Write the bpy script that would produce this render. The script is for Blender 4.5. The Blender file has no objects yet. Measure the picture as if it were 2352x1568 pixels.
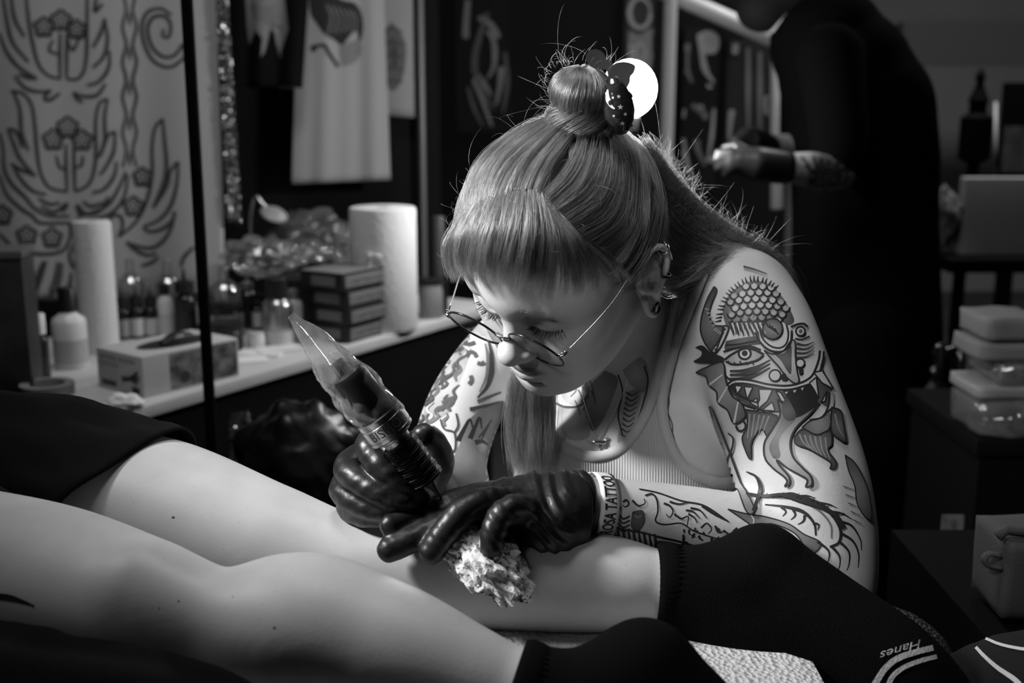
import bpy, bmesh, math, random
import numpy as np
from mathutils import Vector, Matrix, Quaternion
from mathutils.bvhtree import BVHTree
from mathutils.geometry import delaunay_2d_cdt

scene = bpy.context.scene
COL = scene.collection
rng = np.random.default_rng(7)
random.seed(7)

# ------------------------------------------------------------------ camera
CAM = np.array([0.0, 0.0, 1.25])
PITCH = math.radians(12.0)
LENS = 40.0
FPX = 2352 * LENS / 36.0
FWD = np.array([0, math.cos(PITCH), -math.sin(PITCH)])
UPV = np.array([0, math.sin(PITCH), math.cos(PITCH)])
RGT = np.array([1.0, 0, 0])
cam_data = bpy.data.cameras.new('camera')
cam_data.lens = LENS
cam_data.sensor_width = 36.0
cam_data.clip_start = 0.02
cam_data.dof.use_dof = True
cam_data.dof.focus_distance = 1.06
cam_data.dof.aperture_fstop = 4.2
cam_data.dof.aperture_blades = 9
cam = bpy.data.objects.new('camera', cam_data)
COL.objects.link(cam)
cam.location = CAM
cam.rotation_euler = (math.radians(90) - PITCH, 0, 0)
scene.camera = cam

# ------------------------------------------------------------------ view
scene.view_settings.view_transform = 'Standard'
scene.view_settings.look = 'None'
scene.view_settings.exposure = 0.0
scene.view_settings.gamma = 1.0
scene.view_settings.use_curve_mapping = False
scene.cycles.use_denoising = True
scene.cycles.max_bounces = 6
scene.cycles.transparent_max_bounces = 8
scene.cycles.adaptive_threshold = 0.04
scene.cycles.diffuse_bounces = 3
scene.cycles.glossy_bounces = 3
scene.cycles.transmission_bounces = 4
scene.cycles.caustics_reflective = False
scene.cycles.caustics_refractive = False
scene.cycles.sample_clamp_indirect = 4.0

world = bpy.data.worlds.new('world')
scene.world = world
world.use_nodes = True
world.node_tree.nodes['Background'].inputs[0].default_value = (1, 1, 1, 1)
world.node_tree.nodes['Background'].inputs[1].default_value = 0.006

def W(px, py, d):
    "point of the place seen at pixel (px,py), d metres in front of the lens"
    return CAM + d * (FWD + (px - 1176) / FPX * RGT + (784 - py) / FPX * UPV)
def WZ(px, py, z):
    "same, on the horizontal plane of height z"
    dr = FWD + (px - 1176) / FPX * RGT + (784 - py) / FPX * UPV
    return CAM + dr * ((z - CAM[2]) / dr[2])
def WY(px, py, y):
    "same, on the upright plane at distance y"
    dr = FWD + (px - 1176) / FPX * RGT + (784 - py) / FPX * UPV
    return CAM + dr * (y / dr[1])
def ray(px, py):
    dr = FWD + (px - 1176) / FPX * RGT + (784 - py) / FPX * UPV
    return dr / np.linalg.norm(dr)
def PX(p):
    v = np.asarray(p, float) - CAM
    d = v @ FWD
    return np.stack([1176 + FPX * (v @ RGT) / d, 784 - FPX * (v @ UPV) / d], -1)

# ------------------------------------------------------------------ lights
def area(name, loc, target, size, power, shape='DISK', spread=180, size_y=None):
    l = bpy.data.lights.new(name, 'AREA')
    l.shape = shape; l.size = size; l.energy = power
    if size_y: l.size_y = size_y
    l.spread = math.radians(spread)
    o = bpy.data.objects.new(name, l)
    COL.objects.link(o)
    o.location = loc
    o.rotation_euler = (Vector(target) - Vector(loc)).to_track_quat('-Z', 'Y').to_euler()
    return o
# the tattoo lamp that hangs over the couch, out of the frame above
def spot(name, loc, target, deg, blend, power, radius):
    l = bpy.data.lights.new(name, 'SPOT'); l.energy = power; l.spot_size = math.radians(deg); l.spot_blend = blend; l.shadow_soft_size = radius
    o = bpy.data.objects.new(name, l); COL.objects.link(o); o.location = loc
    o.rotation_euler = (Vector(target) - Vector(loc)).to_track_quat('-Z', 'Y').to_euler(); return o
spot('work_lamp_light', (-0.86, 0.92, 1.62), (0.26, 1.16, 1.10), 68, 1.0, 122.0, 0.09)
spot('added_arm_fill_light', (-0.28, 0.34, 1.60), (0.60, 1.12, 0.96), 52, 1.0, 28.0, 0.09)  # added fill spot that brightens the arm, not a known lamp
# hall lights on the ceiling
area('hall_light', (-0.3, 1.3, 3.3), (-0.3, 1.5, 0.7), 0.8, 15.0, spread=150)
area('hall_light', (1.6, 3.9, 3.3), (1.8, 4.6, 0.8), 0.8, 50.0, spread=150)

# ------------------------------------------------------------------ materials
MATS = {}
def mat(name, v=0.5, rough=0.6, metal=0.0, spec=0.5, bump=None, trans=0.0, ior=1.45, alpha=1.0, emit=0.0,
        sss=0.0, coat=0.0, vary=None, sheen=0.0):
    """grey procedural material; bump=(scale,strength,detail,kind); vary=(scale,amount) colour mottling"""
    if name in MATS: return MATS[name]
    m = bpy.data.materials.new(name); m.use_nodes = True
    nt = m.node_tree; b = nt.nodes['Principled BSDF']
    b.inputs['Base Color'].default_value = (v, v, v, 1)
    b.inputs['Roughness'].default_value = rough
    b.inputs['Metallic'].default_value = metal
    b.inputs['Specular IOR Level'].default_value = spec
    b.inputs['IOR'].default_value = ior
    b.inputs['Transmission Weight'].default_value = trans
    b.inputs['Alpha'].default_value = alpha
    b.inputs['Coat Weight'].default_value = coat
    b.inputs['Sheen Weight'].default_value = sheen
    if sss:
        b.inputs['Subsurface Weight'].default_value = sss
        b.inputs['Subsurface Radius'].default_value = (0.006, 0.006, 0.006)
        b.inputs['Subsurface Scale'].default_value = 1.0
    if emit:
        b.inputs['Emission Color'].default_value = (1, 1, 1, 1)
        b.inputs['Emission Strength'].default_value = emit
    tc = nt.nodes.new('ShaderNodeTexCoord')
    if vary:
        n = nt.nodes.new('ShaderNodeTexNoise'); n.inputs['Scale'].default_value = vary[0]
        n.inputs['Detail'].default_value = 5
        nt.links.new(tc.outputs['Object'], n.inputs['Vector'])
        r = nt.nodes.new('ShaderNodeMapRange')
        r.inputs['From Min'].default_value = 0.3; r.inputs['From Max'].default_value = 0.7
        r.inputs['To Min'].default_value = max(v * (1 - vary[1]), 0); r.inputs['To Max'].default_value = min(v * (1 + vary[1]), 1)
        nt.links.new(n.outputs['Fac'], r.inputs['Value'])
        nt.links.new(r.outputs['Result'], b.inputs['Base Color'])
    if bump:
        kind = bump[3] if len(bump) > 3 else 'noise'
        if kind == 'voronoi':
            n = nt.nodes.new('ShaderNodeTexVoronoi'); n.inputs['Scale'].default_value = bump[0]; out = n.outputs['Distance']
        elif kind == 'wave':
            n = nt.nodes.new('ShaderNodeTexWave'); n.inputs['Scale'].default_value = bump[0]
            n.inputs['Distortion'].default_value = bump[2]; out = n.outputs['Fac']
        else:
            n = nt.nodes.new('ShaderNodeTexNoise'); n.inputs['Scale'].default_value = bump[0]
            n.inputs['Detail'].default_value = bump[2] if len(bump) > 2 else 4; out = n.outputs['Fac']
        nt.links.new(tc.outputs['Object'], n.inputs['Vector'])
        bp = nt.nodes.new('ShaderNodeBump'); bp.inputs['Strength'].default_value = bump[1]
        bp.inputs['Distance'].default_value = 0.002
        nt.links.new(out, bp.inputs['Height'])
        nt.links.new(bp.outputs['Normal'], b.inputs['Normal'])
    MATS[name] = m
    return m

# ------------------------------------------------------------------ object helpers
def mesh_obj(name, verts, faces, material, parent=None, smooth=True):
    me = bpy.data.meshes.new(name)
    if isinstance(verts, np.ndarray) and isinstance(faces, np.ndarray) and len(faces):
        n = faces.shape[1]
        me.vertices.add(len(verts)); me.vertices.foreach_set('co', verts.astype(np.float32).ravel())
        me.loops.add(faces.size); me.loops.foreach_set('vertex_index', faces.astype(np.int32).ravel())
        me.polygons.add(len(faces)); me.polygons.foreach_set('loop_start', np.arange(0, faces.size, n, dtype=np.int32))
        me.update(calc_edges=True)
    else:
        me.from_pydata([tuple(v) for v in verts], [], [tuple(f) for f in faces])
    me.validate()
    if smooth: me.polygons.foreach_set('use_smooth', [True] * len(me.polygons))
    o = bpy.data.objects.new(name, me)
    COL.objects.link(o)
    for m in (material if isinstance(material, (list, tuple)) else [material]): me.materials.append(m)
    if parent is not None: o.parent = parent
    return o
def bm_obj(name, bm, material, parent=None, smooth=False):
    bmesh.ops.recalc_face_normals(bm, faces=bm.faces)
    me = bpy.data.meshes.new(name); bm.to_mesh(me); bm.free()
    if smooth: me.polygons.foreach_set('use_smooth', [True] * len(me.polygons))
    o = bpy.data.objects.new(name, me); COL.objects.link(o)
    for m in (material if isinstance(material, (list, tuple)) else [material]): me.materials.append(m)
    if parent is not None: o.parent = parent
    return o
def empty(name, loc=(0, 0, 0), rz=0.0):
    o = bpy.data.objects.new(name, None); COL.objects.link(o)
    o.location = loc; o.rotation_euler = (0, 0, rz); o.empty_display_size = 0.02
    return o
def tag(o, label, cat, group=None):
    o['label'] = label; o['category'] = cat
    if group: o['group'] = group
    return o
def struct(o): o['kind'] = 'structure'; return o
def auto_smooth(o, deg=35):
    me = o.data
    me.polygons.foreach_set('use_smooth', [True] * len(me.polygons))
    bm = bmesh.new(); bm.from_mesh(me)
    lim = math.radians(deg)
    for e in bm.edges:
        if len(e.link_faces) == 2 and e.calc_face_angle(0) > lim: e.smooth = False
    bm.to_mesh(me); bm.free()
    return o
def add_box(bm, lo, hi, M=None, bevel=0.0):
    vs = [bm.verts.new((x, y, z)) for x in (lo[0], hi[0]) for y in (lo[1], hi[1]) for z in (lo[2], hi[2])]
    fs = [(0, 1, 3, 2), (4, 6, 7, 5), (0, 4, 5, 1), (2, 3, 7, 6), (0, 2, 6, 4), (1, 5, 7, 3)]
    faces = [bm.faces.new([vs[i] for i in f]) for f in fs]
    if bevel:
        es = {e for f in faces for e in f.edges}
        r = bmesh.ops.bevel(bm, geom=list(es), offset=bevel, segments=2, affect='EDGES', profile=0.6)
        vs = list({v for f in r['faces'] for v in f.verts} | {v for v in vs if v.is_valid})
    if M is not None:
        for v in vs: v.co = M @ v.co
def box(name, lo, hi, material, parent=None, M=None, bevel=0.0):
    bm = bmesh.new(); add_box(bm, lo, hi, M, bevel)
    o = bm_obj(name, bm, material, parent)
    if bevel: auto_smooth(o, 50)
    return o
def lathe(name, prof, material, parent=None, seg=32, M=None, deg=40):
    "prof = [(r,z)...]; closed on the axis where r==0"
    bm = bmesh.new(); rings = []
    for r, z in prof:
        if r < 1e-6: rings.append([bm.verts.new((0, 0, z))])
        else: rings.append([bm.verts.new((r * math.cos(2 * math.pi * i / seg), r * math.sin(2 * math.pi * i / seg), z)) for i in range(seg)])
    for a, b in zip(rings[:-1], rings[1:]):
        for i in range(seg):
            j = (i + 1) % seg
            if len(a) == 1 and len(b) == 1: continue
            if len(a) == 1: bm.faces.new([a[0], b[i], b[j]])
            elif len(b) == 1: bm.faces.new([a[i], a[j], b[0]])
            else: bm.faces.new([a[i], a[j], b[j], b[i]])
    if M is not None: bm.transform(M)
    o = bm_obj(name, bm, material, parent)
    return auto_smooth(o, deg)
def spline(pts, n=8):
    "Catmull-Rom through pts (any dimension)"
    P = np.asarray(pts, float)
    if len(P) < 3: 
        t = np.linspace(0, 1, n * max(len(P) - 1, 1) + 1)[:, None]
        return P[0] * (1 - t) + P[-1] * t
    Q = np.vstack([2 * P[0] - P[1], P, 2 * P[-1] - P[-2]])
    out = []
    for i in range(1, len(Q) - 2):
        p0, p1, p2, p3 = Q[i - 1:i + 3]
        t = np.linspace(0, 1, n, endpoint=False)[:, None]
        out.append(0.5 * (2 * p1 + (p2 - p0) * t + (2 * p0 - 5 * p1 + 4 * p2 - p3) * t ** 2 + (3 * p1 - p0 - 3 * p2 + p3) * t ** 3))
    out.append(P[-1:])
    return np.vstack(out)
def tube_geo(pts, radii, seg=8, cap=True, flat=None):
    P = np.asarray(pts, float); n = len(P)
    R = np.broadcast_to(np.asarray(radii, float), (n,))
    T = np.gradient(P, axis=0); T /= np.linalg.norm(T, axis=1)[:, None] + 1e-12
    up = np.array([0, 0, 1.0]) if abs(T[0][2]) < 0.9 else np.array([1.0, 0, 0])
    N = np.cross(T[0], up); N /= np.linalg.norm(N)
    V = []; Fc = []
    for i in range(n):
        N = N - T[i] * (N @ T[i]); N /= np.linalg.norm(N) + 1e-12
        B = np.cross(T[i], N)
        for k in range(seg):
            a = 2 * math.pi * k / seg
            V.append(P[i] + R[i] * (math.cos(a) * N + math.sin(a) * B * (flat or 1)))
    for i in range(n - 1):
        for k in range(seg):
            k2 = (k + 1) % seg
            Fc.append((i * seg + k, i * seg + k2, (i + 1) * seg + k2, (i + 1) * seg + k))
    if cap:
        Fc.append(tuple(range(seg))[::-1]); Fc.append(tuple((n - 1) * seg + k for k in range(seg)))
    return V, Fc
def tube(name, pts, radii, material, parent=None, seg=8, flat=None):
    v, f = tube_geo(pts, radii, seg, True, flat)
    return mesh_obj(name, v, f, material, parent)
def merge(*geos):
    V = []; Fc = []
    for v, f in geos:
        n = len(V); V += [tuple(x) for x in v]; Fc += [tuple(i + n for i in q) for q in f]
    return V, Fc
def look_frame(o, x, z):
    "4x4 from origin, x axis and approx z axis"
    x = Vector(x).normalized(); z = Vector(z); y = z.cross(x).normalized(); z = x.cross(y)
    M = Matrix((x, y, z)).transposed().to_4x4(); M.translation = Vector(o)
    return M
def axis_frame(o, z, xhint=(1, 0, 0)):
    z = Vector(z).normalized(); x = Vector(xhint); x = (x - z * x.dot(z)).normalized(); y = z.cross(x)
    M = Matrix((x, y, z)).transposed().to_4x4(); M.translation = Vector(o)
    return M

# ------------------------------------------------------------------ implicit surfaces (bodies are grown as ONE skin)
class Field:
    def __init__(s, lo, hi, h):
        s.lo = np.array(lo, float); s.h = h
        s.n = np.ceil((np.array(hi) - s.lo) / h).astype(int) + 1
        s.ax = [(s.lo[i] + h * np.arange(s.n[i])).astype(np.float32) for i in range(3)]
        s.V = np.full(tuple(s.n), 1.0, np.float32)
    def _sl(s, lo, hi):
        a = np.clip(np.floor((np.array(lo) - s.lo) / s.h).astype(int), 0, s.n)
        b = np.clip(np.ceil((np.array(hi) - s.lo) / s.h).astype(int) + 1, 0, s.n)
        if (b <= a).any(): return None
        return tuple(slice(i, j) for i, j in zip(a, b))
    def _grid(s, sl):
        return (s.ax[0][sl[0]][:, None, None], s.ax[1][sl[1]][None, :, None], s.ax[2][sl[2]][None, None, :])
    def _mix(s, sl, d, k, op):
        a = s.V[sl]
        if op == 'u':
            if k > 0:
                hh = np.maximum(k - np.abs(a - d), 0) / k
                s.V[sl] = np.minimum(a, d) - hh * hh * k * 0.25
            else: s.V[sl] = np.minimum(a, d)
        else:
            d = -d
            if k > 0:
                hh = np.maximum(k - np.abs(a - d), 0) / k
                s.V[sl] = np.maximum(a, d) + hh * hh * k * 0.25
            else: s.V[sl] = np.maximum(a, d)
    def cone(s, a, b, ra, rb, k=0.01, op='u'):
        a = np.asarray(a, np.float32); b = np.asarray(b, np.float32); m = max(ra, rb) + 2 * k + 3 * s.h
        sl = s._sl(np.minimum(a, b) - m, np.maximum(a, b) + m)
        if sl is None: return s
        X, Y, Z = s._grid(sl); ab = b - a; L2 = float(ab @ ab) + 1e-12
        t = np.clip(((X - a[0]) * ab[0] + (Y - a[1]) * ab[1] + (Z - a[2]) * ab[2]) / L2, 0, 1)
        d = np.sqrt((X - a[0] - t * ab[0]) ** 2 + (Y - a[1] - t * ab[1]) ** 2 + (Z - a[2] - t * ab[2]) ** 2) - (ra + (rb - ra) * t)
        s._mix(sl, d, k, op); return s
    def chain(s, pts, k=0.01, op='u', n=0):
        "pts = [(x,y,z,r)...]; n>0 resamples with a spline"
        P = np.array([tuple(p) for p in pts], float)
        if n: P = spline(P, n)
        P = P.astype(np.float32); m = float(P[:, 3].max()) + 2 * k + 3 * s.h
        sl = s._sl(P[:, :3].min(0) - m, P[:, :3].max(0) + m)
        if sl is None: return s
        o = [q.start for q in sl]; D = np.full(tuple(q.stop - q.start for q in sl), 1.0, np.float32)
        for p, q in zip(P[:-1], P[1:]):
            mm_ = max(p[3], q[3]) + 2 * k + 3 * s.h; s2 = s._sl(np.minimum(p[:3], q[:3]) - mm_, np.maximum(p[:3], q[:3]) + mm_)
            if s2 is None: continue
            X, Y, Z = s._grid(s2); a = p[:3]; ab = q[:3] - a; L2 = float(ab @ ab) + 1e-12
            t = np.clip(((X - a[0]) * ab[0] + (Y - a[1]) * ab[1] + (Z - a[2]) * ab[2]) / L2, 0, 1)
            d = np.sqrt((X - a[0] - t * ab[0]) ** 2 + (Y - a[1] - t * ab[1]) ** 2 + (Z - a[2] - t * ab[2]) ** 2) - (p[3] + (q[3] - p[3]) * t)
            loc = tuple(slice(u.start - w, u.stop - w) for u, w in zip(s2, o))
            D[loc] = np.minimum(D[loc], d)
        s._mix(sl, D, k, op)
        return s
    def ball(s, c, r, k=0.01, op='u'): return s.ell(c, (r, r, r), None, k, op)
    def ell(s, c, r, R=None, k=0.01, op='u'):
        c = np.asarray(c, np.float32); r = np.asarray(r, np.float32); m = float(r.max()) + 2 * k + 3 * s.h
        sl = s._sl(c - m, c + m)
        if sl is None: return s
        X, Y, Z = s._grid(sl); X = X - c[0]; Y = Y - c[1]; Z = Z - c[2]
        if R is not None:
            R = np.asarray(R, np.float32)   # columns = local axes
            x = X * R[0, 0] + Y * R[1, 0] + Z * R[2, 0]; y = X * R[0, 1] + Y * R[1, 1] + Z * R[2, 1]; z = X * R[0, 2] + Y * R[1, 2] + Z * R[2, 2]
        else: x, y, z = X, Y, Z
        k0 = np.sqrt((x / r[0]) ** 2 + (y / r[1]) ** 2 + (z / r[2]) ** 2)
        k1 = np.sqrt((x / r[0] ** 2) ** 2 + (y / r[1] ** 2) ** 2 + (z / r[2] ** 2) ** 2) + 1e-9
        s._mix(sl, k0 * (k0 - 1) / k1, k, op); return s
    def cut(s, p, n):
        "keep the side away from n"
        n = np.asarray(n, float); n = n / np.linalg.norm(n)
        X, Y, Z = s._grid((slice(None),) * 3)
        s.V = np.maximum(s.V, ((X - p[0]) * n[0] + (Y - p[1]) * n[1] + (Z - p[2]) * n[2]).astype(np.float32)); return s
    def mesh(s):
        V = s.V; h = s.h; sg = V < 0
        c = sg[:-1, :-1, :-1].astype(np.int8)
        tot = np.zeros_like(c)
        for i in (0, 1):
            for j in (0, 1):
                for k in (0, 1):
                    tot += sg[i:V.shape[0] - 1 + i, j:V.shape[1] - 1 + j, k:V.shape[2] - 1 + k]
        act = (tot > 0) & (tot < 8)
        idx = np.argwhere(act)
        vid = np.full(act.shape, -1, np.int32); vid[act] = np.arange(len(idx))
        acc = np.zeros((len(idx), 3)); cnt = np.zeros(len(idx))
        cs = [(i, j, k) for i in (0, 1) for j in (0, 1) for k in (0, 1)]
        val = {q: V[idx[:, 0] + q[0], idx[:, 1] + q[1], idx[:, 2] + q[2]] for q in cs}
        for q in cs:
            for ax in range(3):
                if q[ax] == 0:
                    p = list(q); p[ax] = 1; p = tuple(p)
                    a, b = val[q], val[p]
                    m = (a < 0) != (b < 0)
                    t = np.where(m, a / np.where(m, a - b, 1), 0)
                    pos = np.tile(np.array(q, float), (len(idx), 1)); pos[:, ax] += t
                    acc[m] += pos[m]; cnt[m] += 1
        P = (idx + acc / cnt[:, None]) * h + s.lo
        faces = []
        for ax in range(3):
            o1, o2 = [(1, 2), (2, 0), (0, 1)][ax]
            sla = [slice(None)] * 3; slb = [slice(None)] * 3
            sla[ax] = slice(0, -1); slb[ax] = slice(1, None)
            ch = sg[tuple(sla)] != sg[tuple(slb)]
            e = np.argwhere(ch)
            e = e[(e[:, o1] > 0) & (e[:, o2] > 0) & (e[:, o1] < V.shape[o1] - 1) & (e[:, o2] < V.shape[o2] - 1)]
            if not len(e): continue
            def g(d1, d2):
                q = e.copy(); q[:, o1] -= d1; q[:, o2] -= d2
                return vid[q[:, 0], q[:, 1], q[:, 2]]
            quad = np.stack([g(1, 1), g(0, 1), g(0, 0), g(1, 0)], -1)
            fl = ~sg[e[:, 0], e[:, 1], e[:, 2]]
            quad[fl] = quad[fl][:, ::-1]
            faces.append(quad)
        return P, np.vstack(faces)
def relax(P, Fc, it=2, lam=0.5):
    "a little Laplacian smoothing over the quads"
    n = len(P)
    E = np.vstack([Fc[:, [0, 1]], Fc[:, [1, 2]], Fc[:, [2, 3]], Fc[:, [3, 0]]])
    E = np.vstack([E, E[:, ::-1]])
    deg = np.bincount(E[:, 0], minlength=n)[:, None]
    for _ in range(it):
        S = np.stack([np.bincount(E[:, 0], weights=P[E[:, 1], i], minlength=n) for i in range(3)], -1)
        P = P + lam * (S / np.maximum(deg, 1) - P)
    return P
def bvh_of(P, Fc): return BVHTree.FromPolygons([tuple(p) for p in P], [tuple(int(i) for i in f) for f in Fc])
# ================================================================== the setting
def C(px, py, d, r): return tuple(W(px, py, d)) + (r,)
def skin_mat(name, v, ):
    m = bpy.data.materials.new(name); m.use_nodes = True; nt = m.node_tree; b = nt.nodes['Principled BSDF']
    L = nt.links.new
    tc = nt.nodes.new('ShaderNodeTexCoord')
    n1 = nt.nodes.new('ShaderNodeTexNoise'); n1.inputs['Scale'].default_value = 26; n1.inputs['Detail'].default_value = 6
    L(tc.outputs['Object'], n1.inputs['Vector'])
    r1 = nt.nodes.new('ShaderNodeMapRange'); r1.inputs[1].default_value = 0.3; r1.inputs[2].default_value = 0.7
    r1.inputs[3].default_value = v * 0.93; r1.inputs[4].default_value = v * 1.06
    L(n1.outputs['Fac'], r1.inputs[0])
    # small freckles and pores
    vo = nt.nodes.new('ShaderNodeTexVoronoi'); vo.inputs['Scale'].default_value = 95; L(tc.outputs['Object'], vo.inputs['Vector'])
    vr = nt.nodes.new('ShaderNodeMapRange'); vr.inputs[1].default_value = 0.05; vr.inputs[2].default_value = 0.12
    vr.inputs[3].default_value = 0.86; vr.inputs[4].default_value = 1.0
    L(vo.outputs['Distance'], vr.inputs[0])
    mu = nt.nodes.new('ShaderNodeMath'); mu.operation = 'MULTIPLY'; L(r1.outputs[0], mu.inputs[0]); L(vr.outputs[0], mu.inputs[1])
    at = nt.nodes.new('ShaderNodeAttribute'); at.attribute_name = 'tint'
    mu2 = nt.nodes.new('ShaderNodeMath'); mu2.operation = 'MULTIPLY'; L(mu.outputs[0], mu2.inputs[0]); L(at.outputs['Fac'], mu2.inputs[1])
    L(mu2.outputs[0], b.inputs['Base Color'])
    b.inputs['Roughness'].default_value = 0.48; b.inputs['Specular IOR Level'].default_value = 0.4
    b.inputs['Subsurface Weight'].default_value = 0.0; b.inputs['Subsurface Radius'].default_value = (.004, .004, .004)
    b.inputs['Subsurface Scale'].default_value = 1.0
    n2 = nt.nodes.new('ShaderNodeTexNoise'); n2.inputs['Scale'].default_value = 420; n2.inputs['Detail'].default_value = 4
    L(tc.outputs['Object'], n2.inputs['Vector'])
    bp = nt.nodes.new('ShaderNodeBump'); bp.inputs['Strength'].default_value = 0.12; bp.inputs['Distance'].default_value = 0.001
    L(n2.outputs['Fac'], bp.inputs['Height']); L(bp.outputs['Normal'], b.inputs['Normal'])
    return m
SKIN = skin_mat('skin', 0.50)
def set_tint(o, val=None):
    a = o.data.attributes.new('tint', 'FLOAT', 'POINT')
    a.data.foreach_set('value', np.ones(len(o.data.vertices), np.float32) if val is None else val.astype(np.float32))
M_BLACK = mat('black_paint', 0.012, 0.7)
M_BLACKCLOTH = mat('black_cloth', 0.006, 0.95, bump=(900, 0.4, 3), sheen=0.0, spec=0.1)
M_SOCK = mat('sock_knit', 0.0022, 0.95, bump=(700, 0.5, 3), spec=0.08)
M_FLOOR = mat('floor_vinyl', 0.03, 0.6, vary=(3, 0.4))
M_WALLD = mat('wall_dark', 0.012, 0.9, spec=0.1)
M_WALLG = mat('wall_grey', 0.18, 0.9, vary=(2, 0.1), spec=0.1)
M_WHITE = mat('white_plastic', 0.7, 0.4)
M_PAPER = mat('paper', 0.75, 0.9, spec=0.1)
M_STEEL = mat('steel', 0.6, 0.25, 1.0)

struct(box('floor', (-5, -2, -0.05), (5, 7.6, 0), M_FLOOR))
struct(box('ceiling', (-5, -2, 3.6), (5, 7.6, 3.7), M_WALLD))
struct(box('wall_left', (-5.1, -2, 0), (-5, 7.6, 3.6), M_WALLD))
struct(box('wall_right', (5, -2, 0), (5.1, 7.6, 3.6), M_WALLG))
struct(box('wall_back', (-5, 7.5, 0), (5, 7.6, 3.6), M_WALLG))
struct(box('wall_front', (-5, -2.1, 0), (5, -2, 3.6), M_WALLD))

# treatment couch with a pebbled vinyl cover
TZ = 0.79
couch = empty('treatment_couch', (-0.6, 0.95, 0))
tag(couch, 'light grey pebbled vinyl treatment couch under the two bare legs', 'couch')
M_VINYL = mat('couch_vinyl', 0.5, 0.42, bump=(230, 1.0, 2, 'voronoi'))
def child(o, p):
    "parent without moving"
    o.parent = p; o.matrix_parent_inverse = p.matrix_world.inverted() if p.matrix_world != Matrix() else Matrix.Translation(-p.location)
    return o
def par(o, p):
    o.parent = p
    Mp = Matrix.LocRotScale(p.location, p.rotation_euler, p.scale)
    o.matrix_parent_inverse = Mp.inverted()
    return o
par(box('cushion', (-1.55, 0.62, TZ - 0.09), (0.262, 1.16, TZ), M_VINYL, bevel=0.03), couch)
par(box('base_board', (-1.53, 0.65, TZ - 0.115), (0.24, 1.13, TZ - 0.092), M_BLACK), couch)
for x in (-1.45, 0.15):
    for y in (0.72, 1.06):
        par(box('leg', (x - 0.025, y - 0.025, 0.0), (x + 0.025, y + 0.025, TZ - 0.115), M_BLACK), couch)
# ================================================================== the client: two legs lying face down
far_leg = [C(-60, 1210, 1.17, .092), C(150, 1190, 1.15, .088), C(350, 1185, 1.12, .078), C(600, 1258, 1.08, .063), C(790, 1296, 1.055, .0475),
           C(1000, 1312, 1.04, .0495), C(1200, 1330, 1.03, .0465), C(1400, 1344, 1.02, .0405), C(1530, 1352, 1.02, .031)]
near_leg = [C(-260, 1330, .98, .088), C(-60, 1345, .95, .080), C(120, 1362, .93, .071), C(300, 1405, .90, .061), C(500, 1446, .88, .0475),
            C(700, 1445, .87, .0555), C(880, 1490, .855, .051), C(1050, 1550, .845, .0405), C(1190, 1600, .84, .032)]
far_foot = [C(1530, 1352, 1.02, .031), C(1640, 1345, 1.02, .034), C(1752, 1305, 1.02, .034)]
far_sole = [C(1752, 1305, 1.02, .034), C(1900, 1405, 1.0, .032), C(2060, 1525, .985, .034), C(2170, 1610, .98, .024)]
far_step = [C(1560, 1370, 1.02, .034), C(1720, 1440, 1.01, .036), C(1900, 1530, 1.0, .032), C(2060, 1590, .985, .030)]
near_foot = [C(1190, 1600, .84, .032), C(1340, 1615, .84, .036), C(1480, 1546, .84, .034)]
near_sole = [C(1480, 1546, .84, .034), C(1590, 1660, .83, .034), C(1740, 1820, .82, .034), C(1830, 1920, .82, .024)]
near_step = [C(1220, 1625, .84, .034), C(1400, 1705, .83, .038), C(1600, 1800, .82, .034)]
def grow_client(F, d=0.0, which=None):
    feet_only = which is not None
    g = lambda L: [(x, y, z, r + d) for x, y, z, r in L]
    if which != 'near': F.chain(g(far_leg), 0.022, n=14)
    if which != 'far': F.chain(g(near_leg), 0.022, n=14)
    if not feet_only:
        # hips, out of the frame to the left
        F.ell(W(-420, 1130, 1.10), (0.17, 0.17, 0.11), None, 0.06)
    if which != 'near': F.chain(g(far_foot), 0.008, n=8); F.chain(g(far_sole), 0.008, n=8); F.chain(g(far_step), 0.014, n=8)
    if which != 'far': F.chain(g(near_foot), 0.008, n=8); F.chain(g(near_sole), 0.008, n=8); F.chain(g(near_step), 0.014, n=8)
    if not feet_only:
        # calf heads, hamstring cords beside the knee hollow
        F.ell(W(690, 1432, .865), (.055, .045, .038), None, 0.03)
        F.ell(W(1330, 1325, 1.03), (.06, .036, .030), None, 0.03)
        F.chain([C(330, 1330, .87, .022), C(480, 1395, .855, .012), C(560, 1440, .85, .010)], 0.03, n=6)
        F.chain([C(640, 1240, 1.10, .016), C(760, 1262, 1.085, .010), C(830, 1282, 1.075, .008)], 0.03, n=6)
lo = np.array([-0.85, 0.62, 0.70]); hi = np.array([0.42, 1.32, 1.05])
F = Field(lo, hi, 0.0036); grow_client(F)
F.cut((-0.83, 0, 0), (-1, 0, 0))
# the couch carries the legs: flatten the underside on it
F.V[:, :, :] = np.where((F.ax[2] < TZ - 0.004)[None, None, :] & (F.ax[0] < 0.262)[:, None, None], np.maximum(F.V, 0.002), F.V)
CLP, CLF = F.mesh(); CLP = relax(CLP, CLF, 3)
client = mesh_obj('person', CLP, CLF, SKIN)
set_tint(client)
tag(client, 'client lying face down on the couch, bare legs, black shorts and black socks', 'person')
BV_CLIENT = bvh_of(CLP, CLF)
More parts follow.
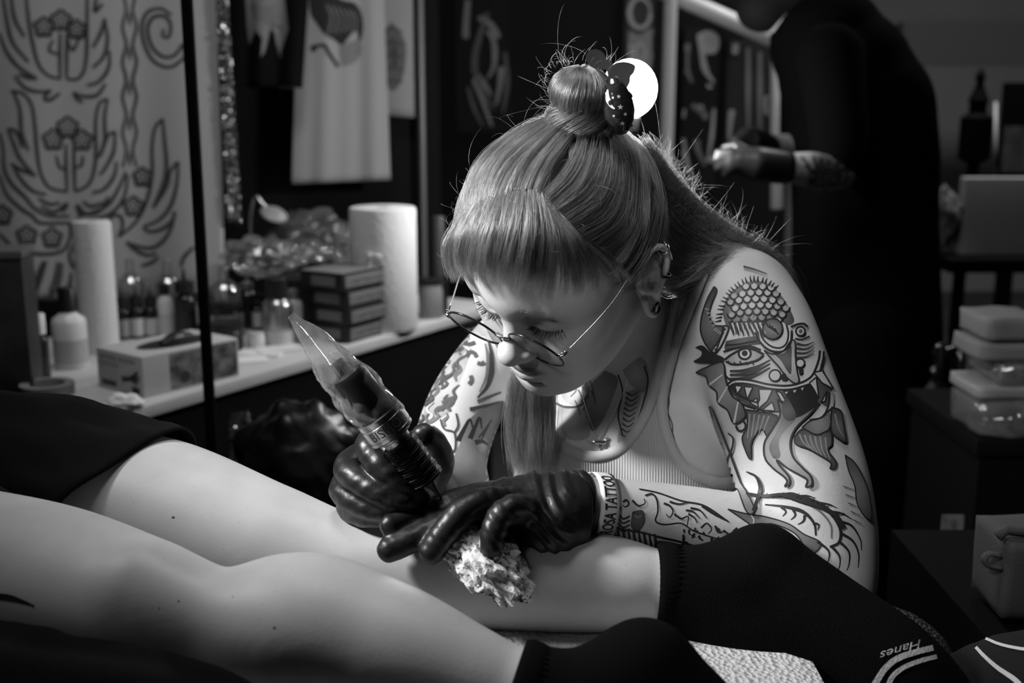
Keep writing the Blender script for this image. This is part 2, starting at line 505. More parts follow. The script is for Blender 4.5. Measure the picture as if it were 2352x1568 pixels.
# socks: one per foot, knitted, cut at the cuff
def sock(name, plane_p, plane_n, lo, hi, label):
    F = Field(lo, hi, 0.0032); g = 0.0045
    grow_client(F, g, label)
    F.cut(plane_p, plane_n)
    P, Q = F.mesh(); P = relax(P, Q, 2)
    return mesh_obj(name, P, Q, M_SOCK, client), BVHTree.FromPolygons([tuple(p) for p in P], [tuple(int(i) for i in f) for f in Q])
ax = W(1530, 1352, 1.02) - W(1400, 1344, 1.02)
a2 = W(1190, 1600, .84) - W(1050, 1550, .845)
sock_far, BV_SOCK = sock('sock', W(1507, 1350, 1.02), -ax, W(1480, 1650, 1.10) * 0 + np.array([0.10, 0.86, 0.70]), np.array([0.42, 1.16, 0.96]), 'far')
sock_near, BV_SOCK2 = sock('sock', W(1176, 1592, .84), -a2, np.array([-0.03, 0.66, 0.60]), np.array([0.24, 0.94, 0.92]), 'near')
# ribbed cuffs
def cuff(center, r, axis, parent):
    M = axis_frame(center, axis)
    n = 96; V = []; Q = []
    for j, (z, rr) in enumerate([(-.001, -.002), (-.002, .0015), (.004, .0035), (.012, .003), (.022, .001), (.022, -.004)]):
        for i in range(n):
            a = 2 * math.pi * i / n; q = r + rr + (0.0011 if i % 2 else -0.0008)
            V.append(tuple(M @ Vector((q * math.cos(a), q * math.sin(a), z))))
    for j in range(5):
        for i in range(n): Q.append((j * n + i, j * n + (i + 1) % n, (j + 1) * n + (i + 1) % n, (j + 1) * n + i))
    o = mesh_obj('cuff', V, Q, M_SOCK, parent); return o
cuff(W(1507, 1350, 1.02), 0.0375, ax, sock_far)
cuff(W(1176, 1592, .84), 0.0375, a2, sock_near)

def closed_ring(keys, n=40):
    K = np.array(keys); K = np.vstack([K[-1], K, K[0], K[1]])
    out = []
    m = len(keys)
    for i in range(n):
        t = i / n * m; j = int(t); u = t - j
        p0, p1, p2, p3 = K[j], K[j + 1], K[j + 2], K[(j + 3) % len(K)] if j + 3 < len(K) else K[3]
        out.append(0.5 * (2 * p1 + (p2 - p0) * u + (2 * p0 - 5 * p1 + 4 * p2 - p3) * u * u + (3 * p1 - p0 - 3 * p2 + p3) * u ** 3))
    return np.array(out)
def leg_tube(name, rings, material, parent, thick=0.003, n=40):
    R = [closed_ring([W(*k) for k in ring], n) for ring in rings]
    R = np.stack(R)                       # rings along the leg, hem first
    # resample along the leg
    m = 18; out = []
    for j in range(n):
        out.append(spline(R[:, j], 6)[:])
    out = np.stack(out, 1)
    # small folds
    for a in range(out.shape[0]):
        for j in range(n):
            w = 0.003 * math.sin(j * 0.9 + a * 0.35) + 0.002 * math.sin(j * 2.1 - a * 0.5)
            out[a, j, 2] += w * min(1, a / 4)
    V = out.reshape(-1, 3); Q = []
    for a in range(out.shape[0] - 1):
        for j in range(n): Q.append((a * n + j, a * n + (j + 1) % n, (a + 1) * n + (j + 1) % n, (a + 1) * n + j))
    o = mesh_obj(name, V, Q, material, parent)
    s = o.modifiers.new('thickness', 'SOLIDIFY'); s.thickness = thick; s.offset = 0
    return o
M_SHORTS = mat('shorts_jersey', 0.0045, 0.9, bump=(1200, 0.3, 3), spec=0.1)
leg_tube('shorts_leg', [
    [(418, 984, 1.13), (446, 1075, 1.20), (330, 1300, 1.18), (150, 1330, 1.06), (128, 1172, 1.03), (260, 1068, 1.06)],
    [(330, 962, 1.14), (370, 1070, 1.22), (240, 1300, 1.20), (60, 1330, 1.08), (30, 1150, 1.04), (160, 1030, 1.07)],
    [(170, 920, 1.15), (200, 1060, 1.24), (100, 1300, 1.22), (-60, 1330, 1.09), (-90, 1110, 1.05), (0, 985, 1.08)],
    [(-60, 904, 1.16), (-40, 1050, 1.27), (-120, 1300, 1.25), (-260, 1330, 1.10), (-290, 1090, 1.06), (-200, 950, 1.09)],
    [(-330, 905, 1.17), (-300, 1050, 1.29), (-350, 1300, 1.27), (-460, 1330, 1.10), (-500, 1080, 1.06), (-440, 940, 1.10)]], M_SHORTS, client)
leg_tube('shorts_leg', [
    [(10, 1128, .98), (40, 1200, 1.03), (-20, 1420, 1.00), (-130, 1480, .90), (-150, 1300, .88), (-90, 1180, .92)],
    [(-60, 1105, .99), (-40, 1200, 1.05), (-100, 1420, 1.02), (-210, 1490, .90), (-240, 1290, .88), (-170, 1150, .92)],
    [(-230, 1070, 1.0), (-200, 1180, 1.08), (-260, 1420, 1.04), (-360, 1490, .92), (-400, 1260, .88), (-320, 1110, .93)],
    [(-420, 1040, 1.02), (-390, 1170, 1.10), (-430, 1420, 1.06), (-520, 1480, .94), (-560, 1240, .90), (-500, 1090, .95)]], M_SHORTS, client)

# dark garment bunched along the near edge of the couch
F = Field(np.array([-0.55, 0.60, 0.70]), np.array([0.02, 0.86, 0.92]), 0.004)
edge = [(-150, 1405, .80), (0, 1428, .795), (100, 1448, .79), (190, 1480, .785), (250, 1503, .782), (330, 1498, .78), (400, 1525, .778), (480, 1548, .775), (560, 1580, .77), (700, 1640, .765)]
for i, (px, py, d) in enumerate(edge):
    r = 0.018 + 0.006 * math.sin(i * 2.3)
    F.chain([C(px, py + r * FPX / d, d, r), C(px - 30, py + 180, d - 0.035, 0.035), C(px - 60, py + 420, d - 0.06, 0.05)], 0.03)
P, Q = F.mesh(); P = relax(P, Q, 2)
P[:, 2] = np.maximum(P[:, 2], TZ - 0.02 * 0)
gar = mesh_obj('folded_garment', P, Q, mat('garment_knit', 0.005, 0.95, bump=(300, 0.6, 4), spec=0.1))
tag(gar, 'black garment bunched up on the couch edge in the lower left corner', 'clothing')
# ================================================================== the tattooist
HM = Matrix.Translation((0.0509, 1.0911, 1.1053)) @ Matrix.Rotation(math.radians(136.2), 4, 'Z') @ Matrix.Rotation(math.radians(-32.8), 4, 'X') @ Matrix.Rotation(math.radians(-10.9), 4, 'Y')
HA = np.array(HM)
def H(x, y, z): return HA[:3, :3] @ np.array([x, y, z]) + HA[:3, 3]
def HH(P): return np.asarray(P) @ HA[:3, :3].T + HA[:3, 3]
HI = np.linalg.inv(HA)
def HL(P): return np.asarray(P) @ HI[:3, :3].T + HI[:3, 3]

# ---- head, in its own frame: x to her right, y out of the face, z up, eyes at z=0
F = Field((-0.10, -0.125, -0.145), (0.10, 0.135, 0.130), 0.0014)
F.ell((0, -.012, .028), (.073, .093, .086), None, 0)
F.ell((0, .030, -.028), (.060, .058, .082), None, .025)
F.ell((0, .028, -.078), (.047, .054, .036), None, .025)
for s in (-1, 1):
    F.cone((s * .050, -.005, -.060), (s * .020, .066, -.098), .014, .013, .03)         # jaw line
    F.ell((s * .043, .057, -.030), (.020, .020, .017), None, .022)                     # cheekbone
    F.ell((s * .031, .060, -.058), (.024, .022, .026), None, .024)                     # cheek
    F.cone((s * .011, .0835, .0100), (s * .041, .0705, .0110), .0095, .0090, .022)         # brow
F.ell((0, .040, .036), (.064, .054, .046), None, .025)                                 # forehead
for s in (-1, 1): F.ell((s * .050, .040, .004), (.018, .026, .034), None, .03)             # temple
F.ell((0, .078, -.103), (.016, .014, .013), None, .02)                                 # chin
F.ell((0, .080, -.072), (.024, .016, .020), None, .02)                                 # muzzle
for s in (-1, 1):
    F.ell((s * .0310, .1000, -.0075), (.0165, .0150, .0095), None, .014, 's')              # socket
F.chain([(0, .0825, .012, .0085), (0, .0865, -.008, .0078), (0, .0985, -.030, .0088), (0, .1060, -.0395, .0098)], .014)                         # nose
F.ell((0, .1075, -.0405), (.0105, .0095, .0088), None, .006)
for s in (-1, 1):
    F.ell((s * .0125, .0965, -.0430), (.0066, .0095, .0066), None, .007)               # wing
    F.ell((s * .0062, .1030, -.0510), (.0032, .0048, .0036), None, .002, 's')          # nostril
F.cone((0, .098, -.049), (0, .0925, -.060), .0042, .0040, .006)
for s in (-1, 1):
    F.ell((s * .0318, .0700, -.0085), (.0168, .0145, .0142), None, .004)               # closed lid over the eyeball
    # fold above the lid
    F.chain([(s * .0165, .0880, .0000, .0013), (s * .024, .0895, .0028, .0013), (s * .033, .0875, .0030, .0013), (s * .043, .0790, .0000, .0013)], .003, 's', n=4)
    F.chain([(s * .0175, .0815, -.0110, .0012), (s * .025, .0835, -.0150, .0013), (s * .034, .0815, -.0150, .0012), (s * .0435, .0745, -.0095, .0010)], .006, n=4)
# lips
for s in (-1, 1):
    F.chain([(0, .0955, -.0655, .0046), (s * .006, .0965, -.0645, .0048), (s * .014, .0920, -.0668, .0040), (s * .0235, .0835, -.0698, .0022)], .006, n=3)
    F.chain([(0, .0945, -.0765, .0056), (s * .009, .0930, -.0760, .0054), (s * .017, .0882, -.0735, .0040), (s * .0235, .0830, -.0705, .0022)], .006, n=3)
    F.chain([(0, .1010, -.0705, .0011), (s * .010, .0985, -.0702, .0011), (s * .0245, .0855, -.0702, .0012), (s * .0275, .0820, -.0700, .0010)], .0025, 's', n=3)
F.ell((0, .088, -.0865), (.014, .006, .0035), None, .008, 's')                          # dip under the lip
# ears
def ear(F, s):
    E = lambda u, v, o: np.array([s * (.0735 + o), -.012 - u, -.018 + v])               # u back, v up, o out
    helix = [(-.010, .004, .001), (-.011, .018, .003), (-.004, .030, .006), (.008, .034, .009), (.019, .029, .0115), (.024, .017, .0125), (.022, .002, .011), (.015, -.012, .008), (.006, -.022, .006)]
    F.chain([tuple(E(*p)) + (.0034,) for p in helix], .003, n=4)
    F.chain([tuple(E(*p)) + (.0038,) for p in [(.006, -.022, .006), (.005, -.034, .005), (-.001, -.043, .004), (-.006, -.035, .002), (-.006, -.020, .001)]], .005, n=3)
    F.chain([tuple(E(*p)) + (.0034,) for p in [(.012, .018, .007), (.013, .006, .0075), (.010, -.008, .006), (.003, -.014, .005)]], .004, n=4)   # antihelix
    F.chain([tuple(E(*p)) + (.0036,) for p in [(-.011, .000, .003), (-.009, -.006, .004)]], .004)                                                # tragus
    F.ell(E(.006, .006, .002), (.006, .016, .027), None, .004)
    F.ell(E(.002, -.002, .010), (.0065, .007, .010), None, .003, 's')
    F.ell(E(-.0005, -.034, .004), (.012, .0042, .0052), None, .002, 's')
    F.ell(E(.0155, .012, .014), (.004, .003, .016), None, .002, 's')
ear(F, -1); ear(F, 1)
HP, HF = F.mesh(); HP = relax(HP, HF, 2, 0.4)
XS = 1.08
# lips, lash line and brows carry their own tone
def near_curve(P, pts, r, n=12):
    Cv = spline(pts, n); d = np.full(len(P), 9.0)
    for c in Cv: d = np.minimum(d, np.linalg.norm(P - c, axis=1))
    return np.clip(1 - d / r, 0, 1)
tint = np.ones(len(HP))
lip = np.zeros(len(HP))
for s in (-1, 1):
    lip = np.maximum(lip, near_curve(HP, [(0, .0990, -.0655), (s * .007, .0995, -.0645), (s * .015, .0945, -.067), (s * .024, .0855, -.0698)], .0058))
    lip = np.maximum(lip, .35 * near_curve(HP, [(0, .0985, -.0760), (s * .009, .0970, -.0755), (s * .017, .0915, -.0735), (s * .0235, .0850, -.0710)], .0062))
tint *= 1 - 0.72 * np.clip(lip * 2.2, 0, 1)
for s in (-1, 1):
    ls = near_curve(HP, [(s * .0165, .0835, -.0120), (s * .025, .0850, -.0155), (s * .034, .0838, -.0155), (s * .0445, .0765, -.0110)], .0022)
    tint *= 1 - 0.6 * np.clip(ls * 1.6, 0, 1)
HP[:, 0] *= XS
HEADW = HH(HP)

# ---- trunk and arms, in the room
arm_l = [C(1690, 712, 1.205, .066), C(1728, 770, 1.175, .064), C(1775, 900, 1.135, .0625), C(1840, 1090, 1.105, .0625), C(1878, 1240, 1.09, .056), C(1895, 1335, 1.08, .044)]
fore_l = [C(1895, 1335, 1.085, .042), C(1800, 1262, 1.085, .043), C(1680, 1228, 1.075, .040), C(1520, 1190, 1.06, .033), C(1390, 1166, 1.045, .0275), C(1310, 1160, 1.035, .0265)]
arm_r = [C(1190, 790, 1.37, .048), C(1128, 840, 1.35, .044), C(1068, 935, 1.31, .044), C(1035, 1040, 1.27, .042), C(1040, 1130, 1.23, .036)]
fore_r = [C(1040, 1130, 1.23, .036), C(1015, 1140, 1.20, .037), C(960, 1140, 1.165, .031), C(920, 1130, 1.14, .026)]
def yawR(a):
    c, s = math.cos(math.radians(a)), math.sin(math.radians(a)); return np.array([[c, -s, 0], [s, c, 0], [0, 0, 1]])
F = Field((-0.16, 0.92, 0.42), (0.44, 1.62, 1.22), 0.0034)
# trunk
F.ell(W(1455, 1060, 1.345), (.150, .105, .19), yawR(-28), 0)
F.ell(W(1480, 1400, 1.42), (.135, .105, .17), yawR(-28), .08)
F.ell(W(1500, 1750, 1.50), (.165, .14, .12), yawR(-28), .08)
F.ell(W(1310, 1100, 1.245), (.062, .062, .066), None, .05)
F.ell(W(1560, 1075, 1.215), (.066, .066, .072), None, .05)
F.cone(W(1500, 780, 1.27), W(1690, 712, 1.225), .050, .058, .05)           # left shoulder girdle
F.cone(W(1440, 790, 1.32), W(1190, 795, 1.375), .045, .046, .05)           # right shoulder girdle
F.cone(W(1600, 860, 1.22), W(1545, 1000, 1.24), .052, .055, .05)           # chest muscle to the armpit
F.cone(H(0, -.040, -.045), W(1450, 800, 1.265), .050, .056, .03)           # neck
F.cone(W(1470, 850, 1.215), W(1390, 985, 1.235), .030, .035, .04)
# thighs under the couch
F.cone(W(1480, 1760, 1.46), (0.02, 1.30, 0.52), .085, .075, .05)
F.cone(W(1600, 1760, 1.46), (0.30, 1.28, 0.52), .085, .075, .05)
F.chain(arm_l, .02, n=12); F.chain(fore_l, .018, n=12)
F.chain(arm_r, .02, n=12); F.chain(fore_r, .018, n=12)
F.V[:, :, :] = F.V
BP, BF = F.mesh(); BP = relax(BP, BF, 3)
AP = np.vstack([HEADW, BP]); AF = np.vstack([HF, BF + len(HEADW)])
artist = mesh_obj('person', AP, AF, SKIN)
set_tint(artist, np.concatenate([tint, np.ones(len(BP))]))
tag(artist, 'tattooist in glasses and ribbed white tank top bending over the leg, black gloves', 'person')
BV_ART = bvh_of(AP, AF)
BV_BODY = bvh_of(BP, BF)
# ================================================================== hair: real strands over a mass darkened to stand for the shade between them
HC = np.array([.008, -.006, .022]); HR = np.array([.092, .110, .098])      # hair volume, head frame
def hair_mat(name, v, rough=0.28):
    m = bpy.data.materials.new(name); m.use_nodes = True; nt = m.node_tree
    for n in list(nt.nodes):
        if n.type == 'BSDF_PRINCIPLED': nt.nodes.remove(n)
    h = nt.nodes.new('ShaderNodeBsdfHairPrincipled'); h.model = 'CHIANG'; h.parametrization = 'COLOR'
    h.inputs['Color'].default_value = (v, v, v, 1)
    h.inputs['Roughness'].default_value = rough; h.inputs['Radial Roughness'].default_value = 0.35
    h.inputs['Random Roughness'].default_value = 0.3
    ci = nt.nodes.new('ShaderNodeHairInfo'); mr = nt.nodes.new('ShaderNodeMapRange'); pw = nt.nodes.new('ShaderNodeMath'); pw.operation = 'POWER'; pw.inputs[1].default_value = 3.0
    mr.inputs[3].default_value = v * 0.35; mr.inputs[4].default_value = v * 4.5
    nt.links.new(ci.outputs['Random'], pw.inputs[0]); nt.links.new(pw.outputs[0], mr.inputs[0]); nt.links.new(mr.outputs[0], h.inputs['Color'])
    nt.links.new(h.outputs[0], nt.nodes['Material Output'].inputs['Surface'])
    return m
M_HAIR = hair_mat('hair_strands', 0.12, .22)
M_LASH = mat('lash', 0.01, 0.5)
M_HMASS = mat('hair_mass', 0.02, 0.6, spec=0.2, bump=(220, 0.5, 3))  # darker than the strands: shade between them put into the colour
def curves_obj(name, strands, radius, material, parent, taper=True):
    "strands: list of (n,3) arrays"
    cu = bpy.data.hair_curves.new(name)
    sizes = [len(s) for s in strands]
    cu.add_curves(sizes)
    P = np.vstack(strands).astype(np.float32)
    cu.points.foreach_set('position', P.ravel())
    rad = cu.attributes.get('radius') or cu.attributes.new('radius', 'FLOAT', 'POINT')
    rr = []
    for n in sizes:
        t = np.linspace(0, 1, n); rr.append(radius * (np.clip((1 - t) * 4, 0.25, 1) if taper else np.ones(n)))
    rad.data.foreach_set('value', np.concatenate(rr).astype(np.float32))
    o = bpy.data.objects.new(name, cu); COL.objects.link(o)
    cu.materials.append(material)
    if parent is not None: o.parent = parent
    return o
def ehit(px, py, off=0.0):
    "where the sight line through a pixel meets the hair volume (head frame); beyond the rim: the rim"
    o = (HL(CAM) - HC) / (HR + off); d = (HI[:3, :3] @ ray(px, py)) / (HR + off)
    b = o @ d; a = d @ d; c = o @ o - 1; D = b * b - a * c
    t = (-b - math.sqrt(D)) / a if D > 0 else -b / a
    u = o + t * d; u = u / np.linalg.norm(u)
    return u * (HR + off) + HC
def resample(G, n):
    G = np.asarray(G, float); L = np.r_[0, np.cumsum(np.linalg.norm(np.diff(G, axis=0), axis=1))]
    t = np.linspace(0, L[-1], n); return np.stack([np.interp(t, L, G[:, i]) for i in range(G.shape[1])], -1)
def fan(guides, count, n=14, spread=0.0015, lift=(-.003, .003), on_head=True, clumps=60, wave=0.0006, cut=(0.0, 0.0), clump_pull=0.6, cwave=.0012):
    """strands between neighbouring guides (head frame when on_head); clumped, wavy"""
    G = np.stack([resample(spline(g, 6), n) for g in guides]); m = len(G) - 1
    out = []
    cu_ = np.sort(rng.uniform(0, m, clumps)); cl = rng.uniform(lift[0], lift[1], clumps)
    t = np.linspace(0, 1, n)[:, None]; cph = rng.uniform(0, 6.28, (clumps, 3)); cfr = rng.uniform(2.0, 5.0, clumps); cam_ = rng.normal(0, 1.0, (clumps, 3)) * cwave
    for i in range(count):
        u = rng.uniform(0, m)
        j = int(np.argmin(np.abs(cu_ - u)))
        def at(u):
            k = min(int(u), m - 1); f = u - k
            return G[k] * (1 - f) + G[k + 1] * f
        pull = clump_pull * rng.uniform(0.6, 1.0)
        S = at(u) * (1 - pull * t) + at(cu_[j]) * (pull * t)
        lf = cl[j] * 0.7 + rng.uniform(lift[0], lift[1]) * 0.5
        if on_head:
            q = S - HC; q = q / np.linalg.norm(q / HR, axis=1)[:, None]
            nr = q / np.linalg.norm(q, axis=1)[:, None]
            S = q + HC + nr * (lf * np.minimum(1, .1 + 2.2 * t) - .0025 * (1 - np.minimum(1, 3 * t)))
        else: S = S + rng.normal(0, abs(lift[1]), 3) * (0.5 + 0.8 * t)
        ph = rng.uniform(0, 6.28, 3); fr = rng.uniform(3, 9)
        S = S + cam_[j][None, :] * np.sin(t * cfr[j] + cph[j][None, :]) * np.sqrt(t)
        S = S + wave * np.sin(t * fr + ph[None, :]) + rng.normal(0, spread, 3)[None, :]
        a, b = rng.uniform(0, cut[0] + 1e-9), 1 - rng.uniform(0, cut[1] + 1e-9)
        if cut[0] or cut[1]: S = resample(S[int(a * (n - 1)):max(int(b * (n - 1)) + 1, 3)], n)
        out.append(S)
    return out
def E_(pts): return [ehit(*p) for p in pts]
strands = []
# fringe
FR = [[(1036, 515), (1027, 560), (1030, 605), (1050, 645)], [(1080, 476), (1062, 535), (1058, 595), (1080, 645)], [(1130, 456), (1112, 525), (1098, 595), (1106, 652)],
      [(1180, 440), (1172, 515), (1158, 592), (1150, 658)], [(1220, 436), (1222, 525), (1208, 605), (1196, 668)], [(1246, 450), (1262, 535), (1262, 612), (1250, 682)],
      [(1262, 470), (1300, 550), (1310, 622), (1300, 678)], [(1276, 490), (1330, 560), (1352, 620), (1352, 662)],
      [(1290, 520), (1360, 575), (1396, 622), (1402, 654)], [(1305, 548), (1388, 588), (1430, 622), (1442, 648)]]
strands += [HH(s) for s in fan([E_(g) for g in FR], 5600, lift=(-.003, .008), clumps=44, cut=(0.0, 0.22), clump_pull=.95, cwave=.002, wave=.0010)]
strands += [HH(s) for s in fan([E_(g) for g in FR], 500, lift=(.003, .009), clumps=30, cut=(0.1, 0.05), wave=.0014)]
# top, swept back to the knot
TP = [[(1034, 512), (1046, 430), (1108, 350), (1200, 288), (1285, 262)], [(1080, 472), (1108, 400), (1180, 330), (1245, 290), (1300, 268)], [(1140, 450), (1170, 390), (1228, 335), (1280, 296), (1318, 272)],
      [(1200, 434), (1228, 380), (1268, 330), (1304, 296), (1330, 274)], [(1240, 436), (1268, 380), (1300, 335), (1326, 298), (1340, 276)]]
strands += [HH(s) for s in fan([E_(g) for g in TP], 3200, lift=(-.004, .005), clumps=60, clump_pull=0.45, wave=.0010, cwave=.0018)]
SD = [[(1245, 447), (1288, 400), (1318, 350), (1336, 300), (1345, 276)], [(1276, 490), (1340, 440), (1368, 370), (1366, 305), (1355, 276)], [(1300, 545), (1390, 480), (1410, 390), (1390, 312), (1366, 276)],
      [(1330, 598), (1425, 535), (1446, 425), (1412, 318), (1376, 278)], [(1365, 645), (1455, 575), (1474, 445), (1432, 325), (1386, 280)], [(1420, 648), (1484, 565), (1498, 445), (1446, 330), (1394, 282)],
      [(1455, 632), (1502, 555), (1512, 440), (1460, 335), (1400, 284)]]
strands += [HH(s) for s in fan([E_(g) for g in SD], 5200, lift=(-.004, .0055), clumps=80, clump_pull=0.45, wave=.0010, cwave=.0018)]
strands += [HH(s) for s in fan([E_(g) for g in SD[:4]], 260, lift=(.002, .008), clumps=40, wave=.002, cut=(0.2, 0.4))]
TM = [[(1318, 648), (1385, 615), (1440, 540), (1462, 450)], [(1352, 668), (1425, 622), (1470, 540), (1488, 450)], [(1395, 672), (1450, 625), (1490, 545), (1502, 455)], [(1435, 668), (1472, 625), (1502, 550), (1510, 460)], [(1462, 660), (1488, 620), (1508, 550), (1514, 470)]]
strands += [HH(s) for s in fan([E_(g) for g in TM], 1800, lift=(-.001, .006), clumps=40, clump_pull=0.4, wave=.0012, cwave=.0015, cut=(.25, .1))]
# back and far side, pulled up to the knot
KNOT = np.array([0, -.060, .112])
bk = []
for k in range(16):
    # from her right temple round the back to behind her left ear
    aa = math.radians(72 + k * 13.6)
    root = np.array([.088 * math.sin(aa), .098 * math.cos(aa) - .006, -.02 - .03 * math.sin(k / 15 * math.pi)])
    bk.append([root, root * 0.55 + KNOT * 0.45 + np.array([0, 0, .02]), KNOT])
strands += [HH(s) for s in fan(bk, 2600, lift=(-.003, .003), clumps=60, clump_pull=0.35)]
# half-down length over the shoulder (camera right)
DN = [[(1478, 322, 1.17), (1538, 398, 1.19), (1600, 470, 1.21), (1690, 545, 1.23), (1768, 598, 1.265), (1800, 690, 1.31)],
      [(1505, 400, 1.165), (1556, 460, 1.185), (1620, 520, 1.20), (1700, 572, 1.22), (1762, 612, 1.255), (1800, 700, 1.30)],
      [(1515, 470, 1.16), (1566, 525, 1.175), (1630, 570, 1.185), (1700, 596, 1.205), (1750, 625, 1.245), (1790, 700, 1.30)],
      [(1518, 530, 1.155), (1562, 580, 1.165), (1620, 594, 1.175), (1680, 596, 1.195), (1730, 612, 1.235), (1780, 680, 1.29)],
      [(1515, 590, 1.15), (1550, 622, 1.16), (1600, 620, 1.165), (1650, 598, 1.175), (1700, 590, 1.20), (1750, 625, 1.26)],
      [(1510, 630, 1.15), (1540, 662, 1.155), (1575, 652, 1.16), (1620, 618, 1.165), (1670, 596, 1.185), (1720, 592, 1.22)]]
DW = [[W(*p) for p in g] for g in DN]
strands += fan(DW, 5500, lift=(0, .0045), on_head=False, clumps=44, spread=.0025, wave=.0025, clump_pull=0.4, cwave=.004)
# lock that hangs in front of her chest (camera left)
LK = [[(1190, 760, 1.20), (1182, 860, 1.185), (1176, 960, 1.19), (1190, 1060, 1.19), (1212, 1130, 1.185)], [(1215, 780, 1.19), (1212, 870, 1.175), (1210, 960, 1.18), (1215, 1050, 1.18), (1224, 1130, 1.18)],
      [(1245, 800, 1.185), (1240, 880, 1.17), (1242, 960, 1.175), (1238, 1040, 1.175), (1235, 1110, 1.18)], [(1262, 820, 1.18), (1268, 890, 1.17), (1266, 960, 1.175), (1254, 1040, 1.175), (1242, 1100, 1.18)]]
LW = [[W(*p) for p in g] for g in LK]
strands += fan(LW, 3000, lift=(0, .0028), on_head=False, clumps=18, spread=.0015, wave=.0018, cut=(0, .25), clump_pull=.8, cwave=.004)
# knot: a rolled lobe above a twisted band
BA = np.array([0.04, -.40, .91]); BA /= np.linalg.norm(BA)
BC = np.array([-.002, -.072, .126])
bx = np.cross(BA, [0, 1, 0]); bx /= np.linalg.norm(bx); by = np.cross(BA, bx)
def tor(R, r, a, b, c, sq=1.0): return c + (R + r * math.cos(b)) * (math.cos(a) * bx + math.sin(a) * by) + r * sq * math.sin(b) * BA
bun = []; fl0 = []
for i in range(1700):                        # twisted band round the foot of the knot
    a0 = rng.uniform(0, 6.283); b0 = rng.uniform(0, 6.283); n = 14; ln = rng.uniform(1.2, 2.4); rr = .0135 + rng.normal(0, .0007)
    bun.append(np.array([tor(.0205, rr, a0 + ln * t, b0 + 1.5 * ln * t, BC - BA * .016) for t in np.linspace(0, 1, n)]))
for i in range(2400):                        # rolled lobe on top
    th = rng.uniform(0, 6.283); n = 14; R = .0285 + rng.normal(0, .0008); tw = 0.35
    b0, b1 = -0.9 + rng.normal(0, .05), 1.45
    pts = []
    for t in np.linspace(0, 1, n):
        b = b0 + (b1 - b0) * t; a = th + tw * t
        pts.append(BC + BA * .008 + R * math.cos(b) * (math.cos(a) * bx * 1.05 + math.sin(a) * by) + R * 0.80 * math.sin(b) * BA)
    bun.append(np.array(pts))
for i in range(220):                         # frizz
    a = rng.uniform(0, 6.283); p = tor(.0205, .014, a, rng.uniform(-.5, 2), BC + BA * rng.choice([-.012, .02])); q = (p - BC) / np.linalg.norm(p - BC)
    sd = rng.normal(0, 1, 3); L = rng.uniform(.004, .014) * (2 if rng.random() < .1 else 1)
    fl0.append(HH(np.array([p + q * L * .8 * math.sin(2.0 * t) + sd * L * .4 * (1 - math.cos(2.6 * t)) for t in np.linspace(0, 1, 12)])))
def rough(S):
    n = len(S); t = np.linspace(0, 1, n)[:, None]; k = np.array([mnoise0(S[n // 2] * 55 + q) for q in (0, 9, 21)]); 
    return S + k[None, :] * .0045 + .0006 * np.sin(t * rng.uniform(3, 9) + rng.uniform(0, 6.28, 3)[None, :])
from mathutils import noise as _mn
mnoise0 = lambda p: _mn.noise(Vector(p))
strands += [HH(rough(s)) for s in bun]
# flyaways off the outline
fl = list(fl0)
for i in range(420):
    v = rng.normal(size=3); v[2] = abs(v[2]) * .8; v /= np.linalg.norm(v)
    if v[1] > .75: continue
    p = HC + v * HR * 1.0; tg = np.cross(v, rng.normal(size=3)); tg /= np.linalg.norm(tg)
    L = rng.uniform(.006, .022) * (2.0 if rng.random() < .12 else 0.8); cl = rng.uniform(-2.2, 2.2)
    fl.append(HH(np.array([p + v * L * .6 * math.sin(2.2 * t) + tg * L * (t * .9 + cl * t * t * .5) for t in np.linspace(0, 1, 12)])))
for i in range(2600):                         # frizz along the back, over the shoulder
    a_ = rng.uniform(0, 2.2); g = spline([np.array(q) * (1 - a_ % 1) + np.array(w) * (a_ % 1) for q, w in zip(DW[int(a_)], DW[int(a_) + 1])], 5); u_ = rng.uniform(0, len(g) - 7); k = int(u_); p = g[k] * (1 - u_ + k) + g[k + 1] * (u_ - k) + rng.normal(0, .003, 3)
    L = rng.uniform(.004, .013) * (2.2 if rng.random() < .08 else 1); o = np.array([rng.uniform(-.1, .8), rng.uniform(-.5, .3), rng.uniform(.15, .9)]); sd = rng.normal(0, 1.0, 3)
    fl.append(np.array([p + o * L * math.sin(2.0 * t) + sd * L * .55 * (1 - math.cos(2.4 * t)) for t in np.linspace(0, 1, 12)]))
hair = curves_obj('hair', strands, 0.000145, M_HAIR, artist)
hair['label'] = 'long hair with a straight fringe, half tied up in a knot'
fly = curves_obj('loose_hairs', fl, 0.00005, M_HAIR, artist)
# mass under the strands
F = Field((-0.125, -0.16, -0.11), (0.125, 0.12, 0.20), 0.0025)
F.ell(HC, HR - .0035, None, 0)
F.cut((0, .085, .052), (0, .55, -.83)); 
X, Y, Z = F._grid((slice(None),) * 3)
face = (Z < .042 + 0 * X) & (Y > .030)
F.V[np.broadcast_to(face, F.V.shape)] = np.maximum(F.V[np.broadcast_to(face, F.V.shape)], .003)
side = (Z < .000 + np.clip(Y + .02, 0, 1) * 0.6) & (Y > -.030)
F.V[np.broadcast_to(side, F.V.shape)] = np.maximum(F.V[np.broadcast_to(side, F.V.shape)], .003)
low = (Z < -.06) 
F.V[np.broadcast_to(low, F.V.shape)] = np.maximum(F.V[np.broadcast_to(low, F.V.shape)], .003)
F.ell(BC + BA * .008, (.027, .027, .022), np.stack([bx, by, BA], 1), .004)
for k in range(24):
    a = k / 24 * 6.283; F.cone(tor(.0205, 0, a, 0, BC - BA * .016), tor(.0205, 0, a + .27, 0, BC - BA * .016), .0125, .0125, .003)
P, Q = F.mesh(); P = HH(relax(P, Q, 3))
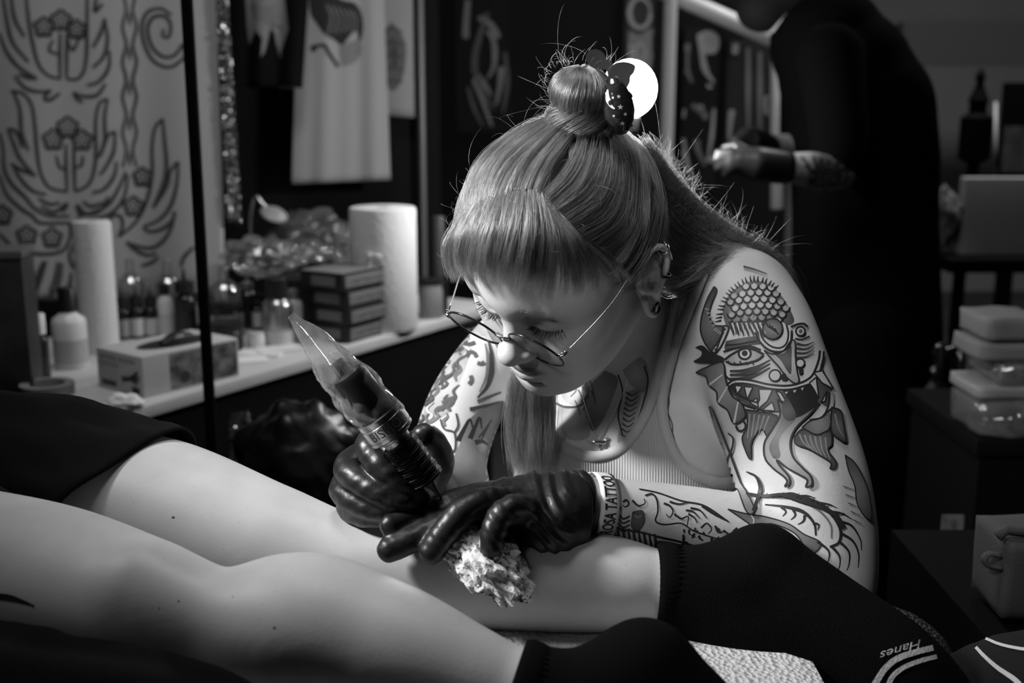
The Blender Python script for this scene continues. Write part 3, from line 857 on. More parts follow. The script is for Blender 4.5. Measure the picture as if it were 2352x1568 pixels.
hm = mesh_obj('hair_mass', P, Q, M_HMASS, artist)
F = Field((0.09, 1.05, 0.90), (0.42, 1.42, 1.32), 0.003)
for g in DN[1:5]: F.chain([C(px, py + 10, d + .024, .012 - .0012 * i) for i, (px, py, d) in enumerate(g[:-1])], .03, n=2)
F.chain([C(1490, 450, 1.20, .026), C(1520, 540, 1.205, .024), C(1560, 600, 1.205, .016)], .02)
P, Q = F.mesh(); mesh_obj('hair_mass', relax(P, Q, 2), Q, M_HMASS, artist)
F = Field((-0.06, 1.08, 0.90), (0.10, 1.28, 1.16), 0.0025)
F.chain([C(px, py, d + .010, .012 if i < 4 else .006) for i, (px, py, d) in enumerate(LK[1])], .01, n=2)
F.chain([C(px, py, d + .010, .010 if i < 3 else .005) for i, (px, py, d) in enumerate(LK[2])], .01, n=2)
P, Q = F.mesh(); mesh_obj('hair_mass', relax(P, Q, 2), Q, M_HMASS, artist)
# lashes and brows
la = []
for s in (-1, 1):
    Ln = spline([(s * .0170 * XS, .0835, -.0115), (s * .025 * XS, .0850, -.0150), (s * .034 * XS, .0838, -.0150), (s * .0445 * XS, .0765, -.0105)], 16)
    for i in range(90):
        u = rng.uniform(0, len(Ln) - 1.01); k = int(u); p = Ln[k] * (1 - u + k) + Ln[k + 1] * (u - k)
        w = u / len(Ln) - .45
        d = np.array([s * w * 0.9 + rng.normal(0, .08), .9, -.55 + rng.normal(0, .08)]); d /= np.linalg.norm(d); L = rng.uniform(.008, .0125)
        la.append(HH(np.array([p + d * L * t + np.array([0, 0, .0045]) * t * t for t in np.linspace(0, 1, 7)])))
curves_obj('eyelashes', la, 0.00016, M_LASH, artist)
br = []
for s in (-1, 1):
    Bn = spline([(s * .012 * XS, .0935, .0105), (s * .026 * XS, .0905, .0145), (s * .040 * XS, .0815, .0145), (s * .049 * XS, .068, .0100)], 16)
    for i in range(150):
        u = rng.uniform(0, len(Bn) - 1.01); k = int(u); p = Bn[k] + rng.normal(0, .0013, 3); tg = Bn[k + 1] - Bn[k]; tg /= np.linalg.norm(tg)
        L = rng.uniform(.004, .008); d = tg + np.array([0, .25, .25])
        br.append(HH(np.array([p + d * L * t for t in np.linspace(0, 1, 5)])))
curves_obj('eyebrows', br, 0.00010, M_HAIR, artist)
# ================================================================== projecting flat work on skin and cloth
def drape_pt(bv, px, py, off, org=None):
    d = ray(px, py)
    h = bv.ray_cast(Vector(CAM), Vector(d), 6.0)
    if h[0] is None: return None
    n = np.array(h[1]); 
    if n @ d > 0: n = -n
    return np.array(h[0]) + n * off
def drape_poly(bv, poly, step, off, holes=()):
    "triangulated patch that lies on a surface; outline given along sight lines"
    poly = np.asarray(poly, float)
    def dens(p):
        o = []
        for a, b in zip(p, np.roll(p, -1, 0)):
            k = max(int(np.linalg.norm(b - a) / step), 1)
            for i in range(k): o.append(a + (b - a) * i / k)
        return o
    out = dens(poly); n0 = len(out)
    x0, y0 = poly.min(0); x1, y1 = poly.max(0)
    pts = [Vector(p) for p in out]
    from math import ceil
    PX_, PY_ = poly[:, 0], poly[:, 1]
    gx, gy = np.meshgrid(np.arange(x0, x1, step), np.arange(y0, y1, step)); gx = gx.ravel() + .01; gy = gy.ravel() + .01
    ins = np.zeros(len(gx), bool); j = len(poly) - 1
    for i in range(len(poly)):
        c = ((PY_[i] > gy) != (PY_[j] > gy)) & (gx < (PX_[j] - PX_[i]) * (gy - PY_[i]) / (PY_[j] - PY_[i] + 1e-12) + PX_[i]); ins ^= c; j = i
    pts += [Vector((x, y)) for x, y in zip(gx[ins], gy[ins])]
    r = delaunay_2d_cdt(pts, [(i, (i + 1) % n0) for i in range(n0)], [list(range(n0))], 1, 1e-4)
    V2, F2 = r[0], r[2]
    V = [drape_pt(bv, v.x, v.y, off) for v in V2]
    good = [v for v in V if v is not None]
    Fc = [f for f in F2 if all(V[i] is not None for i in f)]
    Fc = [f for f in Fc if max(np.linalg.norm(V[f[i]] - V[f[i - 1]]) for i in range(len(f))) < 0.05]
    V = [v if v is not None else np.zeros(3) for v in V]
    used = sorted({i for f in Fc for i in f}); mp = {a: b for b, a in enumerate(used)}
    return [V[i] for i in used], [tuple(mp[i] for i in f) for f in Fc]
def drape_stroke(bv, pts, w0, w1=None, off=.0004, step=5.0, smooth=True, wm=None):
    "tapered ribbon along pts (pixels); w0 -> wm -> w1 are full widths"
    P = spline(pts, 8) if smooth and len(pts) > 2 else np.asarray(pts, float)
    L = np.r_[0, np.cumsum(np.linalg.norm(np.diff(P, axis=0), axis=1))]
    n = max(int(L[-1] / step), 2) + 1; t = np.linspace(0, L[-1], n)
    P = np.stack([np.interp(t, L, P[:, i]) for i in (0, 1)], -1)
    T = np.gradient(P, axis=0); T /= np.linalg.norm(T, axis=1)[:, None] + 1e-9
    N = np.stack([-T[:, 1], T[:, 0]], -1)
    w1 = w0 if w1 is None else w1; u = t / (L[-1] + 1e-9)
    Wd = (w0 + (w1 - w0) * u) if wm is None else np.where(u < .5, w0 + (wm - w0) * 2 * u, wm + (w1 - wm) * (2 * u - 1))
    V = []; ok = []
    for p, nn, w in zip(P, N, Wd):
        c = drape_pt(bv, *p, off)
        row = []
        for s in (-.5, .5):
            q = drape_pt(bv, *(p + nn * w * s), off)
            if q is None or c is None or np.linalg.norm(q - c) > .012: q = c
            row.append(q)
        ok.append(c is not None); V += [r if r is not None else np.zeros(3) for r in row]
    Fc = []
    for i in range(n - 1):
        if ok[i] and ok[i + 1] and np.linalg.norm(V[2 * i] - V[2 * i + 2]) < .03: Fc.append((2 * i, 2 * i + 1, 2 * i + 3, 2 * i + 2))
    return V, Fc
def text_geo(s, size=1.0, bold=0.0):
    cu = bpy.data.curves.new('t', 'FONT'); cu.body = s; cu.offset = bold; cu.size = size; cu.fill_mode = 'BOTH'; cu.resolution_u = 3
    o = bpy.data.objects.new('t', cu); COL.objects.link(o)
    bpy.context.view_layer.update()
    me = o.evaluated_get(bpy.context.evaluated_depsgraph_get()).to_mesh()
    V = [np.array(v.co) for v in me.vertices]; Fc = [tuple(p.vertices) for p in me.polygons]
    o.to_mesh_clear(); bpy.data.objects.remove(o); bpy.data.curves.remove(cu)
    return V, Fc
def vnormals(P, Fc):
    a, b, c = P[Fc[:, 0]], P[Fc[:, 1]], P[Fc[:, 2]]
    n = np.cross(b - a, c - a); N = np.zeros_like(P)
    for i in range(Fc.shape[1]): 
        for k in range(3): N[:, k] += np.bincount(Fc[:, i], weights=n[:, k], minlength=len(P))
    return N / (np.linalg.norm(N, axis=1)[:, None] + 1e-12)

# ================================================================== tank top
F = Field((-0.16, 0.98, 0.42), (0.44, 1.62, 1.22), 0.005)
F.ell(W(1455, 1060, 1.345), (.150, .105, .19), yawR(-28), 0); F.ell(W(1480, 1400, 1.42), (.135, .105, .17), yawR(-28), .08)
F.ell(W(1310, 1100, 1.245), (.062, .062, .066), None, .05); F.ell(W(1560, 1075, 1.215), (.066, .066, .072), None, .05)
F.cone(W(1500, 780, 1.27), W(1690, 712, 1.225), .050, .058, .05); F.cone(W(1440, 790, 1.32), W(1165, 775, 1.375), .045, .048, .05)
F.cone(W(1600, 860, 1.22), W(1545, 1000, 1.24), .052, .055, .05); F.cone(W(1470, 850, 1.215), W(1390, 985, 1.235), .030, .035, .04)
F.cone(H(0, -.040, -.045), W(1450, 800, 1.265), .050, .056, .03); F.chain(arm_l[:2], .02, n=2)
TP_, TF_ = F.mesh(); TP_ = relax(TP_, TF_, 4); BV_TR0 = bvh_of(TP_, TF_)
class TrunkOrSkin:
    "trunk surface; near the shoulder whichever of trunk and skin lies outside"
    def ray_cast(s, o, d, m):
        h = BV_TR0.ray_cast(o, d, m); v = np.array(d)
        if 784 - FPX * (v @ UPV) / (v @ FWD) < 820:
            g = BV_BODY.ray_cast(o, d, m)
            if g[0] is not None and (h[0] is None or g[3] < h[3]): return g
        return h
BV_TR = TrunkOrSkin()
neck = [(1600, 590), (1572, 655), (1548, 720), (1530, 790), (1513, 860), (1499, 915), (1482, 960), (1455, 1005), (1420, 1035), (1375, 1048), (1330, 1044), (1290, 1024), (1266, 998)]
armh = [(1700, 1185), (1692, 1112), (1640, 1106), (1590, 1086), (1552, 1046), (1529, 985), (1523, 920), (1536, 850), (1560, 780), (1588, 712), (1620, 630)]
left = [(1252, 985), (1222, 1010), (1200, 1060), (1190, 1130), (1195, 1230), (1230, 1420)]
bot = [(1400, 1480), (1600, 1480), (1720, 1380)]
sp = lambda L: [tuple(p) for p in spline(L, 5)]
M_TANK = mat('tank_rib', 0.42, 0.9, spec=0.1, bump=(118, 0.55, 0.4, 'wave'))
M_BIND = mat('tank_binding', 0.46, 0.9, spec=0.1, bump=(260, 0.4, 0.4, 'wave'))
V, Fc = drape_poly(BV_TR, sp(neck) + left + bot + sp(armh), 9, .0035)
tank = mesh_obj('tank_top', V, Fc, M_TANK, artist)
tank['label'] = 'white ribbed tank top'
sm = tank.modifiers.new('thickness', 'SOLIDIFY'); sm.thickness = 0.0012; sm.offset = 1
for ln, wd in ((neck, 24), (armh, 24)):
    g = [drape_stroke(BV_TR, ln, wd, wd, .0050, 8)]
    V, Fc = g[0]; runs = [[]]
    for f in Fc:
        if runs[-1] and runs[-1][-1][3] != f[0]: runs.append([])
        runs[-1].append(f)
    Fc = max(runs, key=len); k0 = Fc[0][0]; V = V[k0:Fc[-1][2] + 1]; Fc = [tuple(i - k0 for i in f) for f in Fc]
    b = mesh_obj('binding', V, Fc, M_BIND, tank)
    sm = b.modifiers.new('thickness', 'SOLIDIFY'); sm.thickness = 0.0016; sm.offset = -1

# ================================================================== gloves
M_GLOVE = mat('nitrile', 0.011, 0.40, spec=0.5, bump=(70, 0.5, 5))
def glove(chains, palm, lo, hi, plane=None, wr=None, k=.006):
    F = Field(lo, hi, 0.0016)
    for c in palm: F.chain(c, .016, n=2)
    for c in chains: F.chain(c, k, n=4)
    if plane: F.cut(*plane)
    P, Q = F.mesh(); P = relax(P, Q, 2)
    N = vnormals(P, Q)
    if wr is not None: P = P + N * wr(P)[:, None]
    return P, Q
# her right hand, closed round the machine
r_index = [C(935, 1030, 1.10, .013), C(885, 1002, 1.06, .0130), C(848, 1024, 1.022, .0135), C(882, 1076, .998, .0118), C(935, 1118, .998, .0105), C(965, 1140, 1.005, .009)]
r_mid = [C(915, 1060, 1.11, .013), C(850, 1040, 1.07, .0128), C(798, 1076, 1.03, .0132), C(850, 1120, 1.0, .0118), C(915, 1150, .995, .0110), C(945, 1158, 1.0, .0095)]
r_ring = [C(910, 1090, 1.12, .013), C(835, 1082, 1.08, .0122), C(786, 1124, 1.04, .0126), C(835, 1160, 1.012, .0112), C(900, 1172, 1.0, .0105), C(925, 1172, 1.003, .009)]
r_lit = [C(905, 1120, 1.12, .012), C(845, 1125, 1.085, .0125), C(803, 1163, 1.05, .0125), C(840, 1184, 1.022, .0110), C(890, 1186, 1.008, .0095)]
r_thumb = [C(985, 1110, 1.13, .017), C(1010, 1060, 1.09, .0145), C(995, 1015, 1.06, .0125), C(975, 1000, 1.045, .0120)]
r_palm = [[C(990, 1135, 1.18, .027), C(930, 1090, 1.13, .025), C(890, 1060, 1.10, .020)], [C(980, 1140, 1.17, .025), C(900, 1130, 1.12, .022), C(870, 1140, 1.10, .018)], [C(990, 1130, 1.17, .024), C(960, 1080, 1.12, .020)]]
def wr_r(P):
    q = PX(P); return 0.0003 * np.sin((q[:, 0] * .5 + q[:, 1]) * .16 + 2 * np.sin(q[:, 0] * .03)) * np.clip((1.10 - (P - CAM) @ FWD) / .08, 0, 1)
P, Q = glove([r_index, r_mid, r_ring, r_lit, r_thumb], r_palm, (-0.20, 0.90, 0.80), (-0.03, 1.24, 1.04), None, wr_r, .003)
gl_r = mesh_obj('glove', P, Q, M_GLOVE, artist)
# her left hand, spread on the calf
l_index = [C(1170, 1140, 1.06, .0150), C(1085, 1140, 1.035, .0125), C(1010, 1164, 1.012, .0108), C(950, 1186, .998, .0102), C(898, 1206, .988, .0102)]
l_mid = [C(1180, 1158, 1.04, .0150), C(1090, 1165, 1.018, .0130), C(1005, 1208, .995, .0118), C(945, 1240, .984, .0115), C(895, 1262, .980, .0112)]
l_ring = [C(1200, 1168, 1.02, .0150), C(1130, 1152, .998, .0135), C(1068, 1172, .980, .0128), C(1022, 1225, .972, .0122), C(992, 1266, .970, .0112)]
l_lit = [C(1240, 1180, 1.01, .0150), C(1195, 1168, .985, .0130), C(1155, 1180, .970, .0120), C(1134, 1220, .963, .0112), C(1130, 1254, .962, .0102)]
l_thumb = [C(1270, 1140, 1.07, .017), C(1180, 1150, 1.085, .0130), C(1105, 1165, 1.085, .0115), C(1060, 1172, 1.075, .011)]
l_palm = [[C(1390, 1166, 1.045, .0305), C(1310, 1160, 1.035, .0305), C(1240, 1155, 1.035, .0290), C(1160, 1150, 1.035, .021)],
          [C(1330, 1190, 1.03, .0300), C(1260, 1195, 1.02, .0290), C(1200, 1180, 1.01, .020)], [C(1300, 1190, 1.025, .028), C(1270, 1205, 1.005, .024)]]
def wr_l(P):
    q = PX(P); u = (q[:, 0] * .62 - q[:, 1] * .5) + 18 * np.sin(q[:, 1] * .022 + 1.1) + 8 * np.sin(q[:, 0] * .05)
    s = np.sin(u * .22); s2 = np.sin(u * .47 + 2 * np.sin(q[:, 1] * .03)); return (0.0013 * np.sign(s) * np.abs(s) ** 1.6 + .0005 * np.abs(s2)) * np.clip((q[:, 0] - 1090) / 120, 0.15, 1) * np.clip((1325 - q[:, 0]) / 30, 0, 1)
wa = W(1390, 1166, 1.045) - W(1310, 1160, 1.035)
P, Q = glove([l_index, l_mid, l_ring, l_lit, l_thumb], l_palm, (-0.14, 0.85, 0.78), (0.12, 1.13, 1.02), (W(1328, 1162, 1.037), wa), wr_l)
gl_l = mesh_obj('glove', P, Q, M_GLOVE, artist)
Mw = axis_frame(W(1326, 1162, 1.037), wa)
def ring_band(name, M, r, h, th, material, parent, n=64, wob=0.0, bulge=0.0):
    V = []; Q = []
    prof = [(r, -h / 2), (r + th + bulge, -h / 4), (r + th + bulge, h / 4), (r + th * .6, h / 2), (r, h / 2)]
    for rr, z in prof:
        for i in range(n):
            a = 2 * math.pi * i / n; w = wob * math.sin(3 * a + z * 200)
            V.append(tuple(M @ Vector(((rr + w) * math.cos(a), (rr + w) * math.sin(a), z + wob * math.cos(2 * a)))))
    m = len(prof)
    for j in range(m):
        for i in range(n): Q.append((j * n + i, j * n + (i + 1) % n, ((j + 1) % m) * n + (i + 1) % n, ((j + 1) % m) * n + i))
    return mesh_obj(name, V, Q, material, parent)
ring_band('cuff', Mw, 0.0310, 0.012, 0.0015, M_GLOVE, gl_l, wob=.0006, bulge=.0006)

# ================================================================== paper wristband with lettering
Mb = axis_frame(W(1372, 1164, 1.043), wa, (0, 0, 1))
wb = empty('wristband', W(1382, 1165, 1.044)); tag(wb, 'white paper wristband with black lettering beside the black glove cuff', 'wristband')
M_BAND = mat('band_paper', 0.66, 0.6, spec=0.2)
o = par(ring_band('band', Mb, 0.0312, 0.0185, 0.0005, M_BAND, None), wb)
tv, tf = text_geo('ROSA TATTOO', 1.0, .02)
tv = np.array(tv); tw = tv[:, 0].max(); 
# letters run up the band; a = angle round the wrist (0 = up), facing the lens at the side
V = []
camd = Mb.inverted() @ Vector(CAM); a_cam = math.atan2(camd.y, camd.x)
for x, y, z in tv:
    s = x / tw * 0.062 - 0.027                      # along the band
    a = a_cam - math.copysign(1, a_cam) * s / 0.0322
    V.append(tuple(Mb @ Vector((0.0322 * math.cos(a), 0.0322 * math.sin(a), -(y - .36) * 0.0155))))
o = par(mesh_obj('lettering', V, tf, mat('print_black', 0.01, 0.7), None, False), wb)

# ================================================================== glasses
gl = empty('glasses', H(0, .10, -.026)); tag(gl, 'round wire-rimmed glasses low on the tattooist\'s nose', 'glasses')
M_RIM = mat('rim_metal', 0.55, 0.18, 1.0); M_RIMD = mat('rim_dark', 0.03, 0.2, 0.6)
M_LENS = mat('lens_glass', 0.12, 0.03, trans=0.0, alpha=0.42, spec=0.9)
GO = .006; ph = math.radians(20); gup = np.array([0, math.sin(ph), math.cos(ph)]); gn = np.array([0, math.cos(ph), -math.sin(ph)])
gb = np.array([GO, .101, -.026])
for s in (1, -1):
    c = gb + np.array([s * .0368, 0, 0]); n = 56
    ringp = [HH(c + .0285 * (math.cos(a) * np.array([1, 0, 0]) + math.sin(a) * gup)) for a in np.linspace(0, 2 * math.pi, n + 1)]
    v, f = tube_geo(ringp, .0011, 8, False); r = par(mesh_obj('rim', v, f, M_RIMD), gl)
    V = []; Q = []
    for k, (rad, bl) in enumerate([(.0001, .0022), (.010, .0019), (.020, .0011), (.0283, 0)]):
        for a in np.linspace(0, 2 * math.pi, n, endpoint=False): V.append(tuple(HH(c + rad * (math.cos(a) * np.array([1, 0, 0]) + math.sin(a) * gup) + gn * bl)))
    for k in range(3):
        for i in range(n): Q.append((k * n + i, k * n + (i + 1) % n, (k + 1) * n + (i + 1) % n, (k + 1) * n + i))
    par(mesh_obj('lens', V, Q, M_LENS), gl)
    hin = c + np.array([s * .0285, 0, 0]) + gup * .006
    hp = [hin, hin + np.array([s * .0045, -.001, .001]), hin + np.array([s * .0055, -.006, .002])]
    o = par(tube('hinge', [HH(p) for p in spline(hp, 4)], .0016, M_RIM), gl)
    for q in (0.15, 0.5, 0.85):
        b0 = hp[0] * (1 - q) + hp[2] * q; o2 = lathe('screw', [(0, 0), (.0013, 0), (.0013, .0012), (.0008, .0018), (0, .0018)], M_RIM, None, 10, Matrix.Translation(HH(b0 + np.array([s * .001, .001, .001]))))
        par(o2, gl)
    tip = np.array([s * .090, -.008, .022])
    tp = spline([hp[2], hp[2] * .5 + tip * .5 + np.array([s * .006, 0, 0]), tip, tip + np.array([-s * .004, -.03, -.012])], 8)
    par(tube('temple', [HH(p) for p in tp], .0008, M_RIM), gl)
    par(tube('nose_pad', [HH(p) for p in spline([c + np.array([-s * .0275, -.001, .004]), np.array([GO + s * .0075, .099, -.024]), np.array([GO + s * .0080, .096, -.030])], 5)], [.0006] * 5 + [.0012] * 3 + [.0018] * 3, M_RIM), gl)
br_ = [gb + np.array([.0088, 0, 0]) + gup * .006, gb + np.array([.004, .002, 0]) + gup * .0085, gb + np.array([-.004, .002, 0]) + gup * .0085, gb + np.array([-.0088, 0, 0]) + gup * .006]
par(tube('bridge', [HH(p) for p in spline(br_, 6)], .0012, M_RIM), gl)
# ================================================================== rotary tattoo machine in a clear bag
A0 = W(1014, 1144, 1.005); A1 = W(880, 968, 0.985); mu = (A1 - A0) / np.linalg.norm(A1 - A0)
MM = axis_frame(A0, mu, (0, -1, 0))
mach = empty('tattoo_machine', A0); tag(mach, 'tattoo machine with taped black grip and clear plastic sleeve in the gloved hand', 'tattoo machine')
M_GRIP = mat('grip_tape', 0.012, 0.35, spec=0.6, bump=(700, 0.9, 3)); M_ALU = mat('brushed_aluminium', 0.62, 0.28, 1.0, bump=(400, 0.15, 2))
def mp(o): return par(o, mach)
L_ = np.linalg.norm(W(914, 1012, .99) - A0)
mp(lathe('needle_tip', [(0, -.001), (.0008, .0), (.0022, .008), (.0042, .016), (.0062, .021), (.0062, .026), (0, .026)], mat('tip_plastic', 0.10, 0.12, spec=0.9), None, 20, MM))
prof = [(0, .020), (.010, .020)]
z = .0215; k = 0
while z < L_ * .98:
    prof += [(.0148 + .0006 * math.sin(k * 1.7), z), (.0160 + .0006 * math.sin(k * 1.7), z + .0008), (.0148, z + .0016)]; z += .0019; k += 1
prof += [(.0130, z), (0, z)]
mp(lathe('taped_grip', prof, M_GRIP, None, 36, MM, 80))
z0 = z
mp(lathe('neck', [(0, z0 - .002), (.0125, z0 - .002), (.0125, z0 + .004), (.0165, z0 + .006), (.0165, z0 + .008), (0, z0 + .008)], M_ALU, None, 40, MM))
zc = z0 + .008
mp(lathe('collar', [(0, zc), (.0198, zc), (.0210, zc + .001), (.0210, zc + .004), (.0204, zc + .0045), (.0204, zc + .005), (.0213, zc + .0055), (.0213, zc + .0165), (.0205, zc + .017), (.0205, zc + .0175), (.0211, zc + .018), (.0211, zc + .022), (.019, zc + .0225), (0, zc + .0225)], M_ALU, None, 56, MM))
tv, tf = text_geo('BISHOP', 1.0); tv = np.array(tv)
cl = MM.inverted() @ Vector(CAM); ac = math.atan2(cl.y, cl.x)
V = [tuple(MM @ Vector((.02145 * math.cos(ac - .95 + x * .0120 / .0213), .02145 * math.sin(ac - .95 + x * .0120 / .0213), zc + .0068 + y * .0118))) for x, y, _ in tv]
mp(mesh_obj('lettering', V, tf, mat('engraving', 0.08, 0.5), None, False))
zb = zc + .0225
mp(lathe('motor_body', [(0, zb), (.0165, zb), (.0165, zb + .040), (.0145, zb + .044), (.009, zb + .046), (0, zb + .046)], mat('anodised_black', 0.014, 0.3, spec=0.6), None, 40, MM))
mp(tube('power_plug', [tuple(MM @ Vector((0, 0, zb + .045))), tuple(MM @ Vector((0, 0, zb + .058)))], .005, M_BLACK, None, 12))
# clear sleeve, crumpled, pinched flat at its end
def plastic(name, v=.85, fac=.30, rough=.12, tr=.15):
    m = bpy.data.materials.new(name); m.use_nodes = True; nt = m.node_tree; nt.nodes.clear(); L = nt.links.new
    out = nt.nodes.new('ShaderNodeOutputMaterial'); tp = nt.nodes.new('ShaderNodeBsdfTransparent'); gl_ = nt.nodes.new('ShaderNodeBsdfGlossy'); df = nt.nodes.new('ShaderNodeBsdfDiffuse'); tl = nt.nodes.new('ShaderNodeBsdfTranslucent')
    gl_.inputs['Roughness'].default_value = rough; gl_.inputs['Color'].default_value = (v, v, v, 1)
    df.inputs['Color'].default_value = (v, v, v, 1); tl.inputs['Color'].default_value = (v, v, v, 1); tp.inputs['Color'].default_value = (.95, .95, .95, 1)
    m1 = nt.nodes.new('ShaderNodeMixShader'); m1.inputs[0].default_value = .5; L(df.outputs[0], m1.inputs[1]); L(tl.outputs[0], m1.inputs[2])
    m2 = nt.nodes.new('ShaderNodeMixShader'); m2.inputs[0].default_value = tr; L(tp.outputs[0], m2.inputs[1]); L(m1.outputs[0], m2.inputs[2])
    fr = nt.nodes.new('ShaderNodeFresnel'); fr.inputs[0].default_value = 1.5
    ma = nt.nodes.new('ShaderNodeMath'); ma.operation = 'MULTIPLY_ADD'; ma.inputs[1].default_value = 1 - fac; ma.inputs[2].default_value = fac * .25; L(fr.outputs[0], ma.inputs[0])
    m3 = nt.nodes.new('ShaderNodeMixShader'); L(ma.outputs[0], m3.inputs[0]); L(m2.outputs[0], m3.inputs[1]); L(gl_.outputs[0], m3.inputs[2])
    tc = nt.nodes.new('ShaderNodeTexCoord'); nz = nt.nodes.new('ShaderNodeTexVoronoi'); nz.inputs['Scale'].default_value = 70; nz.feature = 'F1'
    L(tc.outputs['Object'], nz.inputs['Vector']); bp = nt.nodes.new('ShaderNodeBump'); bp.inputs['Strength'].default_value = .35; bp.inputs['Distance'].default_value = .004
    L(nz.outputs['Distance'], bp.inputs['Height']); L(bp.outputs[0], gl_.inputs['Normal'])
    L(m3.outputs[0], out.inputs[0]); return m
M_BAG = plastic('clear_film', .9, .35, .12, .26)
u2 = np.array([-.657, -.754]); v2 = np.array([.754, -.657]); oc = np.array([880, 965.0])
keys = np.array([(-30, 48, 48), (-8, 56, 54), (40, 58, 54), (90, 57, 50), (140, 52, 40), (190, 42, 24), (240, 31, 12), (285, 18, 4), (309, 11, 2), (322, 9, 1.5)], float)
mm = .985 / FPX
nr, ns = 44, 40; V = []; Q = []
dax = np.linspace(0, 1, nr)
S = np.interp(dax, np.linspace(0, 1, len(keys)), keys[:, 0])
rb = np.random.default_rng(3); nzv = rb.normal(0, 1, (nr, ns))
for it in range(3): nzv = (nzv + np.roll(nzv, 1, 0) + np.roll(nzv, 1, 1) + np.roll(nzv, -1, 0) + np.roll(nzv, -1, 1)) / 2.6
dirv = -RGT * 0
for i in range(nr):
    hw = np.interp(S[i], keys[:, 0], keys[:, 1]); hd = np.interp(S[i], keys[:, 0], keys[:, 2])
    c2 = oc + u2 * S[i]; dd = np.interp(S[i], [-30, 322], [.990, .965])
    for j in range(ns):
        a = 2 * math.pi * j / ns; w = 1 + .035 * nzv[i, j]
        p2 = c2 + v2 * hw * math.cos(a) * w
        V.append(W(p2[0], p2[1], dd + hd * mm * math.sin(a) * w))
for i in range(nr - 1):
    for j in range(ns): Q.append((i * ns + j, i * ns + (j + 1) % ns, (i + 1) * ns + (j + 1) % ns, (i + 1) * ns + j))
sl = mp(mesh_obj('plastic_sleeve', V, Q, M_BAG, None, True)); sl['label'] = 'clear crinkled plastic sleeve'
for e in [[(20, -50, -40), (90, -30, -46), (150, -12, -34), (230, -4, -12), (300, -2, -3)], [(40, 20, -46), (120, 6, -38), (200, 10, -20)], [(130, -40, -24), (150, -8, -34), (185, -2, -24), (150, 30, -30)]]:
    pts = []
    for s_, a_, h_ in e:
        p2 = oc + u2 * s_ + v2 * a_; dd = np.interp(s_, [-30, 322], [.990, .965]); pts.append(W(p2[0], p2[1], dd + h_ * mm))
    mp(tube('sleeve_crease', spline(pts, 6), .0005, M_BAG, None, 5))

# ================================================================== crumpled paper towel under her fingers
from mathutils import noise as mnoise
bm = bmesh.new(); bmesh.ops.create_icosphere(bm, subdivisions=5, radius=1.0)
wc = W(1112, 1283, .980)
axx = W(1175, 1350, .965) - W(1040, 1225, 1.0); axx /= np.linalg.norm(axx)
Mx = look_frame(wc, axx, (0.2, -0.3, 1))
for v in bm.verts:
    p = v.co.copy()
    q = p * 1.25 + Vector((3, 1, 2)); q = q + Vector((mnoise.noise(p * 2.5), mnoise.noise(p * 2.5 + Vector((5, 0, 0))), mnoise.noise(p * 2.5 + Vector((0, 5, 0))))) * .35
    cv = mnoise.voronoi(q)[0]; c2 = mnoise.voronoi(q * 2.3 + Vector((7, 0, 0)))[0]; c3 = mnoise.voronoi(q * 5.0)[0]
    r = .82 + .50 * (cv[1] - cv[0]) + .30 * (c2[1] - c2[0]) + .06 * (c3[1] - c3[0])
    fl_ = max(0.0, p.x - .55)
    v.co = Mx @ Vector((p.x * .050 * r, p.y * .030 * r, p.z * .021 * r - .010 * fl_))
M_WAD = bpy.data.materials.new('inked_tissue'); M_WAD.use_nodes = True
nt = M_WAD.node_tree; b = nt.nodes['Principled BSDF']; b.inputs['Roughness'].default_value = .8
tc = nt.nodes.new('ShaderNodeTexCoord'); n1 = nt.nodes.new('ShaderNodeTexNoise'); n1.inputs['Scale'].default_value = 34; n1.inputs['Detail'].default_value = 8; n1.inputs['Roughness'].default_value = .7
n2 = nt.nodes.new('ShaderNodeTexNoise'); n2.inputs['Scale'].default_value = 420; n2.inputs['Detail'].default_value = 3
mx = nt.nodes.new('ShaderNodeMath'); mx.operation = 'MULTIPLY_ADD'; mx.inputs[1].default_value = .55
cr = nt.nodes.new('ShaderNodeValToRGB'); cr.color_ramp.elements[0].position = .80; cr.color_ramp.elements[0].color = (.72, .72, .72, 1); cr.color_ramp.elements[1].position = .90; cr.color_ramp.elements[1].color = (.02, .02, .02, 1)
L = nt.links.new
L(tc.outputs['Object'], n1.inputs['Vector']); L(tc.outputs['Object'], n2.inputs['Vector']); L(n2.outputs['Fac'], mx.inputs[0]); L(n1.outputs['Fac'], mx.inputs[2]); L(mx.outputs[0], cr.inputs[0]); L(cr.outputs[0], b.inputs['Base Color'])
bp = nt.nodes.new('ShaderNodeBump'); bp.inputs['Strength'].default_value = .5; bp.inputs['Distance'].default_value = .002; L(n2.outputs['Fac'], bp.inputs['Height']); L(bp.outputs[0], b.inputs['Normal'])
wad = bm_obj('paper_towel', bm, M_WAD, None, False); tag(wad, 'crumpled paper towel smeared with black ink under the gloved fingers', 'paper towel')

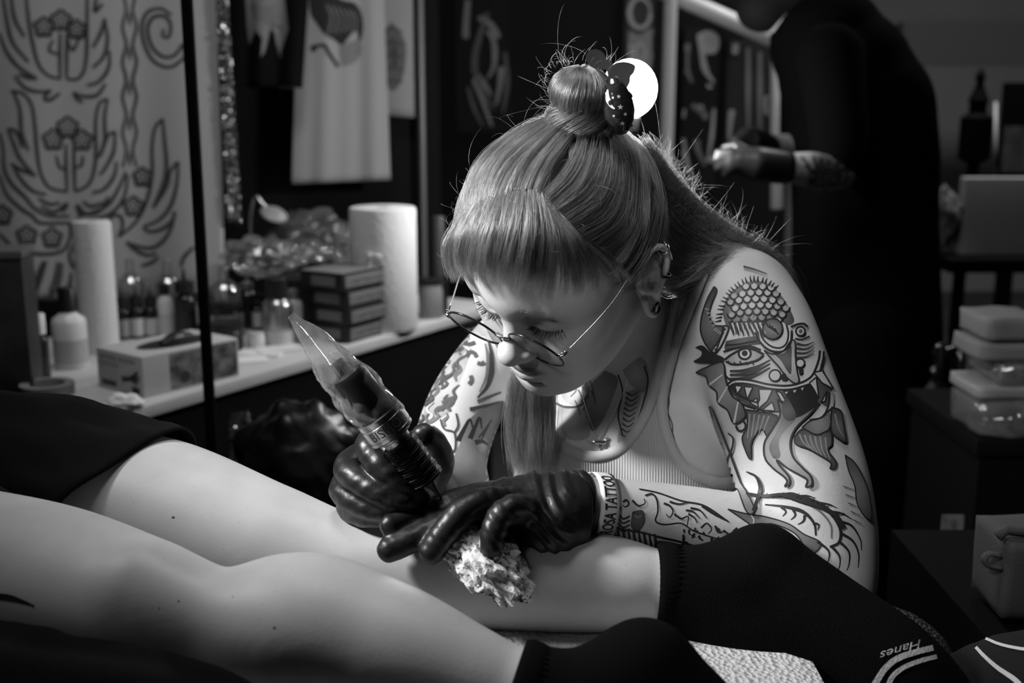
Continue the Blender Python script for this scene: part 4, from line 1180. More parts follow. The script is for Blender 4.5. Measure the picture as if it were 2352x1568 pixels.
# ================================================================== jewellery
M_SILVER = mat('silver', 0.75, 0.16, 1.0); M_DARKM = mat('dark_metal', 0.05, 0.2, 0.9)
def chain_links(bv, pts, off=.0012):
    V = []; 
    P = spline(pts, 10); out = []
    for p in P:
        q = drape_pt(bv, *p, off); out.append(q)
    out = [o for o in out if o is not None]
    return resample(np.array(out), max(int(np.sum(np.linalg.norm(np.diff(np.array(out), axis=0), axis=1)) / .0016), 3))
nk = empty('necklace', W(1378, 1012, 1.2)); tag(nk, 'fine silver chain necklace with a small animal pendant at the neckline', 'necklace')
for pts in ([(1462, 812), (1452, 850), (1437, 890), (1415, 940), (1396, 980), (1380, 1008)], [(1330, 868), (1338, 900), (1348, 940), (1362, 980), (1374, 1008)]):
    Pn = chain_links(BV_TR, pts); geos = []
    for a, b_ in zip(Pn[:-1:1], Pn[1:]): geos.append(tube_geo([a, (a + b_) / 2, b_], [.0003, .0007, .0003], 6))
    par(mesh_obj('chain', *merge(*geos), M_SILVER), nk)
pc = drape_pt(BV_TR, 1378, 1014, .004)
F = Field(pc - .016, pc + .016, .0005); q = lambda dx, dy: pc + RGT * dx * .00046 - UPV * dy * .00046
F.cone(q(-10, 2), q(12, 3), .0022, .0022, .001); F.cone(q(12, 2), q(17, -8), .0014, .0012, .001); F.cone(q(17, -8), q(22, -5), .0012, .0008, .001)
F.cone(q(-10, 2), q(-26, -2), .0007, .0004, .0005); F.cone(q(-26, -2), q(-32, -6), .0004, .0003, .0005)
for x in (-9, -4, 7, 12): F.cone(q(x, 4), q(x + 2, 14), .0009, .0006, .0006)
F.cone(q(0, -2), q(0, -8), .0008, .0008, .0004)
P, Q = F.mesh(); par(mesh_obj('pendant', P, Q, M_SILVER), nk)
def hoop(name, c, ax, r, w, m, lab, arc=(0, 6.283), n=28, cat='earring'):
    M = axis_frame(c, ax); pts = [tuple(M @ Vector((r * math.cos(a), r * math.sin(a), 0))) for a in np.linspace(arc[0], arc[1], n)]
    return tag(tube(name, pts, w, m, None, 8), lab, cat)
E3 = lambda u, v, o: H(-(.0735 + o) * XS, -.012 - u, -.018 + v)
axh = E3(.019, .029, .0115) - E3(.008, .034, .009)
hoop('hoop_earring', E3(.0215, .0265, .012), axh, .0052, .0005, M_SILVER, 'thin silver hoop through the upper rim of the ear, uppermost one')
hoop('hoop_earring', E3(.0225, .0235, .0122), E3(.024, .017, .0125) - E3(.019, .029, .0115), .0050, .0005, M_SILVER, 'thin silver hoop just below the uppermost hoop on the ear rim')
dg = [E3(.028, .026, .013), E3(.029, .015, .013), E3(.0295, .006, .013)]
tag(tube('dangling_earring', dg, [.0006, .0006, .0009], M_SILVER), 'short silver chain dangling behind the upper ear rim', 'earring')
hoop('ear_cuff', E3(.019, -.006, .0095), E3(.022, .002, .011) - E3(.015, -.012, .008), .0062, .0016, M_DARKM, 'dark metal cuff clipped round the middle of the ear')
hoop('ear_tunnel', E3(-.0005, -.034, .0085), (E3(0, 0, 1) - E3(0, 0, 0)), .0052, .0013, M_DARKM, 'dark ring tunnel stretching the earlobe')
for k, (u, v) in enumerate(((.010, -.017), (.0105, -.0135), (.006, -.0215))):
    o = lathe('ear_stud', [(0, 0), (.0010, 0), (.0012, .0006), (.0008, .0013), (0, .0015)], M_SILVER, None, 12, axis_frame(E3(u, v, .0125 if k < 2 else .0105), E3(0, 0, 1) - E3(0, 0, 0)))
    tag(o, ['silver stud above the earlobe, lower of the close pair', 'silver stud above the earlobe, upper of the close pair', 'silver stud nearest the stretched earlobe'][k], 'earring')
o = lathe('lip_stud', [(0, 0), (.0016, 0), (.0020, .0008), (.0014, .0020), (.0007, .0024), (0, .0025)], M_SILVER, None, 16, axis_frame(H(0, .0965, -.0585), H(0, 1, -.1) - H(0, 0, 0)))
tag(o, 'small jewelled stud between the nose and the upper lip', 'piercing')

# ================================================================== claw clip shaped like a small fish
bd = float((HH(BC) - CAM) @ FWD)
M_CLIP = mat('clip_enamel', 0.02, 0.10, spec=0.7, coat=0.6); M_CLIPW = mat('clip_white', 0.6, 0.2); M_FIN = mat('clip_fin', 0.15, 0.35, spec=0.3)
clip = empty('claw_clip', W(1415, 250, bd - .02)); tag(clip, 'glossy fish-shaped claw clip with pale fins holding the hair knot', 'hair clip')
F = Field(W(1415, 250, bd - .02) - .05, W(1415, 250, bd - .02) + .05, .0012)
dcl = bd - .022
F.chain([C(1408, 198, dcl, .0085), C(1412, 222, dcl, .0135), C(1420, 255, dcl + .002, .0150), C(1424, 285, dcl + .006, .0100)], .008, n=3)
P, Q = F.mesh(); P = relax(P, Q, 2); par(mesh_obj('body', P, Q, M_CLIP), clip); BVC = bvh_of(P, Q)
def plate(name, poly, d0, d1, thick, material):
    poly = np.array(sp(poly + poly[:1]))[:-1]; n = len(poly); x0, x1 = poly[:, 0].min(), poly[:, 0].max(); V = []
    for side in (-.5, .5):
        for p in poly:
            dd = d0 + (d1 - d0) * (p[0] - x0) / (x1 - x0); V.append(W(p[0], p[1], dd + side * thick))
    Fc = [tuple(range(n)), tuple(range(2 * n - 1, n - 1, -1))] + [(i, n + i, n + (i + 1) % n, (i + 1) % n) for i in range(n)]
    o = mesh_obj(name, V, Fc, material, None, False); return auto_smooth(o, 50)
par(plate('fin', [(1400, 196), (1396, 172), (1392, 160), (1378, 160), (1356, 152), (1346, 134), (1352, 118), (1370, 113), (1386, 122), (1394, 138), (1410, 150), (1412, 190)], dcl - .006, dcl + .002, .004, M_FIN), clip)
par(plate('fin', [(1396, 200), (1400, 165), (1412, 146), (1436, 142), (1458, 150), (1456, 166), (1448, 176), (1446, 190), (1436, 204), (1415, 206)], dcl - .004, dcl + .004, .004, M_FIN), clip)
V, Fc = drape_stroke(BVC, [(1396, 206), (1396, 225), (1403, 242), (1412, 250)], 3, 3, .0004, 3, wm=11); par(mesh_obj('eye_white', V, Fc, M_CLIPW), clip)
V, Fc = drape_poly(BVC, [(1402 + 4 * math.cos(a), 236 + 6 * math.sin(a)) for a in np.linspace(0, 6.28, 14)[:-1]], 3, .0007); par(mesh_obj('pupil', V, Fc, M_CLIP), clip)
def star_pts(cx, cy, r): return [(cx + (r if i % 2 == 0 else r * .42) * math.sin(i * math.pi / 5), cy - (r if i % 2 == 0 else r * .42) * math.cos(i * math.pi / 5)) for i in range(10)]
for cx, cy, r in ((1425, 246, 7), (1421, 222, 5), (1436, 262, 5), (1430, 283, 5), (1410, 266, 4)):
    V, Fc = drape_poly(BVC, star_pts(cx, cy, r), 3, .0004); par(mesh_obj('star_mark', V, Fc, M_CLIPW), clip)
for k in range(4): 
    y = 215 + k * 22; par(tube('claw', [W(1440, y, dcl), W(1448, y + 6, dcl + .010), W(1430, y + 12, dcl + .022)], [.003, .0025, .0015], M_CLIP), clip)
# ================================================================== tattoos: ink that lies on the skin
def ink_mat(name, v, g=0.0, var=0.0):
    "skin ink: darker along the outline, whip-shaded towards the middle of a patch"
    m = mat(name, v, 0.5, spec=.35); nt = m.node_tree; b = nt.nodes['Principled BSDF']; L = nt.links.new
    if g or var:
        at = nt.nodes.new('ShaderNodeAttribute'); at.attribute_name = 'grad'; tc = nt.nodes.new('ShaderNodeTexCoord'); nz = nt.nodes.new('ShaderNodeTexNoise'); nz.inputs['Scale'].default_value = 90; nz.inputs['Detail'].default_value = 6; L(tc.outputs['Object'], nz.inputs['Vector'])
        m1 = nt.nodes.new('ShaderNodeMath'); m1.operation = 'MULTIPLY_ADD'; m1.inputs[1].default_value = v * g; m1.inputs[2].default_value = v * (1 - var * .5); L(at.outputs['Fac'], m1.inputs[0])
        m2 = nt.nodes.new('ShaderNodeMath'); m2.operation = 'MULTIPLY_ADD'; m2.inputs[1].default_value = v * var; L(nz.outputs['Fac'], m2.inputs[0]); L(m1.outputs[0], m2.inputs[2]); m2.use_clamp = True
        L(m2.outputs[0], b.inputs['Base Color'])
    return m
INK = [ink_mat('ink_black', 0.02), ink_mat('ink_dark', 0.038, 2.2, .8), ink_mat('ink_grey', 0.075, 1.8, .8), ink_mat('ink_mid', 0.13, 1.5, .6), ink_mat('ink_pale', 0.24, .7, .3), mat('bare_skin', 0.47, 0.48, spec=.4)]
class Tattoo:
    def __init__(s, bv, ox=0, oy=0, sc=1.0):
        s.bv, s.ox, s.oy, s.sc = bv, ox, oy, sc; s.V = []; s.F = []; s.m = []; s.g = []; s.layer = 0
    def px(s, pts): return [(s.ox + x / s.sc, s.oy + y / s.sc) for x, y in pts]
    def _put(s, V, Fc, tone, grad=False):
        n = len(s.V)
        if grad and len(V):
            A = np.array(V); r = np.linalg.norm(A - A.mean(0), axis=1); s.g += list(np.clip(1.15 - r / (np.percentile(r, 92) + 1e-9), 0, 1))
        else: s.g += [0.0] * len(V)
        s.V += [tuple(v) for v in V]; s.F += [tuple(i + n for i in f) for f in Fc]; s.m += [tone] * len(Fc)
    def off(s): s.layer += 1; return .00012 + .000009 * s.layer
    def line(s, pts, w=4.0, w1=None, tone=0, wm=None): s._put(*drape_stroke(s.bv, s.px(pts), w, w1, s.off() + .00012, 4.0, wm=wm), tone)
    def fill(s, pts, tone, smooth=True, step=5, lift=0.0):
        p = s.px(pts)
        if smooth: p = [tuple(q) for q in spline(p + p[:1], 4)[:-1]]
        s._put(*drape_poly(s.bv, p, step, s.off() + lift), tone, True)
    def shape(s, pts, tone, w=3.5, smooth=True, lift=0.0):
        s.fill(pts, tone, smooth, lift=lift); s.line(pts + pts[:1], w, smooth=smooth) if False else s._put(*drape_stroke(s.bv, s.px(pts + pts[:1]), w, w, s.off() + .00012 + lift, 4.0, smooth), 0)
    def done(s, name, label):
        o = mesh_obj(name, s.V, s.F, INK, artist); o.data.polygons.foreach_set('material_index', s.m); o['label'] = label; o['kind'] = 'stuff'
        if len(o.data.vertices) == len(s.g): a = o.data.attributes.new('grad', 'FLOAT', 'POINT'); a.data.foreach_set('value', np.array(s.g, np.float32))
        return o
T = Tattoo(BV_ART, 1560, 600, 2.613)
# --- horned mask on the upper arm
T.fill([(285, 400), (262, 300), (300, 200), (370, 145), (450, 118), (530, 135), (600, 190), (660, 280), (690, 360), (640, 380), (560, 300), (470, 330), (400, 380), (340, 400)], 2)
T.fill([(300, 400), (300, 300), (345, 215), (420, 165), (520, 170), (580, 220), (610, 300), (560, 380), (470, 370), (400, 400), (340, 440)], 3)
for i, t in enumerate(np.linspace(0, 1, 22)):
    arc = spline([(228, 360), (248, 272), (292, 192), (352, 132), (430, 96), (520, 108), (590, 150)], 12); p = arc[int(t * (len(arc) - 1))]
    c = np.array([450, 320.0]); d = (p - c) / np.linalg.norm(p - c)
    T.line([tuple(p - d * 26), tuple(p - d * 8 + np.array([-4, 2])), tuple(p + d * 12 + np.array([-3, 4]))], 5.5, 1.5)
for r in range(7):
    for c in range(7):
        x = 300 + c * 50 + (r % 2) * 25 + r * 4; y = 150 + r * 38 + (c - 3) ** 2 * 2.2
        if (x - 470) ** 2 / 175 ** 2 + (y - 275) ** 2 / 135 ** 2 > 1: continue
        if r < 5: T.fill([(x - 18, y - 4), (x, y - 18), (x + 18, y - 4), (x + 13, y + 11), (x, y + 17), (x - 13, y + 11)], 5 if r < 4 and 330 < x < 560 else 4)
        T.line([(x - 25, y - 6), (x - 19, y + 12), (x, y + 23), (x + 19, y + 12), (x + 25, y - 6)], 3.6)
T.shape([(212, 155), (172, 230), (140, 330), (134, 420), (165, 500), (215, 550), (240, 500), (272, 400), (218, 385), (185, 330), (196, 265), (228, 180)], 1)
for k in range(9): T.line([(158 + k * 11, 285 + k * 26 - (k > 5) * (k - 5) * 18), (186 + k * 9, 292 + k * 22 - (k > 5) * (k - 5) * 14)], 4, 2, 4)
T.shape([(268, 388), (300, 398), (285, 450), (250, 520), (215, 556), (200, 540), (240, 480), (262, 430)], 4)
for k in range(6): T.fill([(278 - k * 11 + 6 * math.cos(a), 410 + k * 24 + 6 * math.sin(a)) for a in np.linspace(0, 6.28, 7)[:-1]], 0)
for k in range(7): T.line([(310 + k * 26, 360 + (k % 2) * 8), (318 + k * 28, 400), (330 + k * 30, 445 + k * 2)], 9, 2.5, 1); T.line([(322 + k * 27, 372), (334 + k * 28, 415), (340 + k * 30, 440)], 5, 1.5, 5)
T.fill([(285, 480), (380, 462), (470, 455), (520, 490), (450, 500), (360, 512), (280, 530)], 1)
T.line([(270, 545), (330, 525), (420, 512), (490, 535)], 5); T.line([(285, 505), (350, 502), (430, 488), (470, 482)], 4)
T.shape([(560 + 58 * math.cos(a), 410 + 62 * math.sin(a)) for a in np.linspace(0, 6.28, 14)[:-1]], 2)
for k in range(4): T.line([(520 + k * 18, 370 + k * 12), (535 + k * 16, 400 + k * 10), (560 + k * 12, 395 + k * 16)], 3, 3, 0)
T.fill([(482, 400), (500, 465), (548, 512), (602, 524), (640, 498), (652, 440), (640, 385), (668, 420), (660, 500), (612, 540), (540, 532), (488, 480)], 5)
T.line([(482, 400), (500, 465), (548, 512), (602, 524), (640, 498), (652, 440), (640, 385)], 4); T.line([(455, 430), (488, 490), (540, 536), (612, 546), (662, 505), (672, 420)], 4.5)
# snout
T.shape([(510, 538), (560, 560), (620, 545), (668, 480), (692, 490), (694, 570), (704, 660), (716, 722), (690, 735), (640, 695), (600, 640), (555, 590)], 4)
T.fill([(575, 565), (630, 552), (668, 510), (672, 600), (668, 680), (640, 650), (610, 600)], 1)
for cx, cy, r in ((575, 688, 34), (722, 615, 26)): T.shape([(cx + r * math.cos(a), cy + r * math.sin(a)) for a in np.linspace(0, 6.28, 10)[:-1]], 5)
T.fill([(608, 690), (630, 672), (650, 705), (640, 722), (615, 715)], 0); T.fill([(712, 650), (735, 640), (740, 675), (720, 685)], 0)
# left eye
T.fill([(285, 595), (320, 565), (390, 532), (445, 535), (505, 562), (470, 592), (400, 612), (330, 618)], 4)
T.line([(280, 592), (320, 562), (390, 528), (445, 532), (508, 562)], 5.5); T.line([(285, 602), (330, 620), (400, 615), (470, 595), (508, 565)], 4)
T.shape([(397 + 36 * math.cos(a), 557 + 34 * math.sin(a)) for a in np.linspace(0, 6.28, 12)[:-1]], 5, 5); T.fill([(397 + 17 * math.cos(a), 555 + 17 * math.sin(a)) for a in np.linspace(0, 6.28, 9)[:-1]], 0)
for k in range(5): T.line([(300 + k * 34, 600 + (k % 2) * 6), (312 + k * 34, 622)], 3)
for y in (650, 672, 696): T.line([(310, y + 10), (390, y + 8), (470, y - 15), (545, y - 55)], 5, 2, 1, wm=8)
T.line([(265, 620), (280, 680), (320, 720)], 4.5)
# right eye and cheek, round the side of the arm
T.shape([(722 + 27 * math.cos(a), 425 + 27 * math.sin(a)) for a in np.linspace(0, 6.28, 10)[:-1]], 5, 4); T.fill([(724 + 11 * math.cos(a), 425 + 13 * math.sin(a)) for a in np.linspace(0, 6.28, 8)[:-1]], 1)
T.line([(665, 400), (700, 385), (740, 380), (765, 400)], 5); T.line([(690, 470), (730, 475), (775, 455)], 4)
for k in range(4): T.line([(700, 500 + k * 28), (750, 508 + k * 24), (800, 490 + k * 22)], 6, 2, 1)
# lips, mouth, teeth
T.fill([(300, 745), (345, 722), (430, 725), (560, 755), (700, 748), (790, 700), (828, 620), (850, 640), (900, 770), (890, 870), (830, 850), (780, 900), (700, 935), (640, 870), (590, 905), (480, 885), (390, 845), (330, 800)], 1)
T.fill([(640, 790), (700, 770), (790, 740), (830, 830), (770, 900), (690, 935), (640, 870)], 0, lift=.0001)
for e in ([(290, 745), (340, 712), (430, 716), (540, 742), (640, 750), (720, 735), (790, 692), (828, 600), (835, 540)],):
    q = [(x, y + 26) for x, y in e]; T.fill(e + [(x + (26 if i > 5 else 0), y + (22 if i < 7 else 4)) for i, (x, y) in reversed(list(enumerate(e)))], 5); T.line(e, 5); T.line([(x + (24 if i > 5 else 0), y + (24 if i < 7 else 4)) for i, (x, y) in enumerate(e)], 4.5)
for e in ([(480, 768), (562, 772), (532, 840), (445, 918), (487, 830)], [(395, 752), (447, 757), (413, 832)], [(340, 745), (385, 750), (355, 800)], [(580, 780), (610, 790), (652, 862), (612, 840)], [(625, 785), (665, 778), (640, 808)], [(672, 776), (712, 768), (690, 800)], [(720, 764), (752, 752), (735, 788)], [(775, 735), (815, 700), (832, 830), (800, 770)],
          [(800, 672), (850, 660), (918, 772), (850, 735)], [(500, 895), (560, 845), (578, 900)], [(430, 850), (470, 820), (480, 880)], [(845, 850), (880, 780), (868, 845)]):
    T.fill(e, 5, False); T._put(*drape_stroke(T.bv, T.px(e + e[:1]), 3.2, 3.2, T.off() + .00012, 4, False), 0)
T.line([(300, 745), (330, 812), (400, 862), (500, 892), (592, 932)], 4.5); T.line([(320, 740), (350, 790), (420, 832), (480, 852)], 4)
T.fill([(780, 955), (850, 940), (888, 870), (893, 790), (915, 800), (915, 880), (870, 965), (800, 985)], 4); T.line([(778, 955), (850, 938), (888, 868), (893, 790)], 4)
T.shape([(735, 1000), (780, 962), (850, 940), (905, 890), (897, 1000), (850, 1042), (790, 1035)], 2)
# tongue
T.shape([(592, 832), (606, 930), (562, 1010), (518, 1090), (522, 1180), (570, 1242), (630, 1290), (652, 1320), (636, 1352), (664, 1335), (660, 1290), (610, 1230), (590, 1190), (650, 1240), (720, 1280), (768, 1312), (760, 1355), (795, 1340), (788, 1290), (740, 1240), (682, 1170), (668, 1080), (702, 1000), (782, 920), (832, 852), (770, 900), (690, 935), (640, 872)], 3, 4.5, lift=.0002)
T.fill([(640, 880), (700, 940), (640, 1010), (600, 1080), (610, 1170), (570, 1180), (545, 1110), (590, 1020)], 2, lift=.0003); T.line([(668, 968), (612, 1030), (582, 1100), (592, 1185)], 4); T.fill([(640, 800), (700, 930), (650, 960), (615, 900)], 1, lift=.0004)
# beard, fins, tufts
T.shape([(405, 890), (480, 905), (590, 935), (560, 1010), (540, 1062), (508, 1010), (480, 1020), (440, 1090), (437, 1188), (402, 1120), (388, 1055), (418, 985)], 1)
for k in range(5): T.line([(430 + k * 28, 915 + k * 4), (425 + k * 24, 990), (418 + k * 22, 1060 - k * 8)], 4, 1.5, 4)
T.line([(350, 985), (365, 1015), (395, 1012), (408, 985), (395, 960)], 5)
T.shape([(690, 1055), (740, 1010), (820, 1045), (897, 1020), (908, 1100), (885, 1135), (934, 1205), (930, 1245), (900, 1246), (903, 1210), (830, 1162), (760, 1122), (700, 1100)], 1)
for k in range(6): T.line([(720 + k * 30, 1040 + k * 4), (740 + k * 28, 1085 + k * 10), (780 + k * 24, 1125 + k * 14)], 3.5, 1.5, 4)
T.shape([(905, 880), (960, 905), (976, 985), (992, 1085), (952, 1072), (905, 1020)], 1); T.line([(925, 920), (945, 1000), (975, 1060)], 4, 1.5, 4)
T.shape([(110, 665), (165, 640), (268, 608), (285, 690), (300, 750), (330, 812), (380, 850), (405, 930), (340, 972), (300, 892), (245, 847), (235, 782), (190, 742), (172, 690)], 2)
T.line([(190, 742), (270, 682)], 5, 3, 5); T.line([(245, 847), (300, 752)], 5, 3, 5); T.line([(340, 970), (362, 845)], 5, 3, 5)
T.fill([(105, 515), (150, 505), (200, 545), (275, 580), (265, 610), (180, 612), (95, 602), (140, 572), (145, 540)], 0)
# stem, vines, tail of the creature
T.shape([(192, 868), (212, 890), (300, 1110), (400, 1380), (445, 1500), (392, 1500), (310, 1250), (232, 1010)], 3, 3)
T.line([(305, 1028), (335, 1060), (330, 1120), (302, 1200), (310, 1320), (350, 1388)], 3, 1.5, wm=6); T.line([(415, 1260), (470, 1290), (495, 1360), (472, 1430), (438, 1505)], 3, 8, wm=9)
T.line([(400, 1405), (500, 1412), (620, 1400), (720, 1432), (840, 1470), (930, 1520), (985, 1600)], 6, 10)
for x, y, dx, dy in ((500, 1410, 40, -20), (590, 1402, 45, -18), (680, 1415, 45, -25), (760, 1440, 55, -25), (850, 1475, 60, -18), (920, 1515, 65, -5)): T.line([(x - 20, y), (x + dx * .5, y + dy * .2), (x + dx, y + dy)], 7, 1)
T.shape([(985, 1165), (1040, 1210), (1090, 1300), (1125, 1400), (1142, 1540), (1100, 1530), (1055, 1450), (1042, 1350), (1005, 1255)], 2, 2.5)
for y in (1350, 1400, 1450, 1500, 1550): T.line([(975 + (y - 1350) * .3, y), (1045 + (y - 1350) * .2, y + 25)], 2, 1)
T.line([(385, 42), (450, 60), (520, 85)], 5, 2, 2)
T.done('tattoo', 'horned fanged mask tattoo on the upper arm')
# --- inner elbow and forearm
T = Tattoo(BV_ART, 1350, 580, 1.8667)
T.line([(770, 1040), (850, 1036), (950, 1058), (1035, 1108), (1082, 1180), (1078, 1240), (1038, 1262)], 5, 6, wm=11)
T.line([(760, 1080), (850, 1090), (925, 1112), (970, 1160), (978, 1212)], 3, 4, wm=9)
T.line([(790, 1050), (900, 1060), (990, 1105), (1040, 1165), (1045, 1225)], 3, 3, 3, wm=6)
for e in ([(820, 1040), (870, 1030), (905, 1036)], [(900, 1045), (940, 1042), (975, 1052)], [(980, 1072), (1030, 1078), (1068, 1094)], [(1040, 1110), (1090, 1118), (1135, 1145)], [(1070, 1150), (1130, 1170), (1168, 1230), (1172, 1275)], [(1080, 1200), (1135, 1235), (1160, 1290), (1158, 1350)], [(1075, 1235), (1118, 1280), (1120, 1330), (1110, 1362)], [(1045, 1258), (1078, 1300), (1080, 1340), (1070, 1362)], [(985, 1238), (1030, 1275), (1034, 1310), (1022, 1338)],
          [(830, 1090), (850, 1110), (835, 1130)], [(880, 1100), (890, 1125), (870, 1145)], [(930, 1125), (925, 1150), (900, 1165)], [(965, 1160), (990, 1165), (985, 1190)]): T.line(e, 7, 1.5)
T.shape([(600, 1100), (690, 1122), (760, 1132), (860, 1162), (925, 1205), (1000, 1245), (952, 1292), (890, 1205), (785, 1162), (722, 1186), (688, 1160)], 2, 3)
T.line([(700, 1125), (712, 1150), (700, 1180)], 3, 3, 5)
for e in ([(930, 1260), (965, 1310), (960, 1340)], [(1040, 1370), (1065, 1400), (1085, 1390), (1095, 1410), (1075, 1430)], [(1085, 1440), (1120, 1460), (1140, 1440)], [(1100, 1400), (1090, 1450), (1130, 1490)]): T.line(e, 6, 2)
T.line([(220, 1014), (300, 1030), (400, 1064), (500, 1086), (600, 1152)], 3, 4); T.line([(490, 1085), (540, 1120), (605, 1155)], 8, 2)
T.line([(245, 1042), (275, 1035), (295, 1060), (300, 1110), (290, 1150), (330, 1165), (400, 1160), (450, 1190), (520, 1215), (600, 1240)], 4, 3)
for e in ([(325, 1075), (350, 1085), (365, 1110), (350, 1135), (335, 1120)], [(350, 1068), (390, 1078), (430, 1072)], [(420, 1105), (450, 1110), (480, 1140)], [(440, 1095), (480, 1105), (510, 1140)], [(430, 1120), (455, 1135), (470, 1160)], [(370, 1120), (400, 1140), (430, 1130), (425, 1170)], [(485, 1180), (510, 1160), (530, 1185), (515, 1205)], [(545, 1170), (560, 1200), (590, 1190)], [(580, 1190), (610, 1215), (605, 1250)],
          [(150, 1070), (165, 1060), (175, 1078), (160, 1090), (148, 1080)], [(105, 1090), (130, 1080), (140, 1100), (120, 1115)], [(190, 1062), (215, 1085), (245, 1075), (240, 1055)], [(640, 1180), (620, 1200), (650, 1225)], [(660, 1200), (690, 1210), (710, 1200)]): T.line(e, 5, 2)
T.fill([(190, 1110), (235, 1105), (245, 1150), (220, 1190), (185, 1175)], 1); T.line([(200, 1125), (215, 1135), (230, 1125)], 4, 2, 4)
for k in range(4): T.line([(105 + k * 3, 1130 + k * 18), (130, 1122 + k * 18), (150, 1140 + k * 18), (180, 1128 + k * 18)], 5, 3)
for k in range(8): T.line([(130 + k * 22, 1190 + k * 2), (135 + k * 23, 1240 + k * 4), (140 + k * 24, 1300 + k * 4)], 6 if k % 2 else 4, 5, k % 2)
T.line([(120, 1180), (220, 1195), (300, 1215), (390, 1235), (480, 1262)], 4); T.line([(300, 1235), (390, 1258), (470, 1290), (560, 1310)], 4)
for k in range(9): T.fill([(320 + k * 22 + 5 * math.cos(a), 1238 + k * 7 + 5 * math.sin(a)) for a in np.linspace(0, 6.28, 7)[:-1]], 0)
for k in range(26):
    x, y = 390 + rng.uniform(0, 190), 1170 + rng.uniform(0, 110); T.line([(x, y), (x + rng.uniform(-10, 14), y + rng.uniform(6, 14)), (x + rng.uniform(-6, 22), y + rng.uniform(10, 26))], 6, 2, int(rng.integers(0, 2)))
T.done('tattoo', 'dense black line tattoos on the forearm')
# --- flames on the far arm
T = Tattoo(BV_ART, 650, 700, 2.24)
r9 = np.random.default_rng(21)
T.fill([(935, 140), (960, 250), (900, 420), (850, 560), (700, 600), (690, 560), (760, 420), (840, 240)], 4)
for row in range(9):
    for col in range(5):
        f = row / 8; cx = 925 - 195 * f; wd = 60 + 105 * f
        x = cx - wd * .45 + wd * 1.15 * col / 4 + r9.normal(0, 9); y = 120 + 430 * f + r9.normal(0, 14); L = r9.uniform(55, 120); sg = r9.choice([-1, 1]); w = L * r9.uniform(.08, .22) * sg; ux, uy = -.36 + r9.normal(0, .12), .93
        pts = [(x, y), (x + ux * L * .3 + w, y + uy * L * .3), (x + ux * L * .62 - w * .8, y + uy * L * .62), (x + ux * L + w * .7, y + uy * L)]
        tn = int(r9.choice([2, 2, 3, 3, 5])); T.line(pts, 2, 5, tn, wm=r9.uniform(7, 14))
        if r9.random() < .6: T.line([(a + 7, b) for a, b in pts], 1.2, 1.2, 1)
for e in ([(945, 270), (960, 245), (985, 250), (995, 270)], [(965, 365), (970, 390), (955, 410)], [(1000, 300), (1020, 305), (1035, 295)], [(930, 200), (960, 205), (990, 195)]): T.line(e, 9, 9, 2)
T.line([(1058, 190), (1072, 260), (1070, 350), (1050, 420), (1000, 480)], 5, 5, 1, wm=14); T.line([(1040, 200), (1052, 280), (1045, 370), (1010, 450)], 3, 3, 3, wm=8)
T.fill([(945, 600), (990, 560), (1060, 520), (1140, 500), (1150, 640), (1130, 760), (1060, 880), (980, 950), (900, 960), (840, 900), (880, 780), (920, 690)], 2)
for e in ([(900, 700), (930, 640), (960, 590), (975, 640)], [(960, 690), (990, 620), (1010, 580), (1020, 640)], [(1010, 690), (1040, 640), (1070, 590)], [(985, 710), (1020, 700), (1050, 720)]): T.line(e, 12, 3, 0)
T.fill([(985, 700), (1030, 690), (1060, 710), (1040, 750), (1000, 760)], 3); T.line([(990, 720), (1020, 708), (1050, 718)], 4, 4, 0)
T.line([(810, 590), (830, 640), (880, 660), (885, 740), (865, 760), (850, 730), (830, 710)], 4, 4, 1); T.line([(890, 560), (900, 620), (880, 660)], 4, 4, 1)
T.line([(1000, 500), (1070, 470), (1120, 450)], 10, 4, 2); T.line([(960, 540), (1040, 520), (1110, 500)], 10, 4, 1)
T.done('tattoo', 'flame and dark beast tattoo on the far arm')
# --- chest
T = Tattoo(BV_BODY)
T.fill([(1390, 850), (1420, 870), (1405, 920), (1385, 965), (1360, 990), (1340, 940), (1352, 890)], 3); T.fill([(1290, 870), (1330, 865), (1345, 900), (1330, 930), (1295, 920)], 4); T.fill([(1285, 930), (1340, 940), (1355, 1000), (1310, 1010), (1280, 970)], 4)
T.line([(1275, 925), (1300, 935), (1335, 930), (1350, 900), (1340, 870)], 5); T.line([(1420, 860), (1430, 900), (1420, 950), (1430, 1000)], 4, 4, 1); T.line([(1480, 840), (1488, 880), (1470, 950), (1450, 1000)], 4, 4, 1)
T.fill([(1430, 850), (1470, 820), (1490, 850), (1480, 900), (1455, 890), (1440, 870)], 4)
T.fill([(1440, 900), (1470, 895), (1465, 950), (1440, 1010), (1418, 1015), (1428, 960)], 4)
for k in range(9): T.line([(1438 - k * 1.5, 900 + k * 12), (1452 - k * 1.5, 908 + k * 12), (1468 - k * 2, 898 + k * 12)], 4, 2, 1)
T.line([(1520, 870), (1535, 920), (1528, 960), (1545, 1000), (1550, 1050)], 8, 6, 3); T.line([(1530, 940), (1545, 980), (1540, 1030), (1560, 1070)], 3, 3, 1)
for k in range(10):
    x, y = 1300 + rng.uniform(0, 60), 860 + rng.uniform(0, 60); T.line([(x, y), (x + 8, y + 18), (x + rng.uniform(-8, 12), y + 34)], 3, 2, 1)
T.done('tattoo', 'shaded tattoos across the chest')
# --- black stroke on the client's near thigh
T = Tattoo(BV_CLIENT)
T.line([(-30, 1368), (20, 1372), (60, 1384), (80, 1392)], 16, 3, 0, wm=14); T.line([(-20, 1424), (10, 1428), (40, 1432)], 8, 2, 0)
o = T.done('tattoo', 'short black brush-stroke tattoo'); o.parent = client
